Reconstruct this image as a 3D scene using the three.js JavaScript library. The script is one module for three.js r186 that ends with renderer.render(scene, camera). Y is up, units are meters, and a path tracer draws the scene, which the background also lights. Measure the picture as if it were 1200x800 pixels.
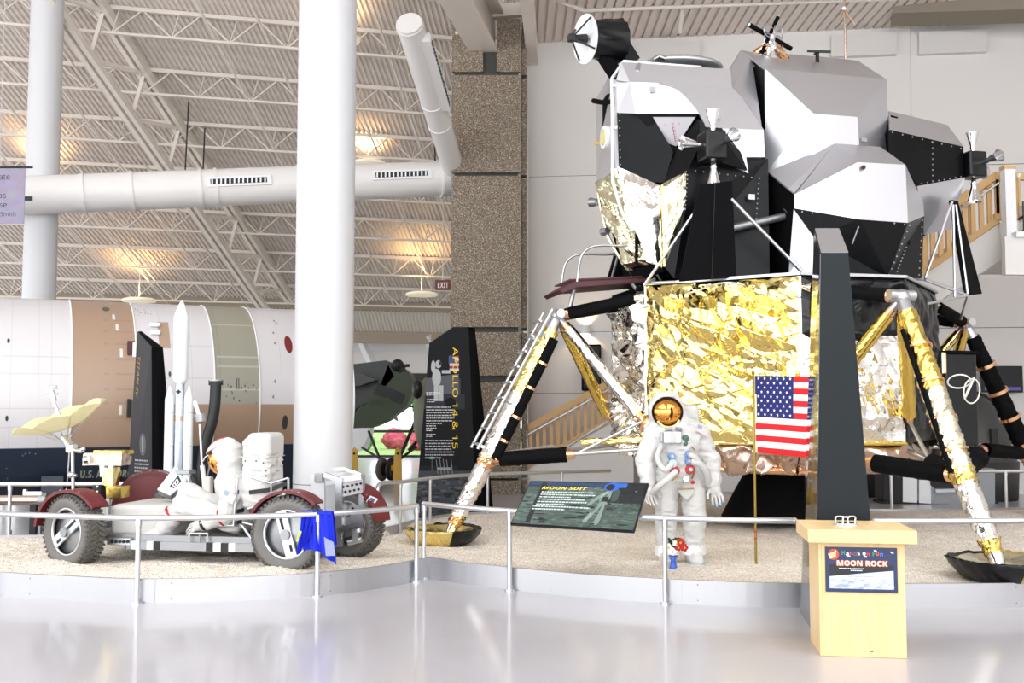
import * as THREE from 'three';
import { mergeGeometries, mergeVertices } from 'three/addons/utils/BufferGeometryUtils.js';
import { RoundedBoxGeometry } from 'three/addons/geometries/RoundedBoxGeometry.js';
import { ConvexGeometry } from 'three/addons/geometries/ConvexGeometry.js';
import { RectAreaLightUniformsLib } from 'three/addons/lights/RectAreaLightUniformsLib.js';

// ---------------------------------------------------------------- camera, sky, exposure
const scene = new THREE.Scene();
const FOCAL = 1200, EYE = 1.85, PITCH = Math.atan(76 / 1200);
const camera = new THREE.PerspectiveCamera(2 * Math.atan(400 / FOCAL) * 180 / Math.PI, 1.5, 0.1, 300);
camera.position.set(0, EYE, 0);
camera.rotation.set(PITCH, 0, 0);
scene.background = new THREE.Color().setRGB(0.92, 0.97, 1.0);
scene.backgroundIntensity = 6.5;
const renderer = new THREE.WebGLRenderer({ antialias: true });
renderer.toneMapping = THREE.LinearToneMapping;
renderer.toneMappingExposure = 0.49;
renderer.shadowMap.enabled = true;
RectAreaLightUniformsLib.init();
// daylight entering through the glass wall opposite the exhibits, one soft source in each bay
function daylight(x, y, z, w, h, ry, power, down) {
  const l = new THREE.RectAreaLight(new THREE.Color().setRGB(0.975, 0.985, 1.0), power, w, h);
  l.position.set(x, y, z); l.rotation.y = ry; if (down) l.rotation.x = -Math.PI / 2; scene.add(l);
}
for (const x of [-18, -9, 0, 9]) daylight(x + 0.5, 5.6, 13.4, 8.4, 9.2, 0, 5.4);
daylight(-23.6, 5.0, 2, 14, 8, -Math.PI / 2, 5.0);
daylight(-23.6, 2.2, -23, 18, 3.6, -Math.PI / 2, 9.0);  // added fill for the far end, set at the invented side glazing
// added overhead fill, set under invented roof lights out of view
daylight(-9, 13.3, 1, 13.6, 15.6, 0, 3.6, true);
daylight(7.5, 9.95, -0.5, 10.6, 12.6, 0, 3.8, true);

// ---------------------------------------------------------------- helpers
let seed = 7;
const rnd = () => { seed = (seed * 1664525 + 1013904223) >>> 0; return seed / 4294967296; };
const rr = (a, b) => a + (b - a) * rnd();
const V = (x, y, z) => new THREE.Vector3(x, y, z);
const RAD = Math.PI / 180;
function rayDir(px, py) {
  const u = (px - 600) / FOCAL, v = (400 - py) / FOCAL;
  return V(u, v * Math.cos(PITCH) + Math.sin(PITCH), -(Math.cos(PITCH) - v * Math.sin(PITCH)));
}
const EYEP = V(0, EYE, 0);
const at = (px, py, d) => { const r = rayDir(px, py); return r.multiplyScalar(d / -r.z).add(EYEP); };
const onGround = (px, py, h = 0) => { const r = rayDir(px, py); return r.multiplyScalar((h - EYE) / r.y).add(EYEP); };

// value noise
function hash3(x, y, z) { let h = (x * 374761393 + y * 668265263 + z * 2147483647) | 0; h = Math.imul(h ^ (h >>> 13), 1274126177); return ((h ^ (h >>> 16)) >>> 0) / 4294967296; }
function noise3(x, y, z) {
  const xi = Math.floor(x), yi = Math.floor(y), zi = Math.floor(z);
  let u = x - xi, v = y - yi, w = z - zi; u = u * u * (3 - 2 * u); v = v * v * (3 - 2 * v); w = w * w * (3 - 2 * w);
  const L = (a, b, t) => a + (b - a) * t, H = (a, b, c) => hash3(xi + a, yi + b, zi + c);
  return L(L(L(H(0, 0, 0), H(1, 0, 0), u), L(H(0, 1, 0), H(1, 1, 0), u), v), L(L(H(0, 0, 1), H(1, 0, 1), u), L(H(0, 1, 1), H(1, 1, 1), u), v), w) * 2 - 1;
}
const fbm = (x, y, z, o = 4) => { let s = 0, a = 0.5; for (let i = 0; i < o; i++) { s += a * noise3(x, y, z); x *= 2.03; y *= 2.03; z *= 2.03; a *= 0.5; } return s; };

// names, things
const taken = {};
function numbered(n) { const k = taken[n] = (taken[n] ?? -1) + 1; return k ? n + '_' + String(k).padStart(3, '0') : n; }
function shade(o) { o.castShadow = true; o.receiveShadow = true; return o; }
function mesh(name, geo, m, parent) { const o = shade(new THREE.Mesh(geo, m)); o.name = name; parent.add(o); return o; }
function tag(o, label, category, group) { o.userData.label = label; o.userData.category = category; if (group) o.userData.group = group; return o; }
function thing(name, label, category, p = [0, 0, 0], ry = 0, group) {
  const o = new THREE.Group(); o.name = numbered(name); scene.add(o); o.position.set(...p); o.rotation.y = ry; return tag(o, label, category, group);
}
function single(name, geo, m, label, category, group) { const o = mesh(numbered(name), geo, m, scene); return tag(o, label, category, group); }
function struct(name, geo, m) { const o = geo ? shade(new THREE.Mesh(geo, m)) : new THREE.Group(); o.name = name; o.userData.kind = 'structure'; scene.add(o); return o; }
const small = o => { o.userData.kind = 'stuff'; return o; };   // rivets, lugs and holes too small to pick apart
function part(name, parent) { const o = new THREE.Group(); o.name = name; parent.add(o); return o; }

// geometries
function plain(g) { g = g.index ? g.toNonIndexed() : g; for (const k of Object.keys(g.attributes)) if (!['position', 'normal', 'uv'].includes(k)) g.deleteAttribute(k);
  if (!g.attributes.uv) g.setAttribute('uv', new THREE.BufferAttribute(new Float32Array(g.attributes.position.count * 2), 2));
  if (!g.attributes.normal) g.computeVertexNormals(); return g; }
const join = (...gs) => mergeGeometries(gs.flat().map(plain));
const box = (w, h, d, x = 0, y = 0, z = 0, rx = 0, ry = 0, rz = 0) => { const g = new THREE.BoxGeometry(w, h, d); if (rx) g.rotateX(rx); if (ry) g.rotateY(ry); if (rz) g.rotateZ(rz); return g.translate(x, y, z); };
const rbox = (w, h, d, r, x = 0, y = 0, z = 0, rx = 0, ry = 0, rz = 0) => { const g = new RoundedBoxGeometry(w, h, d, 2, Math.min(r, w / 2.01, h / 2.01, d / 2.01)); if (rx) g.rotateX(rx); if (ry) g.rotateY(ry); if (rz) g.rotateZ(rz); return g.translate(x, y, z); };
function align(g, p, q) { const d = q.clone().sub(p); g.applyQuaternion(new THREE.Quaternion().setFromUnitVectors(V(0, 1, 0), d.clone().normalize())); const m = p.clone().add(q).multiplyScalar(0.5); return g.translate(m.x, m.y, m.z); }
const cyl = (p, q, r1, r2 = r1, seg = 12) => align(new THREE.CylinderGeometry(r2, r1, p.distanceTo(q), seg), p, q);
// square bar from p to q: width w sideways, height h
function bar(p, q, w, h = w) {
  const d = q.clone().sub(p), L = d.length(); d.normalize();
  let up = Math.abs(d.y) > 0.98 ? V(0, 0, 1) : V(0, 1, 0); const side = d.clone().cross(up).normalize(); up = side.clone().cross(d).normalize();
  const g = new THREE.BoxGeometry(w, h, L); g.applyMatrix4(new THREE.Matrix4().makeBasis(side, up, d.clone().negate())); const m = p.clone().add(q).multiplyScalar(0.5); return g.translate(m.x, m.y, m.z);
}
const tube = (pts, r, seg = 40, rs = 10, closed = false) => new THREE.TubeGeometry(new THREE.CatmullRomCurve3(pts, closed, 'centripetal'), seg, r, rs, closed);
const poly = (pts, r, rs = 8) => join(pts.slice(1).map((q, i) => cyl(pts[i], q, r, r, rs)), pts.slice(1, -1).map(p => new THREE.SphereGeometry(r, rs, 6).translate(p.x, p.y, p.z)));
const lathe = (prof, seg = 32) => new THREE.LatheGeometry(prof.map(a => new THREE.Vector2(a[0], a[1])), seg);
const sph = (r, x = 0, y = 0, z = 0, sx = 1, sy = 1, sz = 1, n = 20) => new THREE.SphereGeometry(r, n, Math.round(n * 0.7)).scale(sx, sy, sz).translate(x, y, z);
function soup(tris, uvs) { const g = new THREE.BufferGeometry(); g.setAttribute('position', new THREE.Float32BufferAttribute(tris.flatMap(v => [v.x, v.y, v.z]), 3)); g.setAttribute('uv', new THREE.Float32BufferAttribute(uvs ? uvs.flat() : new Float32Array(tris.length * 2), 2)); g.computeVertexNormals(); return g; }
// flat panel with thickness through 3D points; its front faces `towards`
function panelGeo(pts, towards, th = 0.02) {
  const c = pts.reduce((a, p) => a.add(p), V(0, 0, 0)).multiplyScalar(1 / pts.length), n = V(0, 0, 0);
  for (let i = 0; i < pts.length; i++) n.add(pts[i].clone().sub(c).cross(pts[(i + 1) % pts.length].clone().sub(c)));
  n.normalize(); if (n.dot(towards.clone().sub(c)) < 0) { pts = pts.slice().reverse(); n.negate(); }
  const back = pts.map(p => p.clone().addScaledVector(n, -th)), t = [];
  const tri = THREE.ShapeUtils.triangulateShape(flat2(pts, n), []);
  for (const [a, b, d] of tri) { const nn = pts[b].clone().sub(pts[a]).cross(pts[d].clone().sub(pts[a])); const f = nn.dot(n) > 0; t.push(...(f ? [pts[a], pts[b], pts[d]] : [pts[a], pts[d], pts[b]])); t.push(...(f ? [back[a], back[d], back[b]] : [back[a], back[b], back[d]])); }
  for (let i = 0; i < pts.length; i++) { const j = (i + 1) % pts.length; t.push(pts[i], back[i], back[j], pts[i], back[j], pts[j]); }
  return boxUV(soup(t));
}
function basis(n) { const a = Math.abs(n.y) < 0.9 ? V(0, 1, 0) : V(0, 0, -1); const u = a.cross(n).normalize(); return [u, n.clone().cross(u)]; }
function flat2(pts, n) { const [u, v] = basis(n); return pts.map(p => new THREE.Vector2(p.dot(u), p.dot(v))); }
function boxUV(g, s = 1) {
  const P = g.attributes.position, N = g.attributes.normal, uv = new Float32Array(P.count * 2);
  for (let i = 0; i < P.count; i++) { const ax = Math.abs(N.getX(i)), ay = Math.abs(N.getY(i)), az = Math.abs(N.getZ(i)), x = P.getX(i), y = P.getY(i), z = P.getZ(i);
    const [a, b] = ay > ax && ay > az ? [x, z] : ax > az ? [z, y] : [x, y]; uv[2 * i] = a * s; uv[2 * i + 1] = b * s; }
  g.setAttribute('uv', new THREE.BufferAttribute(uv, 2)); return g;
}
// extruded outline in the xy plane, depth along z from z0
function extrude(pts, depth, z0 = 0, bevel = 0) { const s = new THREE.Shape(pts.map(p => new THREE.Vector2(p[0], p[1])));
  return new THREE.ExtrudeGeometry(s, { depth: depth - 2 * bevel, bevelEnabled: bevel > 0, bevelSize: bevel, bevelThickness: bevel, bevelSegments: 1, bevelOffset: -bevel, steps: 1, curveSegments: 16 }).translate(0, 0, z0 + bevel); }
// grid surface from f(i/nx, j/ny) -> Vector3
function grid(nx, ny, f, uvf) {
  const pos = [], uv = [], idx = [];
  for (let j = 0; j <= ny; j++) for (let i = 0; i <= nx; i++) { const a = i / nx, b = j / ny, p = f(a, b); pos.push(p.x, p.y, p.z); uv.push(...(uvf ? uvf(a, b, p) : [a, b])); }
  for (let j = 0; j < ny; j++) for (let i = 0; i < nx; i++) { const a = j * (nx + 1) + i, b = a + 1, c = a + nx + 1, d = c + 1; idx.push(a, b, d, a, d, c); }
  const g = new THREE.BufferGeometry(); g.setAttribute('position', new THREE.Float32BufferAttribute(pos, 3)); g.setAttribute('uv', new THREE.Float32BufferAttribute(uv, 2)); g.setIndex(idx); g.computeVertexNormals(); return g;
}
// crumpled foil height: sharp creases at several scales plus long folds
function crumple(x, y, s) {
  const fold = (k, a, b, off) => { const t = 3.2 * noise3(x * k + off, y * k, s + off), c = Math.cos(t), n = Math.sin(t), u = x * c + y * n, v = y * c - x * n; return Math.abs(noise3(u * a + off, v * b, s + off)); };
  let h = 0.085 * fold(0.55, 3.0, 0.8, 0.3) + 0.055 * fold(0.8, 4.4, 1.5, 4.1);
  h += 0.034 * fold(1.3, 7.5, 2.6, 8.2) + 0.018 * Math.abs(noise3(x * 9 - y * 4, y * 7 + x * 3, s + 5));
  h += 0.008 * Math.abs(noise3(x * 19, y * 18, s + 11));
  return h;
}
// crumpled sheet made of small tilted facets that meet in straight creases
function facet(x, y, cell, s, beta, tilt) {
  const gx = x / cell, gy = y / cell, ix = Math.floor(gx), iy = Math.floor(gy); let best = -9;
  for (let a = -1; a <= 1; a++) for (let b = -1; b <= 1; b++) { const cx = ix + a, cy = iy + b, dx = gx - (cx + 0.1 + 0.8 * hash3(cx, cy, s)), dy = gy - (cy + 0.1 + 0.8 * hash3(cx, cy, s + 50)); const v = 0.3 * hash3(cx, cy, s + 90) + tilt * 2 * ((hash3(cx, cy, s + 130) - 0.5) * dx + (hash3(cx, cy, s + 170) - 0.5) * dy) - beta * (dx * dx + dy * dy); if (v > best) best = v; }
  return best * cell;
}
function sheet(x, y, s) {
  const k = Math.floor(s * 10), w = 0.03 * noise3(x * 3, y * 3, s), u = x * 0.62 + y * 0.78 + w, v = y * 0.62 - x * 0.78, p = x * 0.92 - y * 0.39, q = y * 0.92 + x * 0.39 - w;
  const mask = o => { const m = 0.5 + 1.6 * noise3(x * 1.7 + o, y * 1.7 - o, s + o); return m < 0 ? 0 : m > 1 ? 1 : m; };   // long straight folds run different ways in different places
  let h = mask(1.3) * facet(u * 2.6, v * 0.5, 0.36, k, 0.3, 0.5) * 0.6 - mask(5.1) * facet(p * 0.42, q * 2.4, 0.34, k + 7, 0.3, 0.5) * 0.6 + mask(9.7) * facet((x * 0.97 + y * 0.22) * 2.8, (y * 0.97 - x * 0.22) * 0.5, 0.34, k + 11, 0.3, 0.5) * 0.6;
  h += facet(x * 1.15 + y * 0.4, y * 0.9 - x * 0.3, 0.2, k + 13, 0.3, 0.6) * 0.5 - facet(u * 1.5, v, 0.085, k + 17, 0.26, 0.5) * 0.42;
  return h;
}
// foil sheet over a 3D quad (p00 bottom left, p10, p11, p01), crumpled along its normal
function foilQuad(p00, p10, p11, p01, s, amp = 1, step = 0.014, drop) {
  const w = Math.max(p00.distanceTo(p10), p01.distanceTo(p11)), h = Math.max(p00.distanceTo(p01), p10.distanceTo(p11));
  const n = p10.clone().sub(p00).cross(p01.clone().sub(p00)); if (n.lengthSq() < 1e-9) n.copy(p11.clone().sub(p10).cross(p01.clone().sub(p10))); n.normalize();
  const nx = Math.max(4, Math.round(w / step)), ny = Math.max(4, Math.round(h / step));
  return grid(nx, ny, (a, b) => { const p = p00.clone().lerp(p10, a).lerp(p01.clone().lerp(p11, a), b); const e = Math.min(1, 14 * Math.min(a, 1 - a, b, 1 - b));
    return p.addScaledVector(n, (sheet(a * w + s, b * h + s * 1.7, s) * amp + 0.045) * (0.25 + 0.75 * e)); });
}
// strut wrapped in foil
function foilTube(p, q, r1, r2, s, amp = 0.25, seg = 26) {
  const L = p.distanceTo(q), n = Math.max(8, Math.round(L / 0.03));
  const g = new THREE.CylinderGeometry(1, 1, L, seg, n, true), P = g.attributes.position;
  for (let i = 0; i < P.count; i++) { const t = P.getY(i) / L + 0.5, r = r1 + (r2 - r1) * t, a = Math.atan2(P.getZ(i), P.getX(i)), y = t * L;
    const k = r * (1 + amp * (crumple(Math.cos(a) * 0.5 + s, y * 1.3 + Math.sin(a) * 0.5, s) * 9 - 0.9)); P.setXYZ(i, Math.cos(a) * k, P.getY(i), Math.sin(a) * k); }
  g.computeVertexNormals(); return align(g, p, q);
}
// signed-distance body meshed with surface nets
function netMesh(f, lo, hi, cell) {
  const n = [0, 1, 2].map(i => Math.ceil((hi[i] - lo[i]) / cell) + 1), [nx, ny, nz] = n, F = new Float32Array(nx * ny * nz), id = new Int32Array(nx * ny * nz).fill(-1);
  const I = (x, y, z) => x + nx * (y + ny * z);
  const B = 6, far = cell * B * 0.87 + 0.05;     // whole blocks far from the surface take one value
  for (let Z = 0; Z < nz; Z += B) for (let Y = 0; Y < ny; Y += B) for (let X = 0; X < nx; X += B) {
    const h = (B - 1) / 2, v0 = f(lo[0] + (X + h) * cell, lo[1] + (Y + h) * cell, lo[2] + (Z + h) * cell), skip = Math.abs(v0) > far;
    for (let z = Z; z < Math.min(nz, Z + B); z++) for (let y = Y; y < Math.min(ny, Y + B); y++) for (let x = X; x < Math.min(nx, X + B); x++) F[I(x, y, z)] = skip ? v0 : f(lo[0] + x * cell, lo[1] + y * cell, lo[2] + z * cell);
  }
  const pos = [], idx = [];
  for (let z = 0; z < nz - 1; z++) for (let y = 0; y < ny - 1; y++) for (let x = 0; x < nx - 1; x++) {
    let m = 0, c = 0, sx = 0, sy = 0, sz = 0; const g = [];
    for (let k = 0; k < 8; k++) { const v = F[I(x + (k & 1), y + (k >> 1 & 1), z + (k >> 2))]; g.push(v); if (v < 0) m |= 1 << k; }
    if (m === 0 || m === 255) continue;
    for (let a = 0; a < 8; a++) for (const b of [1, 2, 4]) { if (a & b) continue; const va = g[a], vb = g[a | b]; if ((va < 0) === (vb < 0)) continue; const t = va / (va - vb); sx += (a & 1) + (b === 1 ? t : 0); sy += (a >> 1 & 1) + (b === 2 ? t : 0); sz += (a >> 2) + (b === 4 ? t : 0); c++; }
    id[I(x, y, z)] = pos.length / 3; pos.push(lo[0] + (x + sx / c) * cell, lo[1] + (y + sy / c) * cell, lo[2] + (z + sz / c) * cell);
  }
  const quad = (a, b, c, d, s) => s ? idx.push(a, b, c, a, c, d) : idx.push(a, c, b, a, d, c);
  for (let z = 1; z < nz - 1; z++) for (let y = 1; y < ny - 1; y++) for (let x = 1; x < nx - 1; x++) {
    const s = F[I(x, y, z)] < 0;
    if (s !== (F[I(x + 1, y, z)] < 0)) quad(id[I(x, y - 1, z - 1)], id[I(x, y, z - 1)], id[I(x, y, z)], id[I(x, y - 1, z)], s);
    if (s !== (F[I(x, y + 1, z)] < 0)) quad(id[I(x - 1, y, z - 1)], id[I(x - 1, y, z)], id[I(x, y, z)], id[I(x, y, z - 1)], s);
    if (s !== (F[I(x, y, z + 1)] < 0)) quad(id[I(x - 1, y - 1, z)], id[I(x, y - 1, z)], id[I(x, y, z)], id[I(x - 1, y, z)], s);
  }
  const g = new THREE.BufferGeometry(); g.setAttribute('position', new THREE.Float32BufferAttribute(pos, 3)); g.setIndex(idx); g.computeVertexNormals();
  g.setAttribute('uv', new THREE.BufferAttribute(new Float32Array(pos.length / 3 * 2), 2)); return boxUV(g);
}
function capsule(x, y, z, a, b, ra, rb) { const bx = b[0] - a[0], by = b[1] - a[1], bz = b[2] - a[2], px = x - a[0], py = y - a[1], pz = z - a[2]; let t = (px * bx + py * by + pz * bz) / (bx * bx + by * by + bz * bz || 1e-9); t = t < 0 ? 0 : t > 1 ? 1 : t; return Math.hypot(px - t * bx, py - t * by, pz - t * bz) - (ra + (rb - ra) * t); }
const smin = (a, b, k) => { const h = Math.max(k - Math.abs(a - b), 0) / k; return Math.min(a, b) - h * h * k * 0.25; };

// ---------------------------------------------------------------- textures and materials
function dataTex(n, f, srgb = true, rep = 1) {
  const d = new Uint8Array(n * n * 4); for (let y = 0; y < n; y++) for (let x = 0; x < n; x++) { const c = f(x / n, y / n, x, y), k = 4 * (y * n + x); d[k] = c[0]; d[k + 1] = c[1]; d[k + 2] = c[2]; d[k + 3] = 255; }
  const t = new THREE.DataTexture(d, n, n); t.wrapS = t.wrapT = THREE.RepeatWrapping; t.magFilter = THREE.LinearFilter; t.minFilter = THREE.LinearMipmapLinearFilter; t.generateMipmaps = true; if (srgb) t.colorSpace = THREE.SRGBColorSpace; t.repeat.set(rep, rep); t.needsUpdate = true; return t;
}
// tiling noise on a unit square
const tn = (u, v, f, s) => { const a = 2 * Math.PI * u, b = 2 * Math.PI * v, R = f / 6.283; return 0.5 * (noise3(Math.cos(a) * R + s, Math.sin(a) * R + 3.1, Math.cos(b) * R + s) + noise3(Math.cos(a) * R - s, Math.sin(b) * R + 7.7, Math.sin(a) * R + Math.cos(b) * R)); };
const c8 = v => Math.max(0, Math.min(255, v));
function canvasTex(w, h, draw) { const c = document.createElement('canvas'); c.width = w; c.height = h; const g = c.getContext('2d'); draw(g, w, h); const t = new THREE.CanvasTexture(c); t.colorSpace = THREE.SRGBColorSpace; t.anisotropy = 8; return t; }
const S = (color, roughness = 0.6, metalness = 0, o = {}) => new THREE.MeshStandardMaterial({ color, roughness, metalness, ...o });
const P = (color, roughness, metalness, o) => new THREE.MeshPhysicalMaterial({ color, roughness, metalness, ...o });

const grainBump = dataTex(256, (u, v, x, y) => { const k = 128 + 60 * (hash3(x, y, 5) - 0.5) + 80 * tn(u, v, 60, 2.2); return [k, k, k]; }, false);
const sandTex = dataTex(1024, (u, v, x, y) => { const a = hash3(x, y, 1), b = hash3(x >> 1, y >> 1, 2), q = 10 * tn(u, v, 7, 1.3) + 9 * tn(u, v, 22, 4.4); let k = 218 + 44 * (a - 0.5) + 50 * (b - 0.5) + q; if (b < 0.05) k -= 70; if (b > 0.965) k += 30; return [c8(k + 4), c8(k - 7), c8(k - 21)]; });
const sandBump = dataTex(512, (u, v, x, y) => { const k = 128 + 110 * (hash3(x >> 1, y >> 1, 8) - 0.5) + 60 * tn(u, v, 50, 6.1); return [c8(k), c8(k), c8(k)]; }, false);
const stoneTex = dataTex(1024, (u, v, x, y) => {   // exposed-aggregate concrete: pebbles of several colours
  let best = 9, id = 0; const n = 128, gx = u * n, gy = v * n, ix = Math.floor(gx), iy = Math.floor(gy);
  for (let a = -1; a <= 1; a++) for (let b = -1; b <= 1; b++) { const cx = (ix + a + n) % n, cy = (iy + b + n) % n, dx = ix + a + hash3(cx, cy, 31) - gx, dy = iy + b + hash3(cx, cy, 32) - gy, d = dx * dx + dy * dy; if (d < best) { best = d; id = cx * n + cy; } }
  const t = hash3(id, 3, 3), e = Math.sqrt(best) > 0.52 ? 0.84 : 1, w = 0.9 + 0.24 * hash3(id, 5, 5) + 0.1 * (hash3(x, y, 6) - 0.5);
  const c = t < 0.3 ? [140, 130, 114] : t < 0.5 ? [120, 112, 100] : t < 0.63 ? [168, 160, 146] : t < 0.76 ? [140, 98, 76] : t < 0.86 ? [92, 86, 80] : t < 0.95 ? [150, 136, 112] : [206, 200, 190];
  return c.map(k => c8(k * w * e)); });
const woodTex = dataTex(512, (u, v) => { const g = 0.5 + 0.5 * Math.sin(40 * u + 6 * tn(u, v, 3, 1.1) + 14 * tn(u, v * 0.2, 5, 8)); const k = 1 - 0.035 * g - 0.025 * tn(u * 4 % 1, v, 30, 3); return [c8(228 * k), c8(194 * k), c8(140 * k)]; });
const fabricBump = dataTex(256, (u, v, x, y) => { const k = 128 + 40 * Math.sin(x * 0.8) * Math.sin(y * 0.8) + 60 * tn(u, v, 6, 2); return [c8(k), c8(k), c8(k)]; }, false);
const scuffRough = dataTex(512, (u, v) => { const k = 150 + 24 * tn(u, v, 5, 3) + 18 * tn(u, v, 17, 9); return [c8(k), c8(k), c8(k)]; }, false);
const brushRough = dataTex(256, (u, v, x, y) => { const k = 150 + 60 * (hash3(0, y, 4) - 0.5) + 30 * (hash3(x, y, 14) - 0.5); return [k, k, k]; }, false);

const M = {
  white: S(0xeeeef0, 0.55), wall: S(0xe6e2df, 0.85), ceilingWhite: S(0xe6dcd4, 0.7), joist: S(0xe8dfd5, 0.6), brownBeam: S(0xa99c8c, 0.85),
  column: S(0xd1d1d4, 0.42), duct: S(0xe9e6e4, 0.45, 0, { bumpMap: grainBump, bumpScale: 0.0004 }), dark: S(0x1c1c1e, 0.6), black: S(0x0e0e10, 0.45), grille: S(0x2a2a2c, 0.7),
  blackPanel: P(0x08090b, 0.34, 0.0, { specularIntensity: 0.35 }), blackMatte: P(0x0d0d0f, 0.75, 0, { specularIntensity: 0.16 }), blackFoil: P(0x0e0f11, 0.3, 0.0, { specularIntensity: 0.8 }),
  silver: S(0xd0d0d5, 0.33, 0.75), silverWhite: S(0xeff0f2, 0.42, 0.35),
  gold: S(new THREE.Color().setRGB(0.92, 0.76, 0.31), 0.17, 1.0), goldDeep: S(new THREE.Color().setRGB(0.78, 0.56, 0.14), 0.2, 1.0), silverFoil: S(new THREE.Color().setRGB(0.93, 0.90, 0.85), 0.15, 1.0), paleFoil: S(new THREE.Color().setRGB(0.88, 0.84, 0.62), 0.2, 1.0),
  copper: S(new THREE.Color().setRGB(0.86, 0.50, 0.28), 0.22, 1.0), bronzeFoil: S(new THREE.Color().setRGB(0.62, 0.48, 0.40), 0.22, 1.0), chrome: S(0xe6e6e8, 0.14, 1.0), steel: S(0xc9c9cc, 0.28, 1.0), alu: S(0xc6c7cb, 0.34, 0.95, { bumpMap: grainBump, bumpScale: 0.00015 }),
  curbAlu: S(0xb9b8bb, 0.4, 0.85, { bumpMap: grainBump, bumpScale: 0.0002 }), panelWhite: S(0xdedad7, 0.9), aluBright: S(0xd9dade, 0.3, 0.9), greyMetal: S(0x9b9c9e, 0.4, 0.8), rubber: S(0x6d6a67, 0.75, 0, { bumpMap: grainBump, bumpScale: 0.002 }), rubberDark: S(0x57544f, 0.8), maroon: S(0x641a1e, 0.42), maroonDark: S(0x4a1f26, 0.5),
  suit: S(0xcdcbc8, 0.85, 0, { bumpMap: fabricBump, bumpScale: 0.006 }), suitShade: S(0xc4c1bd, 0.8), visor: S(new THREE.Color().setRGB(0.85, 0.38, 0.09), 0.06, 1.0), red: S(0xb3161c, 0.45), blueKnob: S(0x5b78a8, 0.35, 0.3), blueTip: S(0x86b7dc, 0.5),
  oak: S(0xffffff, 0.38, 0, { map: woodTex }), pine: S(0xd6ae78, 0.5), brass: S(0x9a7f3d, 0.3, 0.8), rope: S(0xdedcd6, 0.7), stone: S(0xffffff, 0.9, 0, { map: stoneTex, bumpMap: grainBump, bumpScale: 0.004 }), joint: S(0x4f4d48, 0.9),
  sand: S(0xffffff, 0.97, 0, { map: sandTex, bumpMap: sandBump, bumpScale: 0.006 }), glass: P(0xffffff, 0.02, 0, { transmission: 1, thickness: 0, ior: 1.45 }), mullion: S(0x2c2f30, 0.5), concrete: S(0x8f8577, 0.9, 0, { bumpMap: grainBump, bumpScale: 0.01 }),
  cream: S(0xd9cf9a, 0.65), yellow: S(0xe3b51d, 0.5), standYellow: S(0xd6ab4e, 0.55), green: S(0x3a4430, 0.55), greenGrey: S(0x3c4140, 0.5), olive: S(0x5d5d49, 0.6), navy: S(0x101d30, 0.35), grass: S(0x7f9c55, 0.9), leaf: S(0x5f8445, 0.8), flower: S(0xb34a5c, 0.8), blueCloth: S(0x1228c8, 0.85, 0, { bumpMap: fabricBump, bumpScale: 0.004 }), clothLining: S(0x8b93b8, 0.8), lime: S(0xd7f01c, 0.6),
};
// ================================================================ the hall
const floorMat = P(0xaba8ac, 0.62, 0, { roughnessMap: scuffRough.clone(), clearcoat: 0.4, clearcoatRoughness: 0.1 });
floorMat.roughnessMap.repeat.set(0.25, 0.25); floorMat.roughnessMap.needsUpdate = true;
struct('floor', boxUV(box(60, 0.3, 53.2, -4, -0.15, -10.6)), floorMat);

// ---- sloped roof deck: level direction E1, downhill direction D2 (per metre of depth)
const E1 = V(3.87, 0, -1).normalize(), D2 = V(0.154, -0.463, -1);
const DECK0 = at(450, 411, 37);
const DECKN = E1.clone().cross(D2).normalize();
const onDeck = (px, py) => { const r = rayDir(px, py); return EYEP.clone().addScaledVector(r, DECKN.dot(DECK0.clone().sub(EYEP)) / DECKN.dot(r)); };
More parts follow.
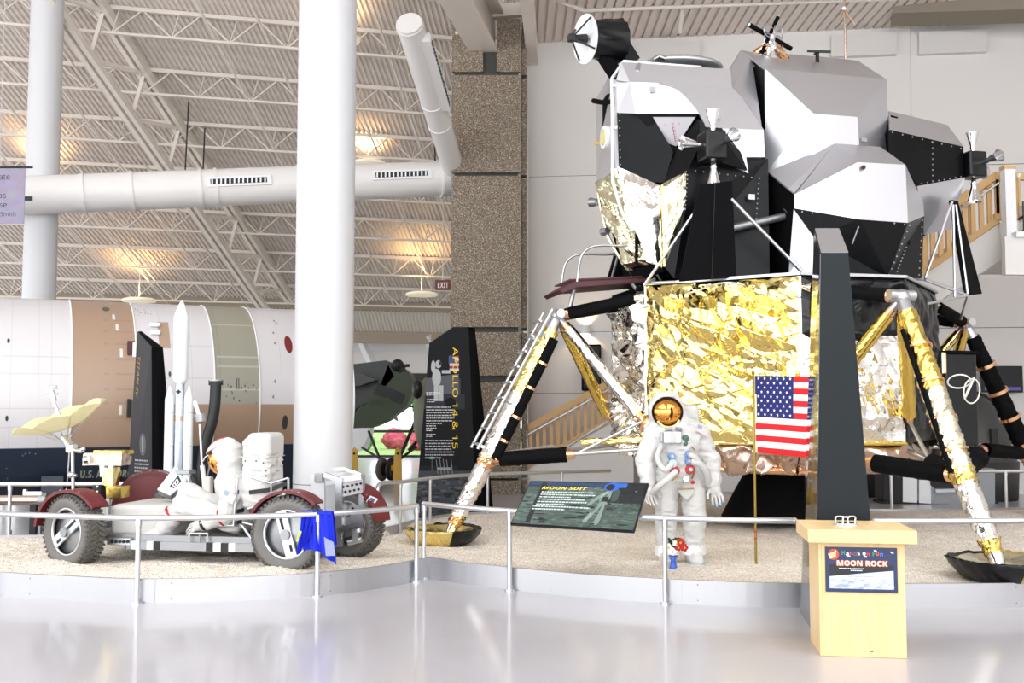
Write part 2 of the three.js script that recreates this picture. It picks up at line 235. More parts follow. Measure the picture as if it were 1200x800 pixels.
// u metres along E1, v metres of depth downhill
const deckP = (u, v) => DECK0.clone().addScaledVector(E1, u).addScaledVector(D2, v);
const det = E1.x * D2.z - E1.z * D2.x;
const deckUV = p => { const x = p.x - DECK0.x, z = p.z - DECK0.z; return [(x * D2.z - z * D2.x) / det, (E1.x * z - E1.z * x) / det]; };
const joistV = [[0, 66], [0, 128], [0, 184], [0, 235], [0, 282.5], [0, 323]].map(a => deckUV(onDeck(...a))[1]);
const step0 = (joistV[5] - joistV[0]) / 5;
const allJoists = [joistV[0] - 3 * step0, joistV[0] - 2 * step0, joistV[0] - step0, ...joistV];
const uLeft = -20, uRight = v => { const p = deckP(0, v); return (0.3 - p.x) / E1.x; };
const ceiling = struct('ceiling');
{
  const vEnd = deckUV(onDeck(450, 353))[1], vs = [-(13.6 - DECK0.y) / 0.463, ...allJoists.filter(v => v > -(13.6 - DECK0.y) / 0.463), vEnd];
  const pitch = 0.125, prof = [[0, 0], [0.05, 0], [0.065, 0.055], [0.11, 0.055]];
  for (let k = 0; k + 1 < vs.length; k++) {      // one corrugated sheet in each bay between joists
    const u1 = Math.max(uRight(vs[k]), uRight(vs[k + 1])), row = [];
    for (let u = uLeft; u < u1; u += pitch) for (const [a, h] of prof) row.push([u + a, h]);
    const up = DECKN.y > 0 ? DECKN : DECKN.clone().negate(), t = [];
    for (let i = 0; i + 1 < row.length; i++) { const q = [[row[i], vs[k]], [row[i + 1], vs[k]], [row[i + 1], vs[k + 1]], [row[i], vs[k + 1]]].map(([r, v]) => deckP(r[0], v).addScaledVector(up, r[1])); t.push(q[0], q[1], q[2], q[0], q[2], q[3]); }
    mesh('roof_sheet', soup(t), M.ceilingWhite, ceiling);
    const b = [[uLeft, vs[k]], [u1, vs[k]], [u1, vs[k + 1]], [uLeft, vs[k + 1]]].map(a => deckP(...a).addScaledVector(up, 0.14));
    mesh('roof_board', panelGeo(b, V(0, -50, 0), 0.15), M.brownBeam, ceiling);
  }
  // lower eave: soffit beam, second strip of deck, second beam, pale fascia
  const e0 = deckP(uLeft, vEnd), e1 = deckP(uRight(vEnd) + 0.6, vEnd), dn = (p, y, z) => V(p.x, p.y + y, p.z + z);
  mesh('eave_beam', panelGeo([dn(e0, 0.3, 0), dn(e1, 0.3, 0), dn(e1, -0.3, -0.1), dn(e0, -0.3, -0.1)], EYEP, 0.25), M.brownBeam, ceiling);
  const t = []; for (let u = 0; u < e0.distanceTo(e1); u += 0.125) for (const [a, b, c, d] of [[0, 0.05, 0, 0], [0.05, 0.065, 0, 0.04], [0.065, 0.11, 0.04, 0.04], [0.11, 0.125, 0.04, 0]]) { const f = (s, h, z) => e0.clone().addScaledVector(E1, u + s).add(V(0, -0.32 + h - z * 0.42, -0.2 - z)); t.push(f(a, c, 0), f(b, d, 0), f(b, d, 1.5), f(a, c, 0), f(b, d, 1.5), f(a, c, 1.5)); }
  mesh('eave_sheet', soup(t), M.ceilingWhite, ceiling);
  mesh('eave_beam', panelGeo([dn(e0, -0.9, -1.6), dn(e1, -0.9, -1.6), dn(e1, -1.3, -1.6), dn(e0, -1.3, -1.6)], EYEP, 0.2), M.brownBeam, ceiling);
  mesh('eave_board', panelGeo([dn(e0, 0.5, 0.2), dn(e1, 0.5, 0.2), dn(e1, -0.55, -3.4), dn(e0, -0.55, -3.4)], V(0, -50, -20), 0.1), M.brownBeam, ceiling);
  // open-web joists
  const up = V(0, 1, 0);
  for (const v of allJoists) {
    if (deckP(0, v).y > 13) continue;
    const j = part('joist', ceiling), u1 = uRight(v), top = u => deckP(u, v).addScaledVector(up, -0.05), low = u => deckP(u, v).addScaledVector(up, -0.62);
    mesh('top_chord', bar(top(uLeft), top(u1), 0.1, 0.09), M.joist, j);
    mesh('bottom_chord', bar(low(uLeft), low(u1), 0.09, 0.05), M.joist, j);
    const n = 22, w = (u1 - uLeft) / n;
    for (let k = 0; k < n; k++) { const a = uLeft + k * w;
      mesh('web_bar', cyl(top(a), low(a + w * 0.5), 0.022, 0.022, 6), M.joist, j); mesh('web_bar', cyl(low(a + w * 0.5), top(a + w), 0.022, 0.022, 6), M.joist, j); mesh('web_bar', cyl(top(a + w * 0.62), low(a + w * 0.5), 0.014, 0.014, 5), M.joist, j); }
  }
  // sloping girder trusses that carry the joists
  for (const [px, py] of [[230, 170]]) {
    const [u] = deckUV(onDeck(px, py)), tr = part('roof_truss', ceiling), T = v => deckP(u, v).add(V(0, -0.25, 0)), B = v => deckP(u - 0.25, v).add(V(0, -1.35, 0)), v0 = -20, v1 = vEnd - 0.3;
    for (const s of [-0.09, 0.09]) { mesh('top_chord', bar(T(v0).addScaledVector(E1, s), T(v1).addScaledVector(E1, s), 0.11, 0.2), M.joist, tr); mesh('bottom_chord', bar(B(v0).addScaledVector(E1, s), B(v1).addScaledVector(E1, s), 0.11, 0.16), M.joist, tr); }
    for (let v = v0, k = 0; v < v1 - 1; v += step0, k++) { mesh('web_post', bar(T(v), B(v), 0.08), M.joist, tr); mesh('web_diagonal', bar(B(v), T(Math.min(v1, v + step0)), 0.09), M.joist, tr); }
  }
  // conduit runs and bracing under the deck, following the slope
  for (const [px, py, dy, r, a, b] of [[425, 260, -0.62, 0.03, -16, -4], [483, 260, -0.62, 0.025, -16, -4], [150, 140, -0.62, 0.03, -16, -3], [95, 300, -0.6, 0.03, -12, -3], [128, 300, -0.62, 0.025, -14, -3], [190, 330, -0.55, 0.03, -9, -3], [290, 90, -0.62, 0.025, -17, -5], [480, 110, -0.62, 0.022, -16, -5], [60, 60, -0.62, 0.03, -17, -5], [20, 110, -0.62, 0.03, -17, -5]]) {
    const [u] = deckUV(onDeck(px, py)), f = v => deckP(u, v).add(V(0, dy + 0.1, 0)); mesh('conduit', cyl(f(a), f(b), r, r, 8), M.joist, ceiling);
  }
  // flat top of the hall behind the ridge, and the flat deck over the lunar module
  const r0 = deckP(uLeft, vs[0]), r1 = deckP(uRight(vs[0]), vs[0]);
  const slab = (...q) => mesh('roof_flat', panelGeo(q.map(a => V(a[0], 13.6, a[1])), V(0, -50, 0), 0.3), M.ceilingWhite, ceiling);
  slab([r0.x, r0.z], [r1.x, r1.z], [r1.x, -7], [-26, -7], [-26, r0.z]); slab([-26, -7], [-16, -7], [-16, 9], [-26, 9]); slab([-2, -7], [r1.x, -7], [r1.x, 9], [-2, 9]); slab([-26, 9], [r1.x, 9], [r1.x, 14.2], [-26, 14.2]);
  const fl = []; for (let x = 0.36; x < 15; x += 0.2) for (const [a, b, c, d] of [[0, 0.14, 0, 0], [0.14, 0.15, 0, 0.06], [0.15, 0.19, 0.06, 0.06], [0.19, 0.2, 0.06, 0]]) { const q = (s, h, z) => V(x + s, 10.15 + h, z); for (const [z0, z1] of x > 2 && x < 12.8 ? [[14, 6], [-7, -24]] : [[14, -24]]) fl.push(q(a, c, z0), q(b, d, z0), q(b, d, z1), q(a, c, z0), q(b, d, z1), q(a, c, z1)); }
  mesh('roof_sheet', soup(fl), M.ceilingWhite, ceiling);
  for (const [x0, x1, z0, z1] of [[0.3, 15.5, -24.5, -7], [0.3, 15.5, 6, 14.5], [0.3, 2.1, -7, 6], [13, 15.5, -7, 6]]) mesh('roof_board', box(x1 - x0, 0.2, z1 - z0, (x0 + x1) / 2, 10.36, (z0 + z1) / 2), M.brownBeam, ceiling);
  mesh('bulkhead', box(0.12, 4, 38, 0.3, 12.1, -4.5), M.wall, ceiling);
  mesh('bulkhead', box(0.12, 4.5, 14, 0.42, 11.5, -30), M.wall, ceiling);
  // beams above the column and the wall
  const az = V(0.165, 0, -1).normalize(), g1 = at(566, 58, 21.6);
  const gd = part('roof_girder', ceiling), gA = g1.clone().addScaledVector(az, -9), gB = g1.clone().addScaledVector(az, 0.6);
  mesh('flange', bar(gA, gB, 0.62, 0.05), M.ceilingWhite, gd); mesh('web', bar(gA.clone().add(V(0.1, 0.45, 0)), gB.clone().add(V(0.1, 0.45, 0)), 0.12, 0.9), M.ceilingWhite, gd);
  mesh('flange', bar(gA.clone().add(V(0.1, 0.9, 0)), gB.clone().add(V(0.1, 0.9, 0)), 0.6, 0.06), M.ceilingWhite, gd); mesh('stiffener', bar(g1.clone().add(V(-0.55, 0.03, 0.9)), g1.clone().add(V(0.1, 0.06, 0.9)), 0.05), M.ceilingWhite, gd);
  const b2 = at(623, 52, 22.2), az2 = V(0.05, 0, -1).normalize();
  mesh('roof_beam', bar(b2.clone().addScaledVector(az2, -10), b2.clone().addScaledVector(az2, 0.7), 0.24, 0.45), M.ceilingWhite, ceiling);
  mesh('ledger', bar(at(572, 15, 21.9), at(616, 11, 22), 0.2, 0.28), M.ceilingWhite, ceiling);
  mesh('pipe', cyl(at(684, 12, 21), at(1100, -4, 20.4), 0.05, 0.05, 8), M.joist, ceiling); mesh('pipe', cyl(at(645, -4, 20.5), at(684, 12, 21), 0.06, 0.06, 8), M.joist, ceiling);
  mesh('pipe', cyl(at(690, 3, 21), at(880, -3, 20.8), 0.05, 0.05, 8), M.joist, ceiling); mesh('pipe_drop', cyl(at(800, 8, 21), at(797, 38, 21.5), 0.045, 0.045, 8), M.joist, ceiling);
  mesh('concrete_beam', bar(at(1046, 12, 21.2), at(1320, 4, 20), 0.8, 0.42), M.concrete, ceiling);
}

// ---- white wall behind the lunar module, turned 6.8 degrees
const wallD = x => 23.05 - 0.12 * x;
{
  const w = struct('wall_back'), a = V(0.36, 0, -23.0), b = V(15, 0, -wallD(15)), up = y => V(0, y, 0), q = [a, b, b.clone().add(up(10.4)), a.clone().add(up(10.4))];
  mesh('wall_face', panelGeo(q, EYEP, 0.3), M.wall, w);
  const onWall = (px, py) => { const r = rayDir(px, py), t = 23.05 / (-r.z + 0.12 * r.x); return EYEP.clone().addScaledVector(r, t); };
  const acoustic = (x0, y0, x1, y1, x2, y2, x3, y3, th) => panelGeo([[x0, y0], [x1, y1], [x2, y2], [x3, y3]].map(p => onWall(...p).add(V(0, 0, th + 0.01))), EYEP, th);
  for (const c of [[972, 44, 1048, 41, 1048, 66, 972, 69], [1074, 40, 1153, 37, 1153, 63, 1074, 66], [745, 53, 818, 51, 820, 74, 745, 78]]) mesh('acoustic_panel', acoustic(...c, 0.14), M.panelWhite, w);
  for (const c of [[651, 282, 681, 280, 681, 310, 651, 312]]) mesh('access_panel', acoustic(...c, 0.012), M.wall, w);
  for (const y of [207, 389, 460]) mesh('wall_joint', cyl(onWall(620, y + 0.5).add(V(0, 0, 0.004)), onWall(1230, y + (y < 300 ? -16 : y < 420 ? -6 : -1)).add(V(0, 0, 0.004)), 0.006, 0.006, 5), M.joint, w);
  mesh('wall_joint', cyl(onWall(1067, 24).add(V(0, 0, 0.004)), onWall(1069, 480).add(V(0, 0, 0.004)), 0.006, 0.006, 5), M.joint, w);
  struct('wall_right', box(0.3, 14, 40, 15.2, 7, -5), M.wall);
  struct('wall_left', box(0.3, 9.8, 20, -24.5, 9.1, -27), M.wall);
  struct('wall_inner', box(0.3, 10, 14.3, 0.55, 5, -30.2), M.wall);
}
// ---- glass walls: behind the camera, to the left, and at the far end
function glassWall(name, p, q, y0, y1, n, rows, m, th) {
  const o = struct(name), L = (a, y) => V(p.x + (q.x - p.x) * a, y, p.z + (q.z - p.z) * a);
  for (let i = 0; i <= n; i++) mesh('mullion', bar(L(i / n, y0), L(i / n, y1), th, th), m, o);
  for (let j = 0; j <= rows; j++) { const y = y0 + (y1 - y0) * j / rows; mesh('transom', bar(L(0, y), L(1, y), th, th), m, o); }
  const nrm = V(q.z - p.z, 0, p.x - q.x);
  for (let i = 0; i < n; i++) for (let j = 0; j < rows; j++) { const ya = y0 + (y1 - y0) * j / rows, yb = y0 + (y1 - y0) * (j + 1) / rows; const g = soup([L(i / n, ya), L((i + 1) / n, ya), L((i + 1) / n, yb), L(i / n, ya), L((i + 1) / n, yb), L(i / n, yb)]); mesh('pane', g, M.glass, o); }
  return o;
}
function addedRoofLight(name, x0, x1, z0, z1, y, nx, nz) {
  const o = struct(name);
  for (let i = 0; i <= nx; i++) { const x = x0 + (x1 - x0) * i / nx; mesh('mullion', bar(V(x, y, z0), V(x, y, z1), 0.08, 0.14), M.mullion, o); }
  for (let j = 0; j <= nz; j++) { const z = z0 + (z1 - z0) * j / nz; mesh('transom', bar(V(x0, y, z), V(x1, y, z), 0.08, 0.14), M.mullion, o); }
  for (let i = 0; i < nx; i++) for (let j = 0; j < nz; j++) { const a = x0 + (x1 - x0) * i / nx, b = x0 + (x1 - x0) * (i + 1) / nx, c = z0 + (z1 - z0) * j / nz, d = z0 + (z1 - z0) * (j + 1) / nz; mesh('pane', soup([V(a, y, c), V(a, y, d), V(b, y, d), V(a, y, c), V(b, y, d), V(b, y, c)]), M.glass, o); }
}
glassWall('window_1', V(-24.4, 0, 14), V(15.2, 0, 14), 0.3, 10.6, 12, 3, M.mullion, 0.14);
struct('wall_front', join(box(40, 0.3, 0.4, -4.6, 0.15, 14), box(40, 3.2, 0.4, -4.6, 12.2, 14)), M.wall);
addedRoofLight('added_window_4', -16, -2, -7, 9, 13.7, 7, 8); addedRoofLight('added_window_5', 2.1, 13, -7, 6, 10.36, 5, 6);  // unseen roof openings, added for more light from above
glassWall('window_2', V(-24.4, 0, -17), V(-24.4, 0, 14), 0.3, 9, 8, 3, M.mullion, 0.14);
glassWall('added_window_6', V(-24.4, 0, -36.5), V(-24.4, 0, -17), 0.3, 4.2, 8, 2, M.mullion, 0.12);  // unseen extra glazing, added to brighten the far part of the hall
struct('wall_side', join(box(0.4, 0.3, 31, -24.4, 0.15, -1.5), box(0.4, 5, 31, -24.4, 11.5, -1.5)), M.wall);
{
  const yTop = at(450, 447, 37).y, yHead = at(450, 438, 37).y, yCeil = at(450, 405, 37).y;
  struct('wall_far', box(26, yCeil - yHead + 1.6, 0.3, -12, (yCeil + yHead + 1.6) / 2, -37.2), M.wall);
  struct('trim_1', box(26, yHead - yTop + 0.04, 0.34, -12, (yTop + yHead) / 2, -37.15), M.black);
  const w = glassWall('window_3', V(-24.4, 0, -37), V(0.4, 0, -37), 0.06, yTop, 8, 3, M.mullion, 0.09);
  const f1 = at(450, 394, 36.6), f2 = at(450, 411, 36.8);
  struct('trim_2', panelGeo([V(-24, f1.y, -36.2), V(0.3, f1.y, -36.2), V(0.3, f2.y, -37), V(-24, f2.y, -37)], EYEP, 0.1), M.duct);
  for (const px of [420, 500]) { const a = at(px, 393, 36.0), b = at(px + 22, 438, 36.7); const o = struct(numbered('trim_3'), bar(a, b, 0.28, 0.2), M.white); }
}
// ---- round white columns
function columnGeo(r, h) { return lathe([[0, 0], [r * 1.04, 0], [r * 1.04, 0.12], [r, 0.14], [r, h], [0, h]], 48); }
{
  const c1 = struct('column', columnGeo(0.395, 14), M.column); const p = at(378, 560, 13.9); c1.position.set(p.x, 0, p.z); mesh('column_joint', new THREE.CylinderGeometry(0.3965, 0.3965, 0.008, 48, 1, true).translate(0, 0.82, 0), M.joint, c1);
  const c2 = struct('column_001', columnGeo(0.315, 14), M.column); const q = at(46, 340, 20.4); c2.position.set(q.x, 0, q.z);
}
// ---- stone pillar of exposed-aggregate panels
{
  const pil = struct('pillar'), d = 21.6, x0 = at(529, 300, d).x, x1 = at(610, 300, d).x, xr = at(622, 300, 22.4).x;
  const rows = [[-10, 22, 0], [22, 84, 1], [88, 202, 2], [206, 383, 3], [389, 440, 4], [448, 560, 5], [563, 590, 6]];
  mesh('pillar_core', box(x1 - x0 - 0.1, 9.6, 0.9, (x0 + x1) / 2, 4.8, -d - 0.56), M.joint, pil);
  for (const [a, b, k] of rows) {
    if (k === 0) continue;
    const ya = at(570, a, d).y, yb = Math.max(0, at(570, b, d).y), h = ya - yb;
    const uv = g => { boxUV(g); const u = g.attributes.uv; for (let i = 0; i < u.count; i++) u.setXY(i, u.getX(i) * 0.62 + k * 0.37, u.getY(i) * 0.62 + k * 0.21); return g; };
    if (k === 1) {   // the top panel stops at the pocket that takes the girder
      const xa = at(566, 60, d).x, xb = at(582, 60, d).x;
      mesh('stone_panel', uv(box(xa - x0, h, 0.12, (x0 + xa) / 2, (ya + yb) / 2, -d - 0.06)), M.stone, pil); mesh('stone_panel', uv(box(x1 - xb, h, 0.12, (xb + x1) / 2, (ya + yb) / 2, -d - 0.06)), M.stone, pil);
    } else mesh('stone_panel', uv(box(x1 - x0, h, 0.12, (x0 + x1) / 2, (ya + yb) / 2, -d - 0.06)), M.stone, pil);
    mesh('stone_return', uv(box(0.12, h, 0.95, x1 + 0.09, (ya + yb) / 2, -d - 0.7)), M.stone, pil);
  }
}
// ---- white ventilation ducts
function ductBands(o, p, q, r, ts) { for (const t of ts) { const c = p.clone().lerp(q, t), d = q.clone().sub(p).normalize(); mesh('duct_band', cyl(c.clone().addScaledVector(d, -0.03), c.clone().addScaledVector(d, 0.03), r * 1.07, r * 1.07, 32), M.duct, o); } }
{
  const p = at(-60, 233, 19.6), q = at(540, 208, 22.3), o = struct('trim_4');
  const r = 0.385; mesh('duct_pipe', cyl(p, q, r, r, 40), M.duct, o); ductBands(o, p, q, r, [0.24, 0.33, 0.46, 0.49, 0.655, 0.955]);
  const dir = q.clone().sub(p).normalize();
  for (const [x0, y0, x1, y1, dd] of [[221, 120, 217, 200, 20.8], [240, 150, 238, 198, 20.9], [509, 150, 510, 192, 22.1]]) mesh('duct_hanger', cyl(at(x0, y0, dd + 0.2), at(x1, y1, dd), 0.016, 0.016, 6), M.dark, o);
  for (const t of [0.545, 0.875]) { const c = p.clone().lerp(q, t).add(V(0, 0.03, r * 0.98)), g = part('duct_grille', o); mesh('grille_frame', bar(c.clone().addScaledVector(dir, -0.64), c.clone().addScaledVector(dir, 0.64), 0.1, 0.2), M.white, g);
    mesh('grille_slot', bar(c.clone().addScaledVector(dir, -0.56).add(V(0, 0, 0.045)), c.clone().addScaledVector(dir, 0.56).add(V(0, 0, 0.045)), 0.02, 0.11), M.grille, g);
    for (let k = 0; k < 13; k++) mesh('grille_vane', (a => bar(a.clone().add(V(0, -0.05, 0.058)), a.clone().add(V(0, 0.05, 0.058)), 0.03, 0.012))(c.clone().addScaledVector(dir, -0.52 + k * 0.087)), M.white, g); }
  const s = at(479, 27, 17.8), e = at(531, 196, 21.9), o2 = struct('trim_5'), r2 = 0.235;
  mesh('duct_pipe', cyl(s, e, r2, r2, 36), M.duct, o2); ductBands(o2, s, e, r2, [0.02, 0.5, 0.66]);
  const dd = e.clone().sub(s).normalize(), c0 = s.clone().addScaledVector(dd, 0.35).add(V(0.2, -0.05, 0.1)), c1 = s.clone().addScaledVector(dd, 2.35).add(V(0.2, -0.05, 0.1));
  mesh('duct_outlet', bar(c0, c1, 0.22, 0.2), M.duct, o2); mesh('grille_frame', bar(c0.clone().add(V(0.115, -0.02, 0)), c1.clone().add(V(0.115, -0.02, 0)), 0.03, 0.17), M.white, o2);
  for (let k = 0; k < 18; k++) { const c = c0.clone().lerp(c1, 0.06 + k * 0.051).add(V(0.135, -0.02, 0)); mesh('grille_slot', box(0.012, 0.09, 0.06, c.x, c.y, c.z), M.grille, o2); }
}
// ---- stairs along the back wall: lower flight on the left, upper flight on the right
function flight(name, h0, h1, dNear, dNear1, width, rail, n, stringerPx, label) {
  // h0,h1: pixels of the base line of the balustrade, low and high end
  const o = struct(name), a = at(...h0, dNear), b = at(...h1, dNear1), up = y => V(0, y, 0), L = t => a.clone().lerp(b, t);
  const back = V(0.12 * width, 0, -width), dir = b.clone().sub(a).normalize();
  const sA = a.clone(), sB = b.clone(), low = stringerPx;
  mesh('stringer', panelGeo([sA, sB, sB.clone().add(up(-low)), sA.clone().add(up(-low))], EYEP, 0.12), M.wall, o);
  const fA = a.clone().add(back), fB = b.clone().add(back);
  mesh('stringer', panelGeo([fA, fB, fB.clone().add(up(-low)), fA.clone().add(up(-low))], EYEP, 0.12), M.wall, o);
  mesh('soffit', panelGeo([sA.clone().add(up(-low)), sB.clone().add(up(-low)), fB.clone().add(up(-low)), fA.clone().add(up(-low))], V(0, -50, 0), 0.1), M.wall, o);
  const steps = Math.round((b.y - a.y) / 0.17);
  for (let k = 0; k < steps; k++) { const p = L((k + 0.5) / steps), w = (b.x - a.x) / steps; mesh('tread', box(w * 1.15, 0.05, width * 0.94, p.x + back.x / 2, p.y - 0.1, p.z + back.z / 2), M.pine, o); }
  for (const off of [V(0, 0, 0), back]) {
    const s = part('balustrade', o), A = a.clone().add(off), B = b.clone().add(off), T = t => A.clone().lerp(B, t);
    mesh('handrail', bar(A.clone().add(up(rail)), B.clone().add(up(rail)), 0.1, 0.13), M.pine, s); mesh('base_rail', bar(A.clone().add(up(0.06)), B.clone().add(up(0.06)), 0.09, 0.1), M.pine, s);
    mesh('steel_rail', cyl(A.clone().add(V(0, rail - 0.14, 0.08)), B.clone().add(V(0, rail - 0.14, 0.08)), 0.02, 0.02, 8), M.aluBright, s);
    for (let k = 0; k <= n; k++) { const p = T(k / n); mesh('baluster', box(0.075, rail - 0.1, 0.05, p.x, p.y + rail / 2, p.z), M.pine, s); }
  }
  return o;
}
flight('stair', [566, 578], [742, 480], 22.0, 21.9, 1.3, 0.86, 22, 0.35);
{ const o = scene.getObjectByName('stair'), a = at(574, 575, 21.95), b = at(742, 482, 21.85); mesh('stair_wall', panelGeo([V(a.x, 0, a.z), V(b.x, 0, b.z), V(b.x, b.y, b.z), V(a.x, a.y, a.z)], EYEP, 0.1), M.wall, o);
  for (const [p, q] of [[742, 700]]) mesh('landing', box(3.4, 0.2, 1.5, at(p, 480, 21.8).x + 1.7, at(p, 480, 21.8).y - 0.1, -22.3), M.wall, o); }
flight('stair_001', [1066, 334], [1170, 262], 17.8, 17.0, 1.4, 0.82, 11, 0.62);
{ const o = scene.getObjectByName('stair_001'), p = at(1182, 240, 16.6);
  const nw = at(1170, 262, 17.0);
  mesh('landing', box(3.2, 0.62, 1.9, nw.x + 1.6, nw.y - 0.31, nw.z - 0.9), M.wall, o);
  mesh('newel_post', box(0.17, 1.32, 0.17, p.x, at(1182, 288, 16.6).y + 0.66, p.z), M.white, o); mesh('newel_cap', box(0.19, 0.06, 0.19, p.x, at(1182, 197, 16.6).y, p.z), M.pine, o);
  const q = at(1188, 300, 16.5); mesh('balcony_front', box(3, 0.62, 0.12, at(1176, 300, 16.5).x + 1.5, q.y, q.z), M.wall, o); mesh('balcony_ledge', box(2.8, 0.09, 0.3, at(1186, 275, 16.5).x + 1.4, at(1186, 276, 16.5).y, q.z), M.white, o);
  mesh('handrail', bar(at(1165, 206, 17), at(1240, 207, 17), 0.1, 0.13), M.pine, o); mesh('base_rail', bar(at(1165, 254, 17), at(1240, 254, 17), 0.09, 0.1), M.pine, o);
  for (let k = 0; k < 5; k++) { const r = at(1168 + k * 12, 230, 17); mesh('baluster', box(0.06, 0.7, 0.05, r.x, r.y, r.z), M.pine, o); }
}
{ // white exhibit case on the balcony
  const a = at(1204, 248, 16.9), o = thing('balcony_case', 'pale blue white box display on the balcony behind the white post', 'display case', [a.x, at(1200, 272, 16.9).y, a.z]);
  mesh('upper_panel', rbox(0.22, 0.2, 0.2, 0.02, 0, 0.36, 0), M.silverWhite, o); mesh('lower_panel', rbox(0.22, 0.2, 0.2, 0.02, 0, 0.12, 0), M.silverWhite, o); mesh('frame', join(box(0.26, 0.03, 0.24, 0, 0.24, 0), box(0.26, 0.03, 0.24, 0, 0.01, 0), box(0.02, 0.5, 0.02, -0.12, 0.25, 0.1), box(0.02, 0.5, 0.02, 0.12, 0.25, 0.1)), M.mullion, o);
  const l = at(1194, 207, 16.8); const lamp = thing('globe_lamp', 'small round white globe lamp on the balcony handrail post', 'lamp', [l.x, l.y, l.z]); mesh('globe', sph(0.04, 0, 0.02, 0), M.white, lamp); mesh('stem', cyl(V(0, -0.5, 0), V(0, 0, 0), 0.02, 0.02), M.pine, lamp);
}
// ---- pendant uplights under the roof deck
const lampGlow = new THREE.MeshStandardMaterial({ color: 0xffffff, emissive: new THREE.Color().setRGB(1.0, 0.9, 0.72), emissiveIntensity: 1.2, roughness: 0.5 }), lampBowl = new THREE.MeshStandardMaterial({ color: 0xf4ead8, emissive: new THREE.Color().setRGB(1.0, 0.85, 0.62), emissiveIntensity: 0.7, roughness: 0.5 });
function uplight(px, py, d, w, power, label) {
  const c = at(px, py, d), o = thing('pendant_uplight', label, 'lamp', [c.x, c.y, c.z], 0, 'pendant lamps under the sloping roof deck');
  mesh('reflector', lathe([[0.02, -0.05], [w * 0.5, -0.035], [w * 0.52, 0.02], [w * 0.46, 0.05], [0.05, 0.02]], 28), lampBowl, o);
  mesh('lamp_face', new THREE.CylinderGeometry(w * 0.4, w * 0.4, 0.02, 24).translate(0, 0.055, 0), lampGlow, o);
  const [u, v] = deckUV(V(c.x, 0, c.z)), y = deckP(u, v).y - c.y + 0.05; mesh('stem', cyl(V(0, 0.02, 0), V(0, y, 0), 0.015, 0.015, 6), M.joist, o);
  const l = new THREE.SpotLight(new THREE.Color().setRGB(1.0, 0.62, 0.26), power, 0, 1.15, 1.0); l.position.set(c.x, c.y + 0.12, c.z); l.target.position.set(c.x + 0.05, c.y + 5, c.z + 0.05); scene.add(l, l.target); l.castShadow = true; l.shadow.radius = 8;
}
const UP = 22;
uplight(163, 352, 30.2, 0.96, UP, 'flat round pendant lamp above the white and tan rocket body');
uplight(494, 345, 31.4, 0.96, UP, 'flat round pendant lamp beside the exit sign and stone pillar');
uplight(52, 205, 25.6, 0.9, UP * 1.2, 'flat round pendant lamp hidden by the thinner white column');
uplight(398, 46, 22.6, 0.9, UP * 0.9, 'flat round pendant lamp hidden by the thick white column near roof');
uplight(432, 192, 26.8, 0.9, UP * 1.2, 'flat round pendant lamp behind the big horizontal duct');
// ---- exit sign, banner, wall sconce, monitor
{
  const p = at(519, 334, 24), t = canvasTex(256, 160, (g, w, h) => { g.fillStyle = '#6d1518'; g.fillRect(0, 0, w, h); g.fillStyle = '#f4efe8'; g.font = 'bold 112px sans-serif'; g.textAlign = 'center'; g.textBaseline = 'middle'; g.save(); g.translate(w / 2, h / 2 + 4); g.scale(0.8, 1.1); g.fillText('EXIT', 0, 0); g.restore(); });
  const o = thing('exit_sign', 'dark red exit sign with white letters beside stone pillar', 'sign', [p.x, p.y, p.z]);
  mesh('sign_box', box(0.36, 0.24, 0.06), M.maroon, o); mesh('sign_face', new THREE.PlaneGeometry(0.35, 0.23).translate(0, 0, 0.032), S(0xffffff, 0.5, 0, { map: t }), o);
  const [u, v] = deckUV(V(p.x, 0, p.z)); mesh('hanger', cyl(V(0, 0.1, 0), V(0, deckP(u, v).y - p.y, 0), 0.012, 0.012, 6), M.joist, o);
}
{
  const tl = at(-85, 196, 17.5), br = at(28, 262, 17.5), w = br.x - tl.x, h = tl.y - br.y;
  const t = canvasTex(1024, 600, (g, W, H) => { g.fillStyle = '#918b9f'; g.fillRect(0, 0, W, H); for (let i = 0; i < 900; i++) { g.fillStyle = `rgba(${125 + rnd() * 50},${120 + rnd() * 45},${140 + rnd() * 45},0.12)`; g.beginPath(); g.arc(rnd() * W, rnd() * H, 10 + rnd() * 46, 0, 7); g.fill(); } g.fillStyle = '#3a3550'; g.textAlign = 'right'; g.font = '84px sans-serif'; g.fillText('ate', 868, 132); g.fillText('as', 832, 330); g.fillText('se.', 868, 428); g.font = '64px sans-serif'; g.fillText('Smith', 942, 522); });
  const o = thing('hanging_banner', 'lavender fabric banner with dark text hung beside white column', 'banner', [(tl.x + br.x) / 2, br.y, tl.z]);
  mesh('cloth', box(w, h, 0.012, 0, h / 2, 0), [M.clothLining, M.clothLining, M.clothLining, M.clothLining, S(0xffffff, 0.8, 0, { map: t }), M.clothLining], o);
  mesh('top_bar', cyl(V(-w / 2, h, 0), V(w / 2 + 0.12, h, 0), 0.02, 0.02), M.dark, o); mesh('side_clip', box(0.16, 0.07, 0.04, w / 2 + 0.04, h * 0.45, -0.02), M.dark, o);
  for (const s of [-0.4, 0.4]) { const [u, v] = deckUV(V(o.position.x + s, 0, tl.z)); mesh('hanging_wire', cyl(V(s, h, 0), V(s, Math.min(13.5, deckP(u, v).y) - br.y, 0), 0.006, 0.006, 5), M.steel, o); }
}
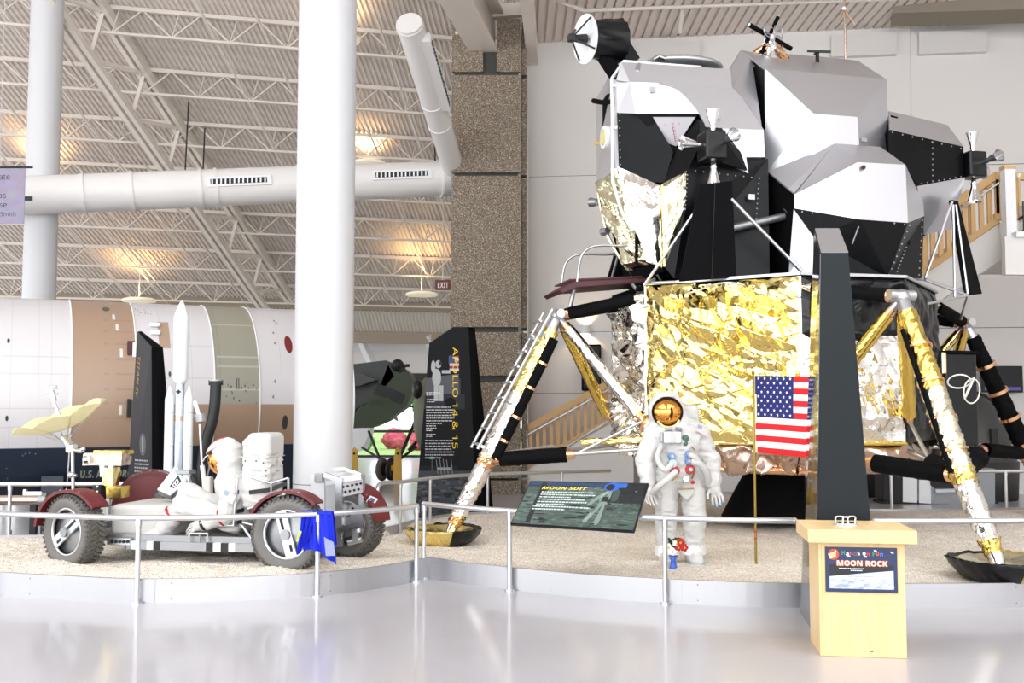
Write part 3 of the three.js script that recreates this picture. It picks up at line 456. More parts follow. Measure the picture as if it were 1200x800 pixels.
{
  const p = at(686, 386, 22.7), o = thing('wall_sconce', 'small white cylinder sconce glowing downward on the white wall', 'lamp', [p.x, p.y, -wallD(p.x) + 0.12]);
  mesh('shade', new THREE.CylinderGeometry(0.11, 0.11, 0.2, 20, 1, true), M.white, o); mesh('bulb', sph(0.05, 0, -0.02, 0), new THREE.MeshStandardMaterial({ color: 0xffffff, emissive: new THREE.Color().setRGB(1, 0.75, 0.45), emissiveIntensity: 5 }), o); mesh('bracket', box(0.06, 0.06, 0.1, 0, 0, -0.08), M.white, o);
  const l = new THREE.PointLight(new THREE.Color().setRGB(1, 0.68, 0.36), 4); l.position.set(p.x, p.y - 0.02, -wallD(p.x) + 0.12); l.castShadow = true; scene.add(l);
  const m = at(694, 430, 22.4), mo = thing('wall_monitor', 'black rectangular speaker box on the white wall under sconce', 'speaker', [m.x, m.y, -wallD(m.x) + 0.14]); mesh('cabinet', rbox(0.42, 1.02, 0.24, 0.02), M.blackMatte, mo); mesh('speaker_cloth', box(0.36, 0.94, 0.02, 0, 0, 0.125), M.dark, mo);
}
// ================================================================ exhibit platform: sand bed, aluminium curb, guard rails
const gp = (px, py) => onGround(px, py);
const frontL = [V(-8.6, 0, -12.4), V(-7.2, 0, -11.2), gp(0, 697), gp(80, 702), gp(165, 706), gp(270, 704), gp(370, 698), gp(450, 688), gp(502, 677)];
const frontR = [gp(502, 677), gp(545, 684), gp(602, 691), gp(690, 700), gp(780, 706), gp(860, 710), gp(940, 711.5), gp(1080, 712), gp(1200, 711), V(6.4, 0, -9.9), V(8.4, 0, -11.3), V(10.2, 0, -13.6)];
const sample = (pts, n) => new THREE.CatmullRomCurve3(pts, false, 'centripetal').getSpacedPoints(n);
const FL = sample(frontL, 60), FR = sample(frontR, 90), FRONT = [...FL, ...FR.slice(1)];
const backPts = [V(-8.6, 0, -12.4), V(-8.0, 0, -13.2), V(-6.5, 0, -13.1), V(-5.2, 0, -13.15), V(-3.6, 0, -13.2), V(-2.4, 0, -13.3), V(-1.75, 0, -13.9), V(-1.35, 0, -15.0), V(-0.9, 0, -15.7), V(-0.3, 0, -16.05), V(0.8, 0, -16.5), V(1.55, 0, -16.8), V(1.62, 0, -18.2), V(2.0, 0, -19.6), V(3.2, 0, -20.1), V(4.4, 0, -19.0), V(5.0, 0, -17.0), V(5.8, 0, -16.4), V(7.8, 0, -16.6), V(9.2, 0, -16.7), V(10.3, 0, -15.6), V(10.2, 0, -13.6)];
const BACK = sample(backPts, 150);
{
  const mounds = [[-0.9, -13.5, 2.2, -0.13], [-4.7, -10.7, 0.5, 0.05], [-2.3, -10.5, 0.6, 0.06], [-1.7, -11.1, 0.5, 0.03], [-3.4, -10.4, 1.0, 0.04], [1.5, -10.6, 0.8, 0.03]];
  const hgt = (x, z, e) => { let h = 0.2 + 0.05 * fbm(x * 0.8, z * 0.8, 4.2, 3) + 0.028 * fbm(x * 4, z * 4, 1.7, 3) + 0.02 * (hash3(Math.round(x * 50), Math.round(z * 50), 3) - 0.5); for (const [a, b, r, k] of mounds) { const d = ((x - a) ** 2 + (z - b) ** 2) / (r * r); h += k * Math.exp(-d * 2); } return 0.19 + (h - 0.19) * Math.min(1, e * 14); };
  const pick = (A, t) => { const f = t * (A.length - 1), i = Math.min(A.length - 2, Math.floor(f)); return A[i].clone().lerp(A[i + 1], f - i); };
  const g = grid(520, 170, (a, b) => { const p = pick(FRONT, a).lerp(pick(BACK, a), b); p.y = hgt(p.x, p.z, Math.min(b, 1 - b, a, 1 - a)); return p; }, (a, b, p) => [p.x * 0.27, p.z * 0.27]);
  const s = single('sand_bed', g, M.sand, 'pale grey gravelly sand bed covering the exhibit platform', 'sand'); s.userData.kind = 'stuff';
}
function curb(name, pts, nPanels, label, h = 0.225) {
  const o = thing(name, label, 'curb', [0, 0, 0], 0); const per = Math.floor((pts.length - 1) / nPanels);
  for (let k = 0; k < nPanels; k++) {
    const seg = pts.slice(k * per, k === nPanels - 1 ? pts.length : (k + 1) * per + 1), t = [], T = [];
    const nrm = seg.map((p, i) => { const a = seg[Math.max(0, i - 1)], b = seg[Math.min(seg.length - 1, i + 1)]; return V(-(b.z - a.z), 0, b.x - a.x).normalize(); });
    const th = 0.02 + 0.003 * (k & 1), o1 = seg.map((p, i) => p.clone().addScaledVector(nrm[i], th)), i1 = seg.map((p, i) => p.clone().addScaledVector(nrm[i], -0.01));
    const y = (p, v) => V(p.x, v, p.z), quad = (a, b, c, d) => t.push(a, b, c, a, c, d);
    for (let i = 0; i + 1 < seg.length; i++) { quad(y(o1[i], 0), y(o1[i + 1], 0), y(o1[i + 1], h), y(o1[i], h)); quad(y(o1[i], h), y(o1[i + 1], h), y(i1[i + 1], h), y(i1[i], h)); quad(y(i1[i + 1], 0), y(i1[i], 0), y(i1[i], h), y(i1[i + 1], h)); }
    const e = seg.length - 1; quad(y(i1[0], 0), y(o1[0], 0), y(o1[0], h), y(i1[0], h)); quad(y(o1[e], 0), y(i1[e], 0), y(i1[e], h), y(o1[e], h));
    mesh('curb_panel', soup(t), M.curbAlu, o);
    const sc = []; for (const [i, dy] of [[1, 0.04], [1, h - 0.04]]) { const q = o1[Math.min(i, e)]; sc.push(sph(0.008, q.x, dy, q.z, 1, 1, 1, 6)); } small(mesh('screws', join(sc), M.greyMetal, o));
  }
  return o;
}
curb('platform_curb', FL, 6, 'bent aluminium curb around the sand in front of the rover');
curb('platform_curb', FR, 9, 'bent aluminium curb around the sand in front of the lunar module');
curb('platform_curb', BACK.slice().reverse(), 8, 'aluminium curb along the far edge of the sand bed');
// guard rail: tube handrail on posts
const RAILH = 0.8;
function guardRail(path, postsAt, label, baseY = 0, endDown = [false, false]) {
  const o = thing('guard_rail', label, 'railing', [0, 0, 0], 0), pts = path.map(p => V(p.x, RAILH + baseY, p.z));
  if (endDown[0]) pts.unshift(pts[0].clone().add(V(-0.03, -0.14, 0.0))); if (endDown[1]) pts.push(pts[pts.length - 1].clone().add(V(0.03, -0.14, 0)));
  mesh('handrail', join(tube(pts, 0.027, pts.length * 4, 12), sph(0.029, pts[0].x, pts[0].y, pts[0].z, 1, 1, 1, 10), sph(0.029, pts.at(-1).x, pts.at(-1).y, pts.at(-1).z, 1, 1, 1, 10)), M.aluBright, o);
  for (const q of postsAt) { const po = mesh('post', join(cyl(V(q.x, baseY + 0.0, q.z), V(q.x, RAILH + baseY - 0.01, q.z), 0.024, 0.024, 14)), M.aluBright, o);
    mesh('collar', cyl(V(q.x, RAILH + baseY - 0.075, q.z), V(q.x, RAILH + baseY - 0.005, q.z), 0.03, 0.03, 14), M.aluBright, po); mesh('flange', cyl(V(q.x, baseY, q.z), V(q.x, baseY + 0.02, q.z), 0.05, 0.05, 14), M.aluBright, po); mesh('curb_bracket', box(0.04, 0.16, 0.03, q.x, baseY + 0.13, q.z - 0.03), M.aluBright, po); }
  return o;
}
const outward = (pts, d) => pts.map((p, i) => { const a = pts[Math.max(0, i - 1)], b = pts[Math.min(pts.length - 1, i + 1)]; return p.clone().addScaledVector(V(-(b.z - a.z), 0, b.x - a.x).normalize(), d); });
const nearPx = (pts, px) => pts.reduce((best, p) => { const q = 600 + FOCAL * p.x / -p.z; return Math.abs(q - px) < Math.abs(best[0] - px) ? [q, p] : best; }, [1e9, null])[1];
const oL = outward(FL, 0.07), oR = outward(FR, 0.07), pxOf = p => 600 + FOCAL * p.x / -p.z;
guardRail(oL.filter(p => pxOf(p) < 499), [-3, 163, 370, 489].map(x => nearPx(oL, x)), 'silver tube guard rail on posts in front of the rover');
guardRail(oR.filter(p => pxOf(p) < 941 && p.z < -9.5).slice(0), [499, 602, 780].map(x => nearPx(oR, x)), 'silver tube guard rail in front of the standing space suit');
{ const a = [1021, 1060, 1100, 1150, 1200].map(x => nearPx(oR, x)); guardRail([...a, oR[oR.length - 22], oR[oR.length - 12]], [nearPx(oR, 1215), oR[oR.length - 12]], 'silver tube guard rail running out from behind the wooden kiosk'); }
{ const b = backPts.map(p => p.clone()); guardRail([V(-8, 0, -13.05), V(-6.5, 0, -13.15), V(-5.2, 0, -13.2), V(-4.75, 0, -13.22)], [V(-6.4, 0, -13.15), V(-5.0, 0, -13.2)], 'silver tube guard rail behind the rover beside the rocket body', 0.06);
  const r = [V(-1.78, 0, -13.75), V(-1.55, 0, -14.3), V(-1.2, 0, -15.1), V(-0.75, 0, -15.75), V(0, 0, -16.2), V(0.8, 0, -16.55), V(1.6, 0, -16.85)]; guardRail(r, [V(-1.55, 0, -14.3), V(-1.2, 0, -15.1), V(-0.38, 0, -15.98), V(0.8, 0, -16.55)], 'dull tube guard rail behind the lander leg by the wooden stairs', 0, [true, false]);
  guardRail([V(5.4, 0, -16.55), V(6.6, 0, -16.6), V(7.9, 0, -16.7), V(9.0, 0, -16.75)], [V(6.1, 0, -16.58), V(8.0, 0, -16.7)], 'dull tube guard rail behind the gold lander leg'); }
{ // white plate fixed on the far rail
  const p = at(38, 578, 13.2); const o = thing('rail_plate', 'small white plate fixed to the rail behind the rover', 'plate', [p.x, p.y, p.z]); mesh('plate', rbox(0.24, 0.05, 0.03, 0.008), M.white, o); mesh('clip', box(0.04, 0.06, 0.05, -0.1, 0.02, -0.02), M.alu, o); }
// ---- blue cloth hung over the front rail
{
  const c = nearPx(oL, 383), o = thing('blue_jacket', 'royal blue cloth with lime trim draped over the rover guard rail', 'cloth', [c.x, RAILH, c.z], -0.16);
  const fold = (w0, w1, len, z, s, x0 = 0) => grid(30, 34, (a, b) => { const w = w0 + (w1 - w0) * b; const x = x0 + (a - 0.5) * w + 0.06 * b * Math.sin(s), wave = 0.018 * Math.sin(a * 17 + s + b * 2) * (0.3 + b) + 0.012 * Math.sin(a * 31 + s * 3); const hem = len * (1 - 0.16 * Math.sin(a * 3.6 + s) * b); return V(x, 0.032 - b * hem, z * (0.6 + 0.4 * b) + wave); });
  const over = grid(30, 8, (a, b) => { const t = b * Math.PI; return V((a - 0.5) * 0.3, 0.0 + 0.034 * Math.sin(t), 0.034 * Math.cos(t)); });
  mesh('front_drape', fold(0.3, 0.34, 0.44, 0.036, 0.8), M.blueCloth, o); mesh('back_drape', fold(0.3, 0.28, 0.3, -0.036, 2.1), M.blueCloth, o); mesh('top_fold', over, M.blueCloth, o);
  mesh('side_fold', fold(0.14, 0.1, 0.36, 0.06, 4.4, -0.08), M.blueCloth, o);
  mesh('lime_trim', grid(4, 10, (a, b) => V(-0.17 - 0.03 * b + 0.03 * a, -0.16 - 0.1 * b, 0.06 + 0.006 * Math.sin(b * 6))), M.lime, o);
  mesh('lining', grid(8, 12, (a, b) => V(0.09 + 0.09 * a + 0.02 * b, -0.21 - 0.18 * b - 0.05 * a * (1 - b), 0.075 - 0.02 * a)), M.clothLining, o);
  for (const k of ['front_drape', 'back_drape', 'top_fold', 'side_fold', 'lime_trim', 'lining']) o.getObjectByName(k).material.side = THREE.DoubleSide;
}

// ================================================================ signs and pylons
function paragraph(g, x, y, w, lines, lh, col, jag = 0.25) { g.fillStyle = col; for (let i = 0; i < lines; i++) { let cx = x; const end = x + w * (i === lines - 1 ? 0.55 : 1 - jag * rnd()); while (cx < end) { const ww = 6 + rnd() * 22; g.fillRect(cx, y + i * lh, Math.min(ww, end - cx), lh * 0.42); cx += ww + 5; } } }
// ---- tall black pylon with Apollo 14 & 15
function facePanel(pts, tex, rough = 0.4) {   // textured face, pts = bottom-left, bottom-right, top-right, top-left
  const [a, b, c, d] = pts; const g = soup([a, b, c, a, c, d], [[0, 0], [1, 0], [1, 1], [0, 0], [1, 1], [0, 1]]); return g;
}
function pylonFromOutline(o, front, depthVec, mat, offs) { // solid prism from front outline and a back offset
  const back = front.map((p, i) => p.clone().add(offs ? offs[i] : depthVec)), t = [], c = front.reduce((a, p) => a.add(p), V(0, 0, 0)).multiplyScalar(1 / front.length);
  const n = front[1].clone().sub(front[0]).cross(front[2].clone().sub(front[0])).normalize(); if (n.dot(depthVec) > 0) { front = front.slice().reverse(); back.reverse(); n.negate(); }
  const tri = THREE.ShapeUtils.triangulateShape(flat2(front, n), []);
  for (const [i, j, k] of tri) { const f = front[j].clone().sub(front[i]).cross(front[k].clone().sub(front[i])).dot(n) > 0; t.push(...(f ? [front[i], front[j], front[k]] : [front[i], front[k], front[j]]), ...(f ? [back[i], back[k], back[j]] : [back[i], back[j], back[k]])); }
  for (let i = 0; i < front.length; i++) { const j = (i + 1) % front.length; t.push(front[i], back[i], back[j], front[i], back[j], front[j]); }
  return boxUV(soup(t));
}
{
  const d = 16.9, bl = at(485, 612, d), tr = at(549, 383, d), local = (px, py) => at(px, py, d);
  const o = thing('information_pylon', 'tall black pylon with yellow APOLLO 14 & 15 lettering and moon photographs', 'sign', [0, 0, 0]);
  const pts = [[486, 618], [559, 618], [549, 383], [531, 383], [503, 402]].map(a => local(...a)); pts[0].y = pts[1].y = 0;
  mesh('pylon_body', pylonFromOutline(o, pts, V(0.27, 0, -0.5), M.blackMatte, [V(0.27, 0, -0.5), V(0.27, 0, -0.5), V(0.1, 0, -0.25), V(0.1, 0, -0.25), V(0.1, 0, -0.25)]), M.blackMatte, o);
  const W = 512, H = 1400, X = px => (px - 486) / 74 * W, Y = py => (py - 383) / 235 * H;
  const t = canvasTex(W, H, (g) => {
    g.fillStyle = '#131317'; g.fillRect(0, 0, W, H);
    // moonscape bands
    g.fillStyle = '#3a3c42'; g.fillRect(0, Y(444), X(540), Y(462) - Y(444)); g.fillStyle = '#54565c'; g.beginPath(); g.moveTo(X(487), Y(458)); g.lineTo(X(496), Y(444)); g.lineTo(X(538), Y(438)); g.lineTo(X(538), Y(466)); g.lineTo(X(487), Y(466)); g.fill();
    g.fillStyle = '#2c2e34'; g.fillRect(X(494), Y(462), X(545) - X(494), Y(480) - Y(462));
    // flag
    g.fillStyle = '#46527a'; g.fillRect(X(526), Y(417), X(533) - X(526), 58); for (let i = 0; i < 6; i++) { g.fillStyle = i % 2 ? '#c9c0bd' : '#8d4148'; g.fillRect(X(i < 3 ? 533 : 527), Y(417) + i * 18, X(538) - X(i < 3 ? 533 : 527), 18); }
    // suited figure in the photograph
    g.fillStyle = '#aaacac'; const E = (x, y, a, b) => { g.beginPath(); g.ellipse(X(x), Y(y), a, b, 0, 0, 7); g.fill(); }; E(514, 427, 24, 28); E(512, 443, 36, 64); g.fillRect(X(509), Y(452), 36, 110); g.fillRect(X(515), Y(452), 34, 110); g.fillRect(X(518), Y(434), 70, 24); E(508, 430, 18, 44); g.fillStyle = '#33343a'; E(516, 426, 13, 16);
    g.fillStyle = '#0c0c0f'; E(528, 473, 46, 38);
    // text blocks
    paragraph(g, X(500), Y(460), 130, 2, 16, '#d6d6d6'); paragraph(g, X(501), Y(468), 120, 2, 16, '#bdbdbd'); paragraph(g, X(500), Y(477), 230, 7, 19, '#b8b8ba', 0.12);
    paragraph(g, X(500), Y(499), 100, 3, 16, '#cfcfcf'); paragraph(g, X(500), Y(509), 90, 2, 14, '#cfcfcf'); paragraph(g, X(499), Y(516), 235, 7, 20, '#b4b4b8', 0.12);
    // lower photograph: antenna dish and rover on grey ground
    g.fillStyle = '#1d2024'; g.fillRect(0, Y(546), X(537), Y(555) - Y(546)); g.fillStyle = '#44474b'; g.fillRect(0, Y(552), X(552), Y(618) - Y(552)); for (let i = 0; i < 160; i++) { g.fillStyle = ['#2c2e31', '#5b5e62', '#393b3f'][i % 3]; g.beginPath(); g.ellipse(rnd() * X(556), Y(556) + rnd() * (Y(612) - Y(556)), 6 + rnd() * 40, 3 + rnd() * 9, 0, 0, 7); g.fill(); }
    g.fillStyle = '#7fae92'; E(507, 537, 30, 9); g.strokeStyle = '#6f7a75'; g.lineWidth = 4; g.beginPath(); g.moveTo(X(507), Y(537)); g.lineTo(X(507), Y(552)); g.stroke(); g.strokeStyle = '#9a9a9a'; for (const x of [512, 516, 520, 524, 529]) { g.beginPath(); g.moveTo(X(x), Y(537 + (x % 3))); g.lineTo(X(x + 2), Y(556)); g.stroke(); } g.fillStyle = '#8e8e8e'; g.fillRect(X(513), Y(548), 110, 20);
    // title, running downwards
    g.save(); g.translate(X(533.6), Y(407)); g.rotate(Math.PI / 2); g.fillStyle = '#efca3e'; g.font = '92px sans-serif'; g.textBaseline = 'middle'; g.scale(1.06, 0.62); g.fillText('APOLLO 14 & 15', 0, 0); g.restore();
  });
  const z = V(0, 0, 0.006), f = [[486, 618], [560, 618], [560, 383], [486, 383]].map(a => local(...a).add(z));
  // printed face follows the pylon outline
  const o2 = pts.map(p => p.clone().add(z)), uvOf = p => { const q = p.clone().sub(z); const px = 600 + (q.x / d) * FOCAL * 1, e = [f[0], f[1], f[3]]; return [(p.x - f[3].x) / (f[2].x - f[3].x), (p.y - f[0].y) / (f[3].y - f[0].y)]; };
  const tri = THREE.ShapeUtils.triangulateShape(o2.map(p => new THREE.Vector2(p.x, p.y)), []); const tt = [], uu = []; for (const T of tri) for (const k of T) { tt.push(o2[k]); uu.push(uvOf(o2[k])); }
  const g = soup(tt, uu); mesh('printed_face', g, P(0xffffff, 0.5, 0, { map: t, side: THREE.DoubleSide, specularIntensity: 0.25 }), o);
}
// ---- black pylon with TITAN IV beside the rocket body
{
  const d = 13.75, o = thing('information_pylon', 'slim black pylon with yellow TITAN IV lettering before the rocket body', 'sign', [0, 0, 0]);
  const A = (px, py, dd = d) => at(px, py, dd), fl = 13.75;
  const ring = (y0, pts) => pts;
  // left printed face (turned away) and dark front face
  const bl = A(144, 700, 14.05), bm = A(178, 700, 13.6), br = A(196, 700, 13.75); for (const p of [bl, bm, br]) p.y = 0;
  const tl = A(162, 388, 14.05), tm = A(178.5, 406, 13.6), tr = A(191, 407, 13.75);
  mesh('pylon_body', new ConvexGeometry([bl, bm, br, tl, tm, tr, A(166, 388, 14.3), V(br.x, 0, br.z - 0.45), V(bl.x + 0.1, 0, bl.z - 0.35)]), M.blackMatte, o);
  const t = canvasTex(300, 1300, (g, W, H) => { g.fillStyle = '#3a393c'; g.fillRect(0, 0, W, H); g.save(); g.translate(70, 130); g.rotate(Math.PI / 2); g.fillStyle = '#b89a36'; g.font = '62px sans-serif'; g.textBaseline = 'middle'; g.scale(1.05, 0.9); g.fillText('TITAN IV', 0, 0); g.restore(); g.fillStyle = '#5d5f63'; g.beginPath(); g.ellipse(205, 640, 34, 74, 0, 0, 7); g.fill(); g.fillStyle = '#8b8d8c'; g.fillRect(196, 590, 16, 100); paragraph(g, 120, 740, 150, 7, 24, '#9fa0a2', 0.1); g.fillStyle = '#55565a'; g.fillRect(130, 950, 60, 90); });
  const z = V(-0.008, 0, 0.008); const pt = [bl, bm, tm, tl].map(p => p.clone().add(z)); const g = facePanel(pt); mesh('printed_face', g, P(0xffffff, 0.5, 0, { map: t, side: THREE.DoubleSide, specularIntensity: 0.3 }), o);
}
// ---- black pylon behind the kiosk with a mirror-polished side
{
  const o = thing('information_pylon', 'tall black pylon with polished side standing behind the wooden kiosk', 'sign', [0, 0, 0]);
  const A = (px, py, d) => at(px, py, d), b0 = onGround(957, 745), b0b = V(b0.x - 0.02, 0, b0.z - 1.0), w = 0.66;
  const tl = A(962, 296, 8.4), tr = A(994, 296, 8.4), tb = A(955, 268, 9.1), tbr = A(983, 268, 9.1);
  const fbl = V(b0.x, 0, -8.4), fbr = A(1030, 690, 8.4); fbr.y = 0; const bbl = A(938.5, 700, 9.35); bbl.y = 0; const bbr = V(fbr.x + 0.05, 0, -9.3);
  mesh('pylon_body', new ConvexGeometry([fbl, fbr, tl, tr, tb, tbr, bbl, bbr]), P(0x1b2023, 0.45, 0, { specularIntensity: 0.35 }), o);
  mesh('polished_side', panelGeo([fbl.clone().add(V(-0.01, 0, 0)), bbl.clone().add(V(-0.01, 0, 0)), tb.clone().add(V(-0.008, -0.01, 0)), tl.clone().add(V(-0.008, -0.01, 0))], V(-20, 1, -8), 0.006), S(0x4a4a4c, 0.07, 1.0), o);
  mesh('slanted_top', panelGeo([tl, tr, tbr, tb].map(p => p.clone().add(V(0, 0.005, 0.004))), EYEP.clone().add(V(0, 20, 0)), 0.006), S(0xa9a7a9, 0.3, 0.6), o);
}
// ---- tilted MOON SUIT reading panel
{
  const c = [at(598, 613, 9.98), at(743, 622, 9.52), at(760, 566, 10.05), at(622, 563, 10.42)], o = thing('reading_panel', 'tilted panel titled MOON SUIT with lunar photograph on the rail', 'sign', [0, 0, 0]);
  const t = canvasTex(1024, 560, (g, W, H) => {
    const gr = g; gr.fillStyle = '#3f4d49'; gr.fillRect(0, 0, W, H); gr.fillStyle = '#1a2430'; gr.fillRect(0, 0, W, 90); gr.fillStyle = '#223a5c'; gr.fillRect(0, 16, W * 0.7, 40);
    for (let i = 0; i < 900; i++) { const y = 70 + rnd() * 490; gr.fillStyle = ['#5d7166', '#384840', '#6d8175', '#2a3530', '#4a5b53'][i % 5]; gr.globalAlpha = 0.5; gr.beginPath(); gr.ellipse(rnd() * W, y, 8 + rnd() * 46, 2 + rnd() * 8, 0, 0, 7); gr.fill(); }
    gr.globalAlpha = 1; gr.fillStyle = '#131a1c'; for (let i = 0; i < 34; i++) { gr.beginPath(); gr.ellipse(rnd() * W, 200 + rnd() * 330, 14 + rnd() * 44, 4 + rnd() * 9, 0, 0, 7); gr.fill(); }
    gr.fillStyle = '#10181c'; gr.fillRect(W * 0.72, 0, W * 0.28, 260); gr.fillStyle = '#20302c'; for (let i = 0; i < 200; i++) gr.fillRect(W * 0.7 + rnd() * W * 0.3, 150 + rnd() * 200, 20, 5);
    gr.fillStyle = '#161d22'; gr.fillRect(112, 0, 44, 540); gr.fillRect(150, 60, 36, 300);
    gr.save(); gr.font = 'italic bold 56px sans-serif'; gr.fillStyle = '#e8d24a'; gr.scale(1.25, 0.95); gr.fillText('MOON SUIT', 96, 118); gr.restore();
    paragraph(gr, 140, 140, 500, 3, 33, '#c9d4cf', 0.1); paragraph(gr, 140, 236, 440, 3, 33, '#c9d4cf', 0.2); paragraph(gr, 120, 330, 520, 2, 34, '#c9d4cf', 0.2);
    // walking suited figure in the photograph
    gr.strokeStyle = '#74857d'; gr.lineCap = 'round'; const ln = (w, ...p) => { gr.lineWidth = w; gr.beginPath(); gr.moveTo(p[0], p[1]); for (let i = 2; i < p.length; i += 2) gr.lineTo(p[i], p[i + 1]); gr.stroke(); };
    ln(70, 735, 140, 705, 240); ln(34, 690, 150, 625, 240, 596, 290); ln(38, 690, 280, 645, 390, 606, 490); ln(42, 728, 280, 722, 390, 704, 505); gr.strokeStyle = '#4f5f59'; ln(20, 715, 170, 690, 250); ln(16, 668, 300, 640, 380); gr.strokeStyle = '#8b9c93'; ln(14, 705, 130, 672, 200); ln(12, 640, 400, 610, 480); gr.strokeStyle = '#3c4a45'; ln(58, 790, 120, 788, 215); ln(24, 742, 290, 745, 500); gr.strokeStyle = '#1d2624'; ln(10, 760, 120, 760, 260); ln(14, 590, 505, 560, 512); ln(14, 690, 515, 660, 520); gr.fillStyle = '#2b5bb5'; gr.beginPath(); gr.ellipse(735, 60, 66, 58, 0, 0, 7); gr.fill(); gr.fillRect(770, 10, 90, 60); gr.fillStyle = '#15191d'; gr.beginPath(); gr.ellipse(722, 66, 38, 40, 0, 0, 7); gr.fill(); gr.fillStyle = '#1f2926'; gr.fillRect(690, 190, 50, 60);
    gr.fillStyle = '#dfe6e2'; gr.beginPath(); gr.arc(950, 110, 4, 0, 7); gr.fill();
  });
  const n = c[1].clone().sub(c[0]).cross(c[3].clone().sub(c[0])).normalize();
  mesh('board', panelGeo(c, EYEP.clone().add(V(0, 4, 0)), 0.03), M.black, o);
  const ct = c[0].clone().add(c[1]).add(c[2]).add(c[3]).multiplyScalar(0.25), ins = c.map(p => p.clone().lerp(ct, 0.015).addScaledVector(n, 0.004)); mesh('printed_face', facePanel(ins), P(0xffffff, 0.4, 0, { map: t, clearcoat: 0.3, clearcoatRoughness: 0.2 }), o);
  const bk = c[0].clone().lerp(c[3], 0.2); for (const t of [0.06, 0.75]) { const m0 = c[0].clone().lerp(c[1], t).lerp(c[3].clone().lerp(c[2], t), 0.45), r0 = nearPx(oR, pxOf(m0)); mesh('bracket', bar(V(r0.x, RAILH, r0.z), m0.add(V(0, -0.03, 0)), 0.04), M.alu, o); }
}
// ---- wooden MOON ROCK kiosk
{
  const a = onGround(963, 770), b = onGround(1061, 770), w = b.x - a.x, o = thing('kiosk', 'light maple kiosk with MOON ROCK poster in front of the curb', 'kiosk', [(a.x + b.x) / 2, 0, a.z], -0.14);
  const uvw = g => boxUV(g, 0.8), D = 0.5;
  mesh('cabinet', uvw(rbox(w, 0.84, D, 0.006, 0, 0.42, -D / 2)), M.oak, o);
  mesh('counter_top', uvw(rbox(w * 1.26, 0.1, D * 1.32, 0.008, -0.005, 0.89, -D / 2)), M.oak, o);
  mesh('corner_joint', box(0.006, 0.84, 0.004, -w / 2 + 0.02, 0.42, 0.0), M.pine, o); mesh('scuff', box(0.02, 0.008, 0.002, 0.06, 0.045, 0.001), M.maroonDark, o);
  const t = canvasTex(1000, 640, (g, W, H) => {
    g.fillStyle = '#18274e'; g.fillRect(0, 0, W, H); g.fillStyle = '#0b0a0e'; g.fillRect(55, 250, 890, 330);
    g.fillStyle = '#b9c4ea'; g.beginPath(); g.moveTo(55, 420); g.quadraticCurveTo(500, 370, 945, 325); g.lineTo(945, 590); g.lineTo(55, 590); g.fill(); for (let i = 0; i < 260; i++) { g.fillStyle = ['rgba(255,255,255,.28)', 'rgba(120,130,200,.22)', 'rgba(90,90,170,.2)'][i % 3]; g.beginPath(); g.ellipse(80 + rnd() * 840, 450 + rnd() * 130, 10 + rnd() * 60, 4 + rnd() * 12, -0.2, 0, 7); g.fill(); }
    g.fillStyle = '#e2452f'; g.beginPath(); g.arc(118, 105, 76, 0, 7); g.fill(); g.fillStyle = '#f2cf9c'; g.beginPath(); g.moveTo(40, 100); g.lineTo(110, 74); g.lineTo(160, 40); g.lineTo(150, 92); g.lineTo(150, 140); g.lineTo(70, 172); g.fill(); g.fillStyle = '#b98a52'; g.font = 'bold 18px sans-serif'; for (let i = 0; i < 3; i++) g.fillRect(64, 104 + i * 18, 70, 7);
    g.font = 'bold 86px sans-serif'; const cols = ['#3f8a72', '#f3f3f3', '#d6423a', '#6e4d6e', '#e8dcae', 0, '#f1f1f1', '#c23b2e', '#2c2c33', '#3f8a72', '#e35a3a', '#4c6fd0']; let x = 222; [...'Hands on Fun'].forEach((ch, i) => { if (ch === ' ') { x += 26; return; } g.fillStyle = cols[i] || '#f1f1f1'; g.fillText(ch, x, 112 + (i % 2) * 10); x += g.measureText(ch).width + 2; });
    g.fillStyle = '#f4f4f4'; for (const [ex, ey] of [[330, 128], [560, 130], [930, 66], [700, 48]]) { g.beginPath(); g.ellipse(ex, ey, 24, 12, 0.4, 0, 7); g.fill(); }
    g.font = 'bold 116px sans-serif'; g.save(); g.scale(1.0, 0.86); g.lineWidth = 14; g.strokeStyle = '#e4572e'; g.lineJoin = 'round'; g.textAlign = 'center'; g.strokeText('MOON ROCK', 508, 306); g.fillStyle = '#f7dcc0'; g.fillText('MOON ROCK', 508, 306); g.restore();
    g.fillStyle = '#e8e8ea'; paragraph(g, 190, 298, 620, 1, 30, '#e6e6e8', 0); paragraph(g, 350, 324, 300, 1, 30, '#e6e6e8', 0); g.fillStyle = '#8c2f52'; g.font = '30px sans-serif'; g.fillText('Touch a piece of the moon!', 300, 424);
  });
  const po = mesh('poster', box(0.515, 0.33, 0.012, -0.005, 0.64, 0.006), [M.navy, M.navy, M.navy, M.navy, S(0xffffff, 0.35, 0, { map: t }), M.navy], o);
}
{ // metal holder that rests on the kiosk
  const k = scene.getObjectByName('kiosk').position, o = thing('rock_holder', 'small chrome fixture standing on the kiosk counter', 'fixture', [k.x - 0.03, 0.94, k.z - 0.26]);
  mesh('base_plate', new THREE.CylinderGeometry(0.085, 0.09, 0.018, 28).translate(0, 0.009, 0), M.chrome, o);
  for (const x of [-0.05, 0.045]) mesh('bent_bar', tube([V(x - 0.03, 0.015, 0.02), V(x - 0.03, 0.06, 0.02), V(x, 0.066, 0.01), V(x + 0.03, 0.06, 0), V(x + 0.03, 0.015, 0)], 0.007, 24, 8), M.chrome, o); mesh('top_plate', box(0.05, 0.01, 0.05, 0, 0.064, 0.01), M.chrome, o);
}
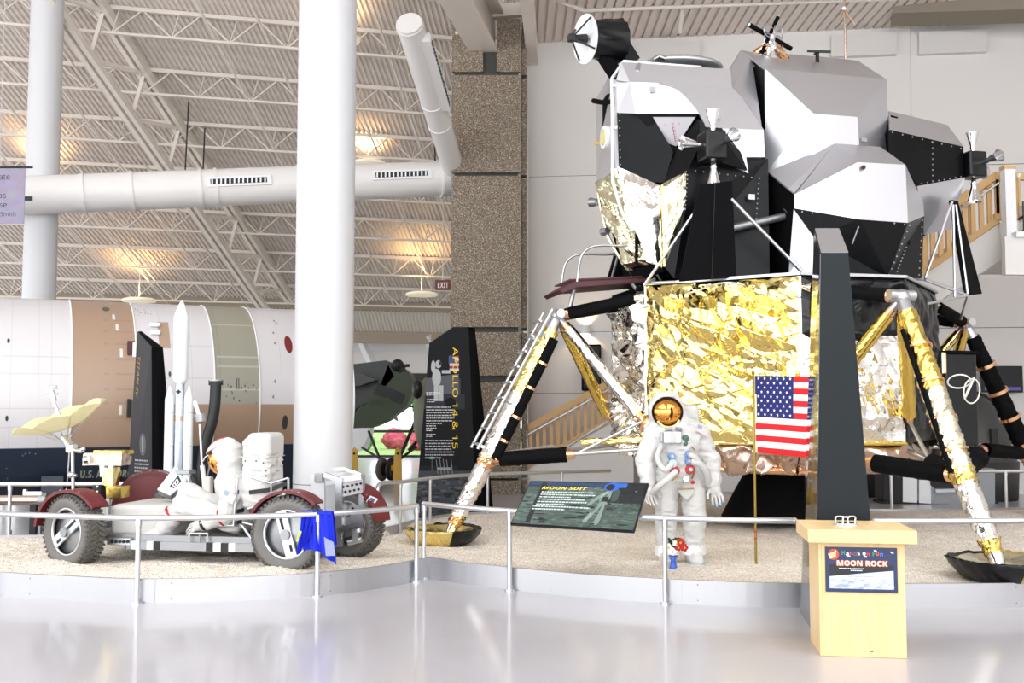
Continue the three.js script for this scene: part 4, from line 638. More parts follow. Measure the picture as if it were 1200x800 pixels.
// ---- flag on a brass pole
{
  const b = onGround(886, 662, 0.2), top = at(885, 440, -b.z), o = thing('flag', 'American flag on a slim brass pole planted in the sand', 'flag', [b.x, 0.15, b.z]);
  mesh('pole', cyl(V(0, 0, 0), V(0, top.y - 0.15 + 0.02, 0), 0.014, 0.012, 12), M.brass, o); mesh('pole_ring', join(cyl(V(0, 0.32, 0), V(0, 0.335, 0), 0.016), cyl(V(0, 0.39, 0), V(0, 0.405, 0), 0.016)), M.red, o); mesh('finial', sph(0.02, 0, top.y - 0.12, 0), M.brass, o);
  const t = canvasTex(1024, 640, (g, W, H) => { for (let i = 0; i < 13; i++) { g.fillStyle = i % 2 ? '#f3efe9' : '#c8141c'; g.fillRect(0, i * H / 13, W, H / 13 + 1); } g.fillStyle = '#1b1f63'; g.fillRect(0, 0, W * 0.41, H * 7 / 13); g.fillStyle = '#fff'; for (let r = 0; r < 9; r++) for (let c = 0; c < (r % 2 ? 5 : 6); c++) { const x = W * 0.41 * (c + (r % 2 ? 1 : 0.5)) / 6, y = H * 7 / 13 * (r + 0.62) / 9.3; g.beginPath(); for (let k = 0; k < 10; k++) { const a = -Math.PI / 2 + k * Math.PI / 5, q = k % 2 ? 6 : 15; g.lineTo(x + q * Math.cos(a), y + q * Math.sin(a)); } g.fill(); } });
  const H = top.y - at(885, 530, -b.z).y, y1 = top.y - 0.15;
  const cloth = grid(40, 30, (a, v) => V(0.015 + a * 0.99, y1 - H * (1 - v) - 0.09 * a * (1 - v) - 0.01 * a, 0.012 * Math.sin(a * 11 + v * 2) + 0.01 * Math.sin(v * 8))); mesh('cloth', cloth, S(0xffffff, 0.8, 0, { map: t, side: THREE.DoubleSide }), o); mesh('hem', box(0.02, H, 0.012, 0.02, y1 - H / 2, 0.004), M.cream, o);
}
// ================================================================ lunar module
const LMC = V(3.70, 0, -14.55), LMA = 12.6 * RAD, LMX = V(Math.cos(LMA), 0, -Math.sin(LMA)), LMZ = V(Math.sin(LMA), 0, Math.cos(LMA));
const lm = thing('lunar_module', 'full-size lunar lander with gold foil base, black and silver cabin and four splayed legs', 'spacecraft', [LMC.x, 0, LMC.z], LMA);
const toLM = p => { const q = p.clone().sub(LMC); return V(q.dot(LMX), q.y, q.dot(LMZ)); };
// a pixel on the plane z = side offset (towards the leg nearest the visitors), or on x = aft offset
const lz = (px, py, z) => { const r = rayDir(px, py), t = (z - EYEP.clone().sub(LMC).dot(LMZ)) / r.dot(LMZ); return toLM(EYEP.clone().addScaledVector(r, t)); };
const lx = (px, py, x) => { const r = rayDir(px, py), t = (x - EYEP.clone().sub(LMC).dot(LMX)) / r.dot(LMX); return toLM(EYEP.clone().addScaledVector(r, t)); };
const LMEYE = toLM(EYEP), far2 = V(0, 3, 60);

// ---------------- descent stage
const ds = part('descent_stage', lm);
{
  const a = 2.13, w = 0.7, y0 = 1.4, y1 = 3.42;
  const ring = [[-a, w], [-w, a], [w, a], [a, w], [a, -w], [w, -a], [-w, -a], [-a, -w]];   // x, z
  const R = (k, y, s = 1) => V(ring[k % 8][0] * s, y, ring[k % 8][1] * s);
  const core = []; for (let k = 0; k < 8; k++) core.push(R(k, y0 + 0.01, 0.975), R(k, y1, 0.975)); mesh('stage_core', new ConvexGeometry(core), M.alu, ds);
  mesh('gold_blanket', foilQuad(R(0, y0), R(1, y0), R(1, y1), R(0, y1), 1.3, 1.25, 0.01), M.gold, ds);
  mesh('silver_blanket', foilQuad(R(7, y0), R(0, y0), R(0, y1 - 0.1), R(7, y1 - 0.1), 4.1, 1.3, 0.012), M.silverFoil, ds);
  const ym = 2.72; mesh('silver_blanket', foilQuad(R(1, y0), R(2, y0), R(2, ym), R(1, ym), 7.7, 1.2, 0.012), M.silverFoil, ds);
  mesh('black_blanket', foilQuad(R(1, ym), R(2, ym), R(2, y1), R(1, y1), 9.2, 0.5, 0.016), M.blackFoil, ds);
  mesh('black_blanket', foilQuad(R(2, y0), R(3, y0), R(3, y1), R(2, y1), 11.4, 0.45, 0.018), M.blackFoil, ds);
  for (let k = 3; k < 7; k++) mesh('black_blanket', foilQuad(R(k, y0), R(k + 1, y0), R(k + 1, y1), R(k, y1), 13 + k, 0.6, 0.05), k === 4 || k === 6 ? M.gold : M.blackFoil, ds);
  for (const k of [0, 1, 2]) mesh('corner_tape', cyl(R(k, y0, 1.012), R(k, y1, 1.012), 0.018, 0.018, 8), k === 2 ? M.dark : M.silverFoil, ds);
  const deck = []; for (let k = 0; k < 8; k++) deck.push(R(k, y1 - 0.02, 1.01), R(k, y1 + 0.03, 1.01)); mesh('top_deck', new ConvexGeometry(deck), M.blackMatte, ds);
  for (let k = 0; k < 3; k++) mesh('deck_edge', bar(R(k, y1 + 0.03, 1.02), R(k + 1, y1 + 0.03, 1.02), 0.03, 0.035), M.alu, ds);
  // tapered bronze foil skirt and base plate under the stage
  for (let k = 0; k < 8; k++) mesh('skirt_blanket', foilQuad(R(k, 1.06, 0.8), R(k + 1, 1.06, 0.8), R(k + 1, y0, 0.96), R(k, y0, 0.96), 21 + k, 1.1, k < 2 ? 0.016 : 0.03), k === 7 ? M.silverFoil : M.bronzeFoil, ds);
  const base = []; for (let k = 0; k < 8; k++) base.push(R(k, 1.0, 0.8), R(k, 1.06, 0.82)); mesh('base_plate', new ConvexGeometry(base), M.bronzeFoil, ds);
  for (const k of [0, 1]) mesh('base_edge', foilTube(R(k, 1.05, 0.82), R(k + 1, 1.05, 0.82), 0.05, 0.05, 31 + k, 0.4), M.copper, ds);
  for (const k of [0, 1]) mesh('base_edge', foilTube(R(k, y0, 1.0), R(k + 1, y0, 1.0), 0.03, 0.03, 35 + k, 0.4), k ? M.goldDeep : M.gold, ds);
  // cable across the gold blanket, from the right corner to the porch
  mesh('cable', tube([R(1, 3.16, 1.03), lz(905, 342, 1.9), lz(850, 331, 1.55), lz(812, 342, 1.25), lz(752, 361, 0.75)], 0.014, 50, 7), M.alu, ds);
  // descent engine bell
  mesh('engine_bell', lathe([[0.3, 1.1], [0.36, 1.0], [0.52, 0.72], [0.68, 0.42], [0.74, 0.3], [0.71, 0.3], [0.5, 0.7], [0.3, 1.0]], 56), M.blackMatte, ds);
  // black equipment box on the right corner
  const b = lz(1127, 468, 0.95); mesh('equipment_box', rbox(0.5, 1.28, 0.62, 0.03, b.x, b.y, b.z - 0.3), M.blackFoil, ds); mesh('box_lid', rbox(0.54, 0.05, 0.66, 0.015, b.x, b.y + 0.65, b.z - 0.3), M.blackMatte, ds); mesh('box_liner', rbox(0.08, 0.3, 0.08, 0.02, b.x - 0.28, b.y + 0.5, b.z), M.paleFoil, ds);
  // crumpled foil bundle and blast deflector beside the ladder leg
  mesh('foil_bundle', foilTube(V(-2.15, 1.25, 0.1), V(-2.35, 1.95, 0.25), 0.26, 0.2, 41, 0.6), M.silverFoil, ds); mesh('foil_bundle', foilTube(V(-2.1, 1.3, 0.62), V(-2.15, 1.75, 0.66), 0.14, 0.1, 43, 0.6), M.copper, ds);
  mesh('foil_bundle', foilTube(V(-2.9, 1.38, 0.25), V(-2.0, 1.42, 0.8), 0.05, 0.06, 44, 0.5), M.gold, ds);
}
// ---------------- landing legs
function leg(ang, o, style) {
  const L = (r, y, t = 0) => V(r * Math.cos(ang) - t * Math.sin(ang), y, r * Math.sin(ang) + t * Math.cos(ang));
  const A = L(3.15, 3.08), K = L(4.13, 1.14), dy = style.dy || 0, J = L(4.6, 0.38 + dy);
  const mix = (p, q, t) => p.clone().lerp(q, t);
  // primary strut
  mesh('apex_fitting', join(cyl(mix(A, K, -0.02), mix(A, K, 0.1), 0.05, 0.09, 14), cyl(L(3.15, 3.1, -0.16), L(3.15, 3.1, 0.16), 0.06, 0.06, 12), sph(0.09, A.x, A.y, A.z)), M.alu, o);
  mesh('primary_strut', foilTube(mix(A, K, 0.1), mix(A, K, 0.55), 0.115, 0.14, style.s, 0.3), style.upper, o);
  mesh('primary_strut', foilTube(mix(A, K, 0.55), K, 0.14, 0.135, style.s + 1, 0.3), style.mid, o);
  mesh('strut_end', foilTube(mix(A, K, 0.97), mix(K, J, 0.12), 0.15, 0.13, style.s + 2, 0.4), style.ring, o);
  mesh('lower_strut', foilTube(mix(K, J, 0.1), mix(K, J, 0.82), 0.125, 0.115, style.s + 3, 0.3), style.lower, o);
  mesh('ankle_wrap', foilTube(mix(K, J, 0.78), mix(K, J, 0.96), 0.12, 0.095, style.s + 4, 0.4), style.ring, o);
  mesh('ankle_joint', cyl(mix(K, J, 0.95), L(4.66, 0.24 + dy), 0.08, 0.05, 14), M.chrome, o);
  for (const k of style.rings || []) mesh('strut_band', cyl(mix(A, K, k - 0.012), mix(A, K, k + 0.012), 0.152, 0.152, 20), M.copper, o);
  // upper outriggers to the top corners, lower ones to the bottom corners
  for (const s of [-1, 1]) {
    const T = L(2.1, 3.3, 0.68 * s), B = L(2.2, 1.66, 0.7 * s);
    const g = part('outrigger', o); mesh('end_fitting', cyl(A, mix(A, T, 0.1), 0.04, 0.07, 12), M.alu, g); mesh('wrap_ring', cyl(mix(A, T, 0.09), mix(A, T, 0.14), 0.078, 0.078, 14), M.copper, g); mesh('outrigger_tube', foilTube(mix(A, T, 0.13), mix(A, T, 0.86), 0.085, 0.085, style.s + 7 + s, 0.12), M.blackMatte, g); mesh('wrap_ring', foilTube(mix(A, T, 0.85), T, 0.07, 0.05, style.s + 8 + s, 0.4), M.paleFoil, g);
    const h = part('outrigger', o); mesh('end_fitting', cyl(A, mix(A, B, 0.1), 0.035, 0.05, 12), M.alu, h); mesh('wrap_ring', cyl(mix(A, B, 0.09), mix(A, B, 0.14), 0.062, 0.066, 14), M.copper, h); mesh('outrigger_tube', foilTube(mix(A, B, 0.13), mix(A, B, 0.94), 0.078, 0.088, style.s + 9 + s, 0.14), s * style.swap > 0 ? style.brace1 : style.brace2, h); mesh('wrap_ring', foilTube(mix(A, B, 0.93), B, 0.07, 0.04, style.s + 10 + s, 0.4), M.copper, h);
    // secondary strut: black shock absorber and thin rod
    const E = L(2.14, 1.3, 0.72 * s), m = 0.5, q = part('secondary_strut', o);
    mesh('wrap_ring', cyl(mix(K, E, 0.03), mix(K, E, 0.09), 0.07, 0.085, 14), M.copper, q); mesh('shock_absorber', foilTube(mix(K, E, 0.08), mix(K, E, m), 0.1, 0.105, style.s + 12 + s, 0.1), s * style.swap > 0 ? M.blackMatte : style.shock, q); mesh('wrap_ring', cyl(mix(K, E, m), mix(K, E, m + 0.05), 0.075, 0.06, 14), M.copper, q); mesh('rod', cyl(mix(K, E, m + 0.04), E, 0.03, 0.03, 10), M.alu, q);
    mesh('brace_rod', cyl(mix(K, E, m + 0.06), B, 0.022, 0.022, 8), M.alu, q);
  }
  // footpad: shallow bowl, part gold, part black
  const pad = part('footpad', o), c = L(4.72, 0), prof = [[0.02, 0.14], [0.2, 0.145], [0.34, 0.2], [0.44, 0.31], [0.475, 0.36], [0.49, 0.35], [0.46, 0.29], [0.36, 0.2], [0.22, 0.15], [0.1, 0.165], [0.01, 0.18]].map(p => [p[0], p[1]]);
  for (const [ph, len, m, sd] of style.pad) { const g = new THREE.LatheGeometry([[0.01, 0.15], [0.22, 0.15], [0.36, 0.2], [0.45, 0.3], [0.485, 0.37], [0.46, 0.385], [0.4, 0.31], [0.3, 0.27], [0.15, 0.25], [0.01, 0.25]].map(p => new THREE.Vector2(...p)), 44, ph, len), Q = g.attributes.position; for (let i = 0; i < Q.count; i++) { const x = Q.getX(i), y = Q.getY(i), z = Q.getZ(i), k = 1 + 0.22 * (crumple(x * 1.6 + sd, z * 1.6 + y, sd) * 9 - 0.9) * 0.5; Q.setXYZ(i, x * k, 0.15 + (y - 0.15) * k, z * k); } g.computeVertexNormals(); mesh('pad_half', g.scale(1.1, 1.05, 1.1).translate(c.x, 0.01 + dy, c.z), m, pad); }
  { const g = lathe([[0.01, 0.3], [0.2, 0.3], [0.36, 0.335], [0.44, 0.385]], 40), Q = g.attributes.position; for (let i = 0; i < Q.count; i++) Q.setY(i, Q.getY(i) + 0.25 * (crumple(Q.getX(i) * 1.4 + style.s, Q.getZ(i) * 1.4, style.s) - 0.09)); g.computeVertexNormals(); mesh('pad_liner', g.translate(c.x, dy + 0.005, c.z), style.liner || M.gold, pad); }
  return L;
}
const legL = part('landing_leg', lm), legR = part('landing_leg', lm), legB = part('landing_leg', lm), legH = part('landing_leg', lm);
legL.userData.label = 'ladder leg'; legR.userData.label = 'gold wrapped leg';
M.gold2 = M.goldDeep;
const LL = leg(Math.PI, legL, { s: 50, dy: -0.13, upper: M.gold, mid: M.silverFoil, ring: M.copper, lower: M.silverFoil, brace1: M.silverFoil, brace2: M.goldDeep, shock: M.silverFoil, swap: -1, pad: [[Math.PI + 0.1, Math.PI, M.gold, 3], [0.1, Math.PI, M.blackFoil, 5]] });
leg(Math.PI / 2, legR, { s: 70, liner: M.paleFoil, upper: M.goldDeep, mid: M.paleFoil, ring: M.goldDeep, lower: M.silverFoil, brace1: M.goldDeep, brace2: M.goldDeep, shock: M.blackMatte, swap: -1, pad: [[Math.PI * 0.9, Math.PI, M.blackFoil, 6], [Math.PI * 1.9, Math.PI, M.gold, 8]] });
leg(0, legB, { s: 90, upper: M.blackMatte, mid: M.blackMatte, ring: M.copper, lower: M.silverFoil, brace1: M.goldDeep, brace2: M.gold, shock: M.bronzeFoil, swap: 1, rings: [0.32, 0.52, 0.72, 0.92], pad: [[0, Math.PI * 2, M.gold, 9]] });
leg(-Math.PI / 2, legH, { s: 110, upper: M.gold, mid: M.silverFoil, ring: M.copper, lower: M.silverFoil, brace1: M.gold, brace2: M.gold, shock: M.bronzeFoil, swap: 1, pad: [[0, Math.PI * 2, M.gold, 9]] });
{ // extras on the gold leg: black strip, chain wraps, dark joint
  const A = V(0, 3.08, 3.15), K = V(0, 1.14, 4.13), o = legR; mesh('edge_strip', bar(A.clone().lerp(K, 0.2).add(V(-0.14, 0, 0.02)), A.clone().lerp(K, 0.98).add(V(-0.13, 0, 0.02)), 0.04), M.blackMatte, o);
  for (const t of [0.3, 0.5, 0.7, 0.87]) { const p = A.clone().lerp(K, t), q = A.clone().lerp(K, t + 0.012); mesh('strut_band', cyl(p, q, 0.143, 0.143, 20), M.copper, o); }
  mesh('joint_cover', foilTube(V(0.12, 1.2, 4.0), V(0.42, 1.32, 3.8), 0.11, 0.13, 77, 0.2), M.blackMatte, o); mesh('chain', new THREE.TorusGeometry(0.125, 0.018, 8, 24).rotateY(0.9).translate(0.2, 1.23, 3.95), M.silverFoil, o);
}
{ // ladder and black strip on the ladder leg
  const lad = part('ladder', legL), A = V(-3.15, 3.08, 0), K = V(-4.13, 1.14, 0), off = V(-0.2, 0.1, 0);
  for (const s of [-0.23, 0.23]) mesh('ladder_rail', cyl(A.clone().lerp(K, 0.02).add(off).add(V(0.08, 0, s)), A.clone().lerp(K, 0.97).add(off).add(V(0, 0, s)), 0.022, 0.022, 8), M.alu, lad);
  for (let k = 0; k < 9; k++) { const c = A.clone().lerp(K, 0.1 + k * 0.105).add(off); mesh('rung', cyl(c.clone().add(V(0, 0, -0.23)), c.clone().add(V(0, 0, 0.23)), 0.016, 0.016, 8), M.alu, lad); }
  for (const k of [0.2, 0.94]) { const c = A.clone().lerp(K, k); mesh('ladder_bracket', bar(c, c.clone().add(off), 0.06, 0.04), M.alu, lad); }
  mesh('edge_strip', foilTube(A.clone().lerp(K, 0.16).add(V(0.07, -0.02, 0.1)), A.clone().lerp(K, 0.98).add(V(0.07, -0.02, 0.1)), 0.07, 0.075, 61, 0.1), M.blackMatte, legL);
  for (const t of [0.33, 0.5, 0.7, 0.86]) mesh('strut_band', cyl(A.clone().lerp(K, t - 0.008).add(V(0.07, -0.02, 0.1)), A.clone().lerp(K, t + 0.008).add(V(0.07, -0.02, 0.1)), 0.085, 0.085, 14), M.copper, legL);
  mesh('blue_tag', box(0.05, 0.03, 0.05, A.x + (K.x - A.x) * 0.16 - 0.1, A.y + (K.y - A.y) * 0.16 + 0.06, 0.14), S(0x3aa4e0, 0.5), legL);
}
{ // coil of pale rope hanging on the gold leg
  const c = lx(1134, 458, 0.25), o = part('rope_coil', lm); for (const [dx, dy, r, ry, rx] of [[0.05, 0, 0.13, 0.3, 0.1], [-0.1, 0.1, 0.11, -0.5, 0.9], [0.02, 0.03, 0.12, 1.0, 0.4]]) mesh('rope_loop', new THREE.TorusGeometry(r, 0.008, 6, 36).rotateX(rx).rotateY(ry).translate(c.x + dx, c.y + dy, c.z), M.rope, o);
}
// ---------------- porch with handrails
{
  const o = part('porch', lm), y = 3.5, deck = extrude([[-3.25, 3.38], [-3.05, 3.5], [-2.0, 3.58], [-2.0, 3.52], [-3.0, 3.42], [-3.2, 3.34]], 0.84, -0.42, 0.008); mesh('porch_deck', deck, M.maroonDark, o);
  const rib = []; for (let k = 0; k < 7; k++) rib.push(box(1.1, 0.02, 0.03, -2.55, 3.565, -0.36 + k * 0.12, 0, 0, 0.07)); mesh('deck_slats', join(rib), M.maroonDark, o);
  for (const z of [0.4, -0.4]) mesh('handrail', tube([V(-3.0, 3.48, z), V(-2.93, 3.85, z), V(-2.8, 3.97, z), V(-2.35, 4.0, z), V(-2.18, 4.0, z), V(-2.08, 3.9, z), V(-1.82, 3.55, z)], 0.018, 50, 8), M.alu, o);
  mesh('porch_bracket', join(cyl(V(-2.95, 3.45, 0.1), V(-3.0, 3.1, 0.0), 0.03), box(0.3, 0.04, 0.2, -3.02, 3.12, 0), cyl(V(-2.2, 3.52, 0.3), V(-2.1, 3.4, 0.3), 0.03)), M.alu, o);
}
// ---------------- ascent stage
const as = part('ascent_stage', lm);
// pixels lying on one flat facet: the first three give the plane, the rest are met by their rays
const flatFace = pts => { const [a, b, c] = pts.slice(0, 3).map(p => lz(...p)), n = b.clone().sub(a).cross(c.clone().sub(a)).normalize(); return pts.map((p, i) => { if (i < 3) return [a, b, c][i]; const q = lz(p[0], p[1], 1), d = q.clone().sub(LMEYE); return LMEYE.clone().addScaledVector(d, n.dot(a.clone().sub(LMEYE)) / n.dot(d)); }); };
const ordered = pts => { const c = pts.reduce((s, p) => [s[0] + p[0] / pts.length, s[1] + p[1] / pts.length], [0, 0]); return pts; };
const pan = (name, pts, m, th = 0.025, parent = as) => mesh(name, panelGeo(pts.map(p => p.isVector3 ? p : lz(...p)), far2.clone().set(LMEYE.x, LMEYE.y, LMEYE.z), th), m, parent);
function rivets(host, pairs, n, z = 0.006) { const g = []; for (const [a, b] of pairs) { const p = lz(...a), q = lz(...b), dir = LMEYE.clone().sub(p).normalize(); for (let k = 0; k <= n; k++) { const c = p.clone().lerp(q, k / n).addScaledVector(dir, 0.03); g.push(sph(0.011, c.x, c.y, c.z, 1, 1, 1, 6)); } } small(mesh('rivets', join(g), M.alu, host)); }
const hull = (name, pts, m, k = 0.97, mirror = true) => { let v = pts.map(p => p.isVector3 ? p.clone() : lz(...p)); const c = v.reduce((a, p) => a.add(p), V(0, 0, 0)).multiplyScalar(1 / v.length); if (mirror) { v = v.concat(v.map(p => V(p.x, p.y, -p.z))); c.z = 0; } return mesh(name, new ConvexGeometry(v.map(p => p.sub(c).multiplyScalar(k).add(c))), m, as); };
{
  // closed cores behind the skin panels
  hull('cabin_core', [[724, 96, 0.48], [730, 76, 0.45], [856, 84, 0.66], [858, 105, 0.92], [880, 150, 1.0], [880, 200, 1.05], [806, 198, 0.98], [778, 212, 0.8], [726, 193, 0.46], [724, 134, 0.48]], M.blackMatte, 0.96);
  hull('midsection_core', [[806, 200, 1.0], [898, 200, 1.15], [905, 326, 1.15], [790, 322, 0.95], [780, 312, 0.8]], M.blackMatte, 0.97);
  hull('cabin_base_core', [[727, 197, 0.44], [776, 216, 0.74], [804, 204, 1.0], [802, 244, 1.0], [777, 314, 0.78], [740, 262, 0.44]], M.blackMatte, 0.96);
  hull('tower_core', [[872, 62, 0.1], [897, 82, 0.76], [1037, 95, 0.76], [1004, 75, 0.1], [953, 135, 1.28], [1004, 139, 1.28], [953, 190, 1.28], [1008, 190, 1.28], [1040, 178, 0.9], [898, 202, 0.9]], M.silver, 0.97);
  hull('tank_core', [[902, 201, 1.15], [979, 170, 1.3], [925, 222, 1.68], [931, 229, 1.74], [1006, 192, 1.92], [1031, 174, 1.34], [1060, 195, 1.92], [931, 242, 1.74], [1008, 255, 1.97], [1063, 258, 1.97], [1081, 239, 1.45], [1082, 252, 1.45], [1078, 322, 1.36], [1040, 322, 1.82], [954, 320, 1.74], [926, 320, 1.45]], M.blackMatte, 0.975);
  hull('aft_core', [[1044, 132, 0.84], [1108, 148, 0.56], [1126, 172, 0.94], [1126, 208, 0.94], [1110, 262, 0.5], [1044, 152, 1.12], [1078, 268, 0.7], [1050, 300, 0.8], [1072, 216, 1.1]], M.blackMatte, 0.97);

  // front face (narrow central strip seen edge-on) and lower foil nose
  pan('front_face', [[722, 94, 0.5], [723, 132, 0.5], [725, 197, 0.5], [699, 213, -0.5], [699, 115, -0.5], [713, 90, -0.1]], M.silver);
  const f = (a) => lz(...a);
  mesh('nose_blanket', foilQuad(f([737, 318, -0.1]), f([772, 309, 0.72]), f([724, 199, 0.5]), f([699, 213, -0.5]), 81, 0.8, 0.013), M.paleFoil, as);
  mesh('nose_edge', tube([f([699, 213, -0.5]), f([703, 240, -0.45]), f([715, 282, -0.3]), f([737, 318, -0.1])], 0.022, 30, 8), M.paleFoil, as);
  mesh('cheek_blanket', foilQuad(f([772, 309, 0.74]), f([779, 313, 0.86]), f([776, 216, 0.86]), f([725, 195, 0.52]), 83, 0.85, 0.011), M.silverFoil, as);
  mesh('cheek_blanket', foilQuad(f([779, 313, 0.87]), f([803, 245, 1.12]), f([805, 200, 1.14]), f([776, 216, 0.87]), 85, 0.28, 0.014), M.paleFoil, as);
  mesh('blanket_tape', tube([f([776, 217, 0.9]), f([778, 270, 0.9]), f([779, 312, 0.9])], 0.02, 20, 8), M.gold, as);
  pan('hatch_sill', [[737, 318, 0.1], [771, 308, 0.78], [778, 318, 0.85], [745, 330, 0.2]], M.blackMatte, 0.08);
  pan('front_flap', [[744, 272, 0.56], [747, 275, 0.6], [747, 312, 0.7], [744, 308, 0.66]], M.blackMatte);
  // upper skin
  pan('roof_band', [[722, 94, 0.56], [728, 73, 0.52], [856, 81, 0.9], [858, 103, 1.0], [738, 96, 0.66]], M.silver);
  pan('window_post', [[722, 94, 0.5], [738, 96, 0.66], [745, 133, 0.74], [723, 132, 0.5]], M.silver);
  { const arc = []; for (let k = 0; k <= 8; k++) { const t = k / 8; arc.push([772 + 48 * t, 97 + 34 * t * t + 3 * t, 0.8 + 0.3 * t]); } const b = flatFace([[738, 96, 0.67], [745, 133, 0.75], [818, 133, 1.1], ...arc]); pan('window_brow', [b[0], ...b.slice(3), b[2], b[1]], M.silver); const s = flatFace([[858, 103, 1.0], [895, 152, 1.25], [828, 150, 1.18], ...arc, [872, 118]]); pan('cabin_skin', [...s.slice(3, -1), s[2], s[1], s.at(-1), s[0]], M.silver); }
  pan('cabin_skin', [[828, 150, 1.2], [895, 152, 1.26], [896, 184, 1.28], [873, 184, 1.26], [846, 158, 1.2]], M.silver);
  pan('cabin_skin', [[846, 156, 1.24], [874, 182, 1.28], [877, 203, 1.28], [846, 189, 1.24]], M.silver);
  const blue = (() => { const q = flatFace([[723, 132, 0.5], [725, 195, 0.5], [778, 214, 0.86], [745, 134], [765, 137], [789, 178], [764, 213]]); return pan('window_cheek', [q[0], q[3], q[4], q[5], q[2], q[6], q[1]], M.blackPanel); })();
  rivets(blue, [[[726, 133, 0.52], [727, 193, 0.52]], [[766, 140, 0.64], [787, 176, 0.8]]], 7);
  pan('window_frame', [[745, 134, 0.74], [818, 134, 1.1], [789, 181, 0.76]], M.blackPanel);
  // triangular window with red reticle marks
  const wt = canvasTex(256, 256, (g, W, H) => { g.fillStyle = '#b9b6ba'; g.fillRect(0, 0, W, H); g.strokeStyle = '#a2525a'; g.lineWidth = 4; g.beginPath(); g.moveTo(116, 40); g.lineTo(140, 190); g.stroke(); for (let k = 0; k < 9; k++) { g.beginPath(); g.moveTo(114 + k * 2.6, 50 + k * 16); g.lineTo(130 + k * 2.6, 48 + k * 16); g.stroke(); } g.font = '26px sans-serif'; g.fillStyle = '#a2525a'; g.fillText('0', 150, 60); g.fillText('3', 150, 180); g.fillText('5', 70, 70); });
  { const q = [lz(765, 137, 0.85), lz(815, 137, 1.12), lz(789, 177, 0.8)]; mesh('window_pane', soup([q[0], q[2], q[1]], [[0, 1], [0.5, 0], [1, 1]]), P(0xffffff, 0.15, 0, { map: wt, clearcoat: 0.6 }), as); }
  { const q = flatFace([[818, 139, 1.12], [806, 199, 1.16], [778, 214, 0.88], [822, 165], [789, 179]]); pan('cabin_side', [q[0], q[3], q[1], q[2], q[4]], M.blackPanel); }
  const black1 = pan('side_skin', [[819, 140, 1.14], [846, 158, 1.2], [874, 184, 1.26], [900, 186, 1.28], [902, 328, 1.28], [790, 326, 1.0], [779, 313, 0.9], [803, 245, 1.14], [806, 199, 1.16]], M.blackPanel);
  rivets(black1, [[[806, 205, 1.17], [803, 245, 1.16]], [[815, 200, 1.18], [890, 209, 1.29]], [[889, 215, 1.29], [886, 262, 1.29]]], 8);
  mesh('hinge_block', box(0.09, 0.07, 0.05, ...lz(880, 231, 1.3).toArray()), M.alu, as);
  // tower above the midsection
  pan('tower_side', [[880, 68, 0.35], [896, 80, 0.8], [897, 204, 0.95], [885, 160, 0.7], [877, 125, 0.45]], M.blackPanel);
  pan('roof_skin', [[856, 80, 0.6], [869, 58, 0.2], [881, 68, 0.4], [877, 125, 0.5], [893, 150, 1.1], [872, 116, 1.05], [858, 103, 0.98]], M.silver);
  pan('tower_facet', [[896, 80, 0.8], [953, 133, 1.35], [953, 190, 1.35], [897, 203, 0.95]], M.silver);
  pan('tower_facet', [[896, 80, 0.8], [1039, 93, 0.8], [1005, 137, 1.35], [953, 133, 1.35]], M.silver);
  pan('tower_facet', [[953, 133, 1.35], [1005, 137, 1.35], [1008, 192, 1.35], [953, 190, 1.35]], M.silver); pan('tower_facet', [[1005, 137, 1.35], [1039, 93, 0.8], [1042, 180, 0.9], [1008, 192, 1.35]], M.silver);
  pan('roof_facet', [[869, 58, 0.2], [896, 80, 0.8], [946, 86, 0.75], [912, 69, 0.1]], M.silver); pan('roof_facet', [[908, 62, -0.4], [958, 66, -0.5], [953, 85, 0.2], [928, 79, 0.1]], M.silver); pan('roof_facet', [[958, 66, -0.5], [1005, 71, -0.4], [986, 88, 0.4], [953, 85, 0.3]], M.silver); pan('roof_facet', [[1005, 71, -0.4], [1039, 93, 0.8], [985, 88, 0.7]], M.silver);
  mesh('roof_core', new ConvexGeometry([[869, 60, 0.15], [896, 82, 0.75], [1037, 95, 0.75], [1003, 74, -0.4], [910, 66, -0.4], [956, 69, -0.5]].map(a => lz(...a)).flatMap(p => [V(p.x, p.y - 0.05, p.z), V(p.x, p.y - 0.45, p.z)])), M.silver, as);
  mesh('tower_clip', box(0.08, 0.05, 0.04, ...lz(1012, 164, 1.36).toArray()), M.greyMetal, as);
  // propellant tank fairing
  pan('tank_facet', [[900, 201, 1.2], [979, 168, 1.36], [931, 226, 1.78], [924, 221, 1.74]], M.silver);
  pan('tank_facet', [[979, 168, 1.36], [1006, 190, 2.0], [931, 228, 1.8]], M.silver);
  pan('tank_facet', [[979, 168, 1.36], [1032, 172, 1.4], [1061, 193, 2.0], [1006, 190, 2.0]], M.silver);
  pan('tank_facet', [[931, 228, 1.8], [1006, 190, 2.0], [1008, 257, 2.05], [931, 244, 1.8]], M.silver);
  const tf = pan('tank_facet', [[1006, 190, 2.0], [1061, 193, 2.0], [1064, 261, 2.05], [1008, 257, 2.05]], M.silver); mesh('tank_cap', sph(0.028, ...lz(1012, 196, 2.04).toArray()), M.maroonDark, tf);
  pan('tank_facet', [[1061, 193, 2.0], [1082, 238, 1.5], [1083, 253, 1.5], [1064, 261, 2.05]], M.silver);
  const tb1 = pan('tank_underside', [[931, 244, 1.8], [1008, 257, 2.05], [1064, 261, 2.05], [1040, 325, 1.9], [954, 322, 1.8], [953, 277, 1.8]], M.blackPanel);
  rivets(tb1, [[[940, 248, 1.82], [1060, 263, 2.06]], [[1006, 266, 2.05], [999, 285, 2.02]]], 10);
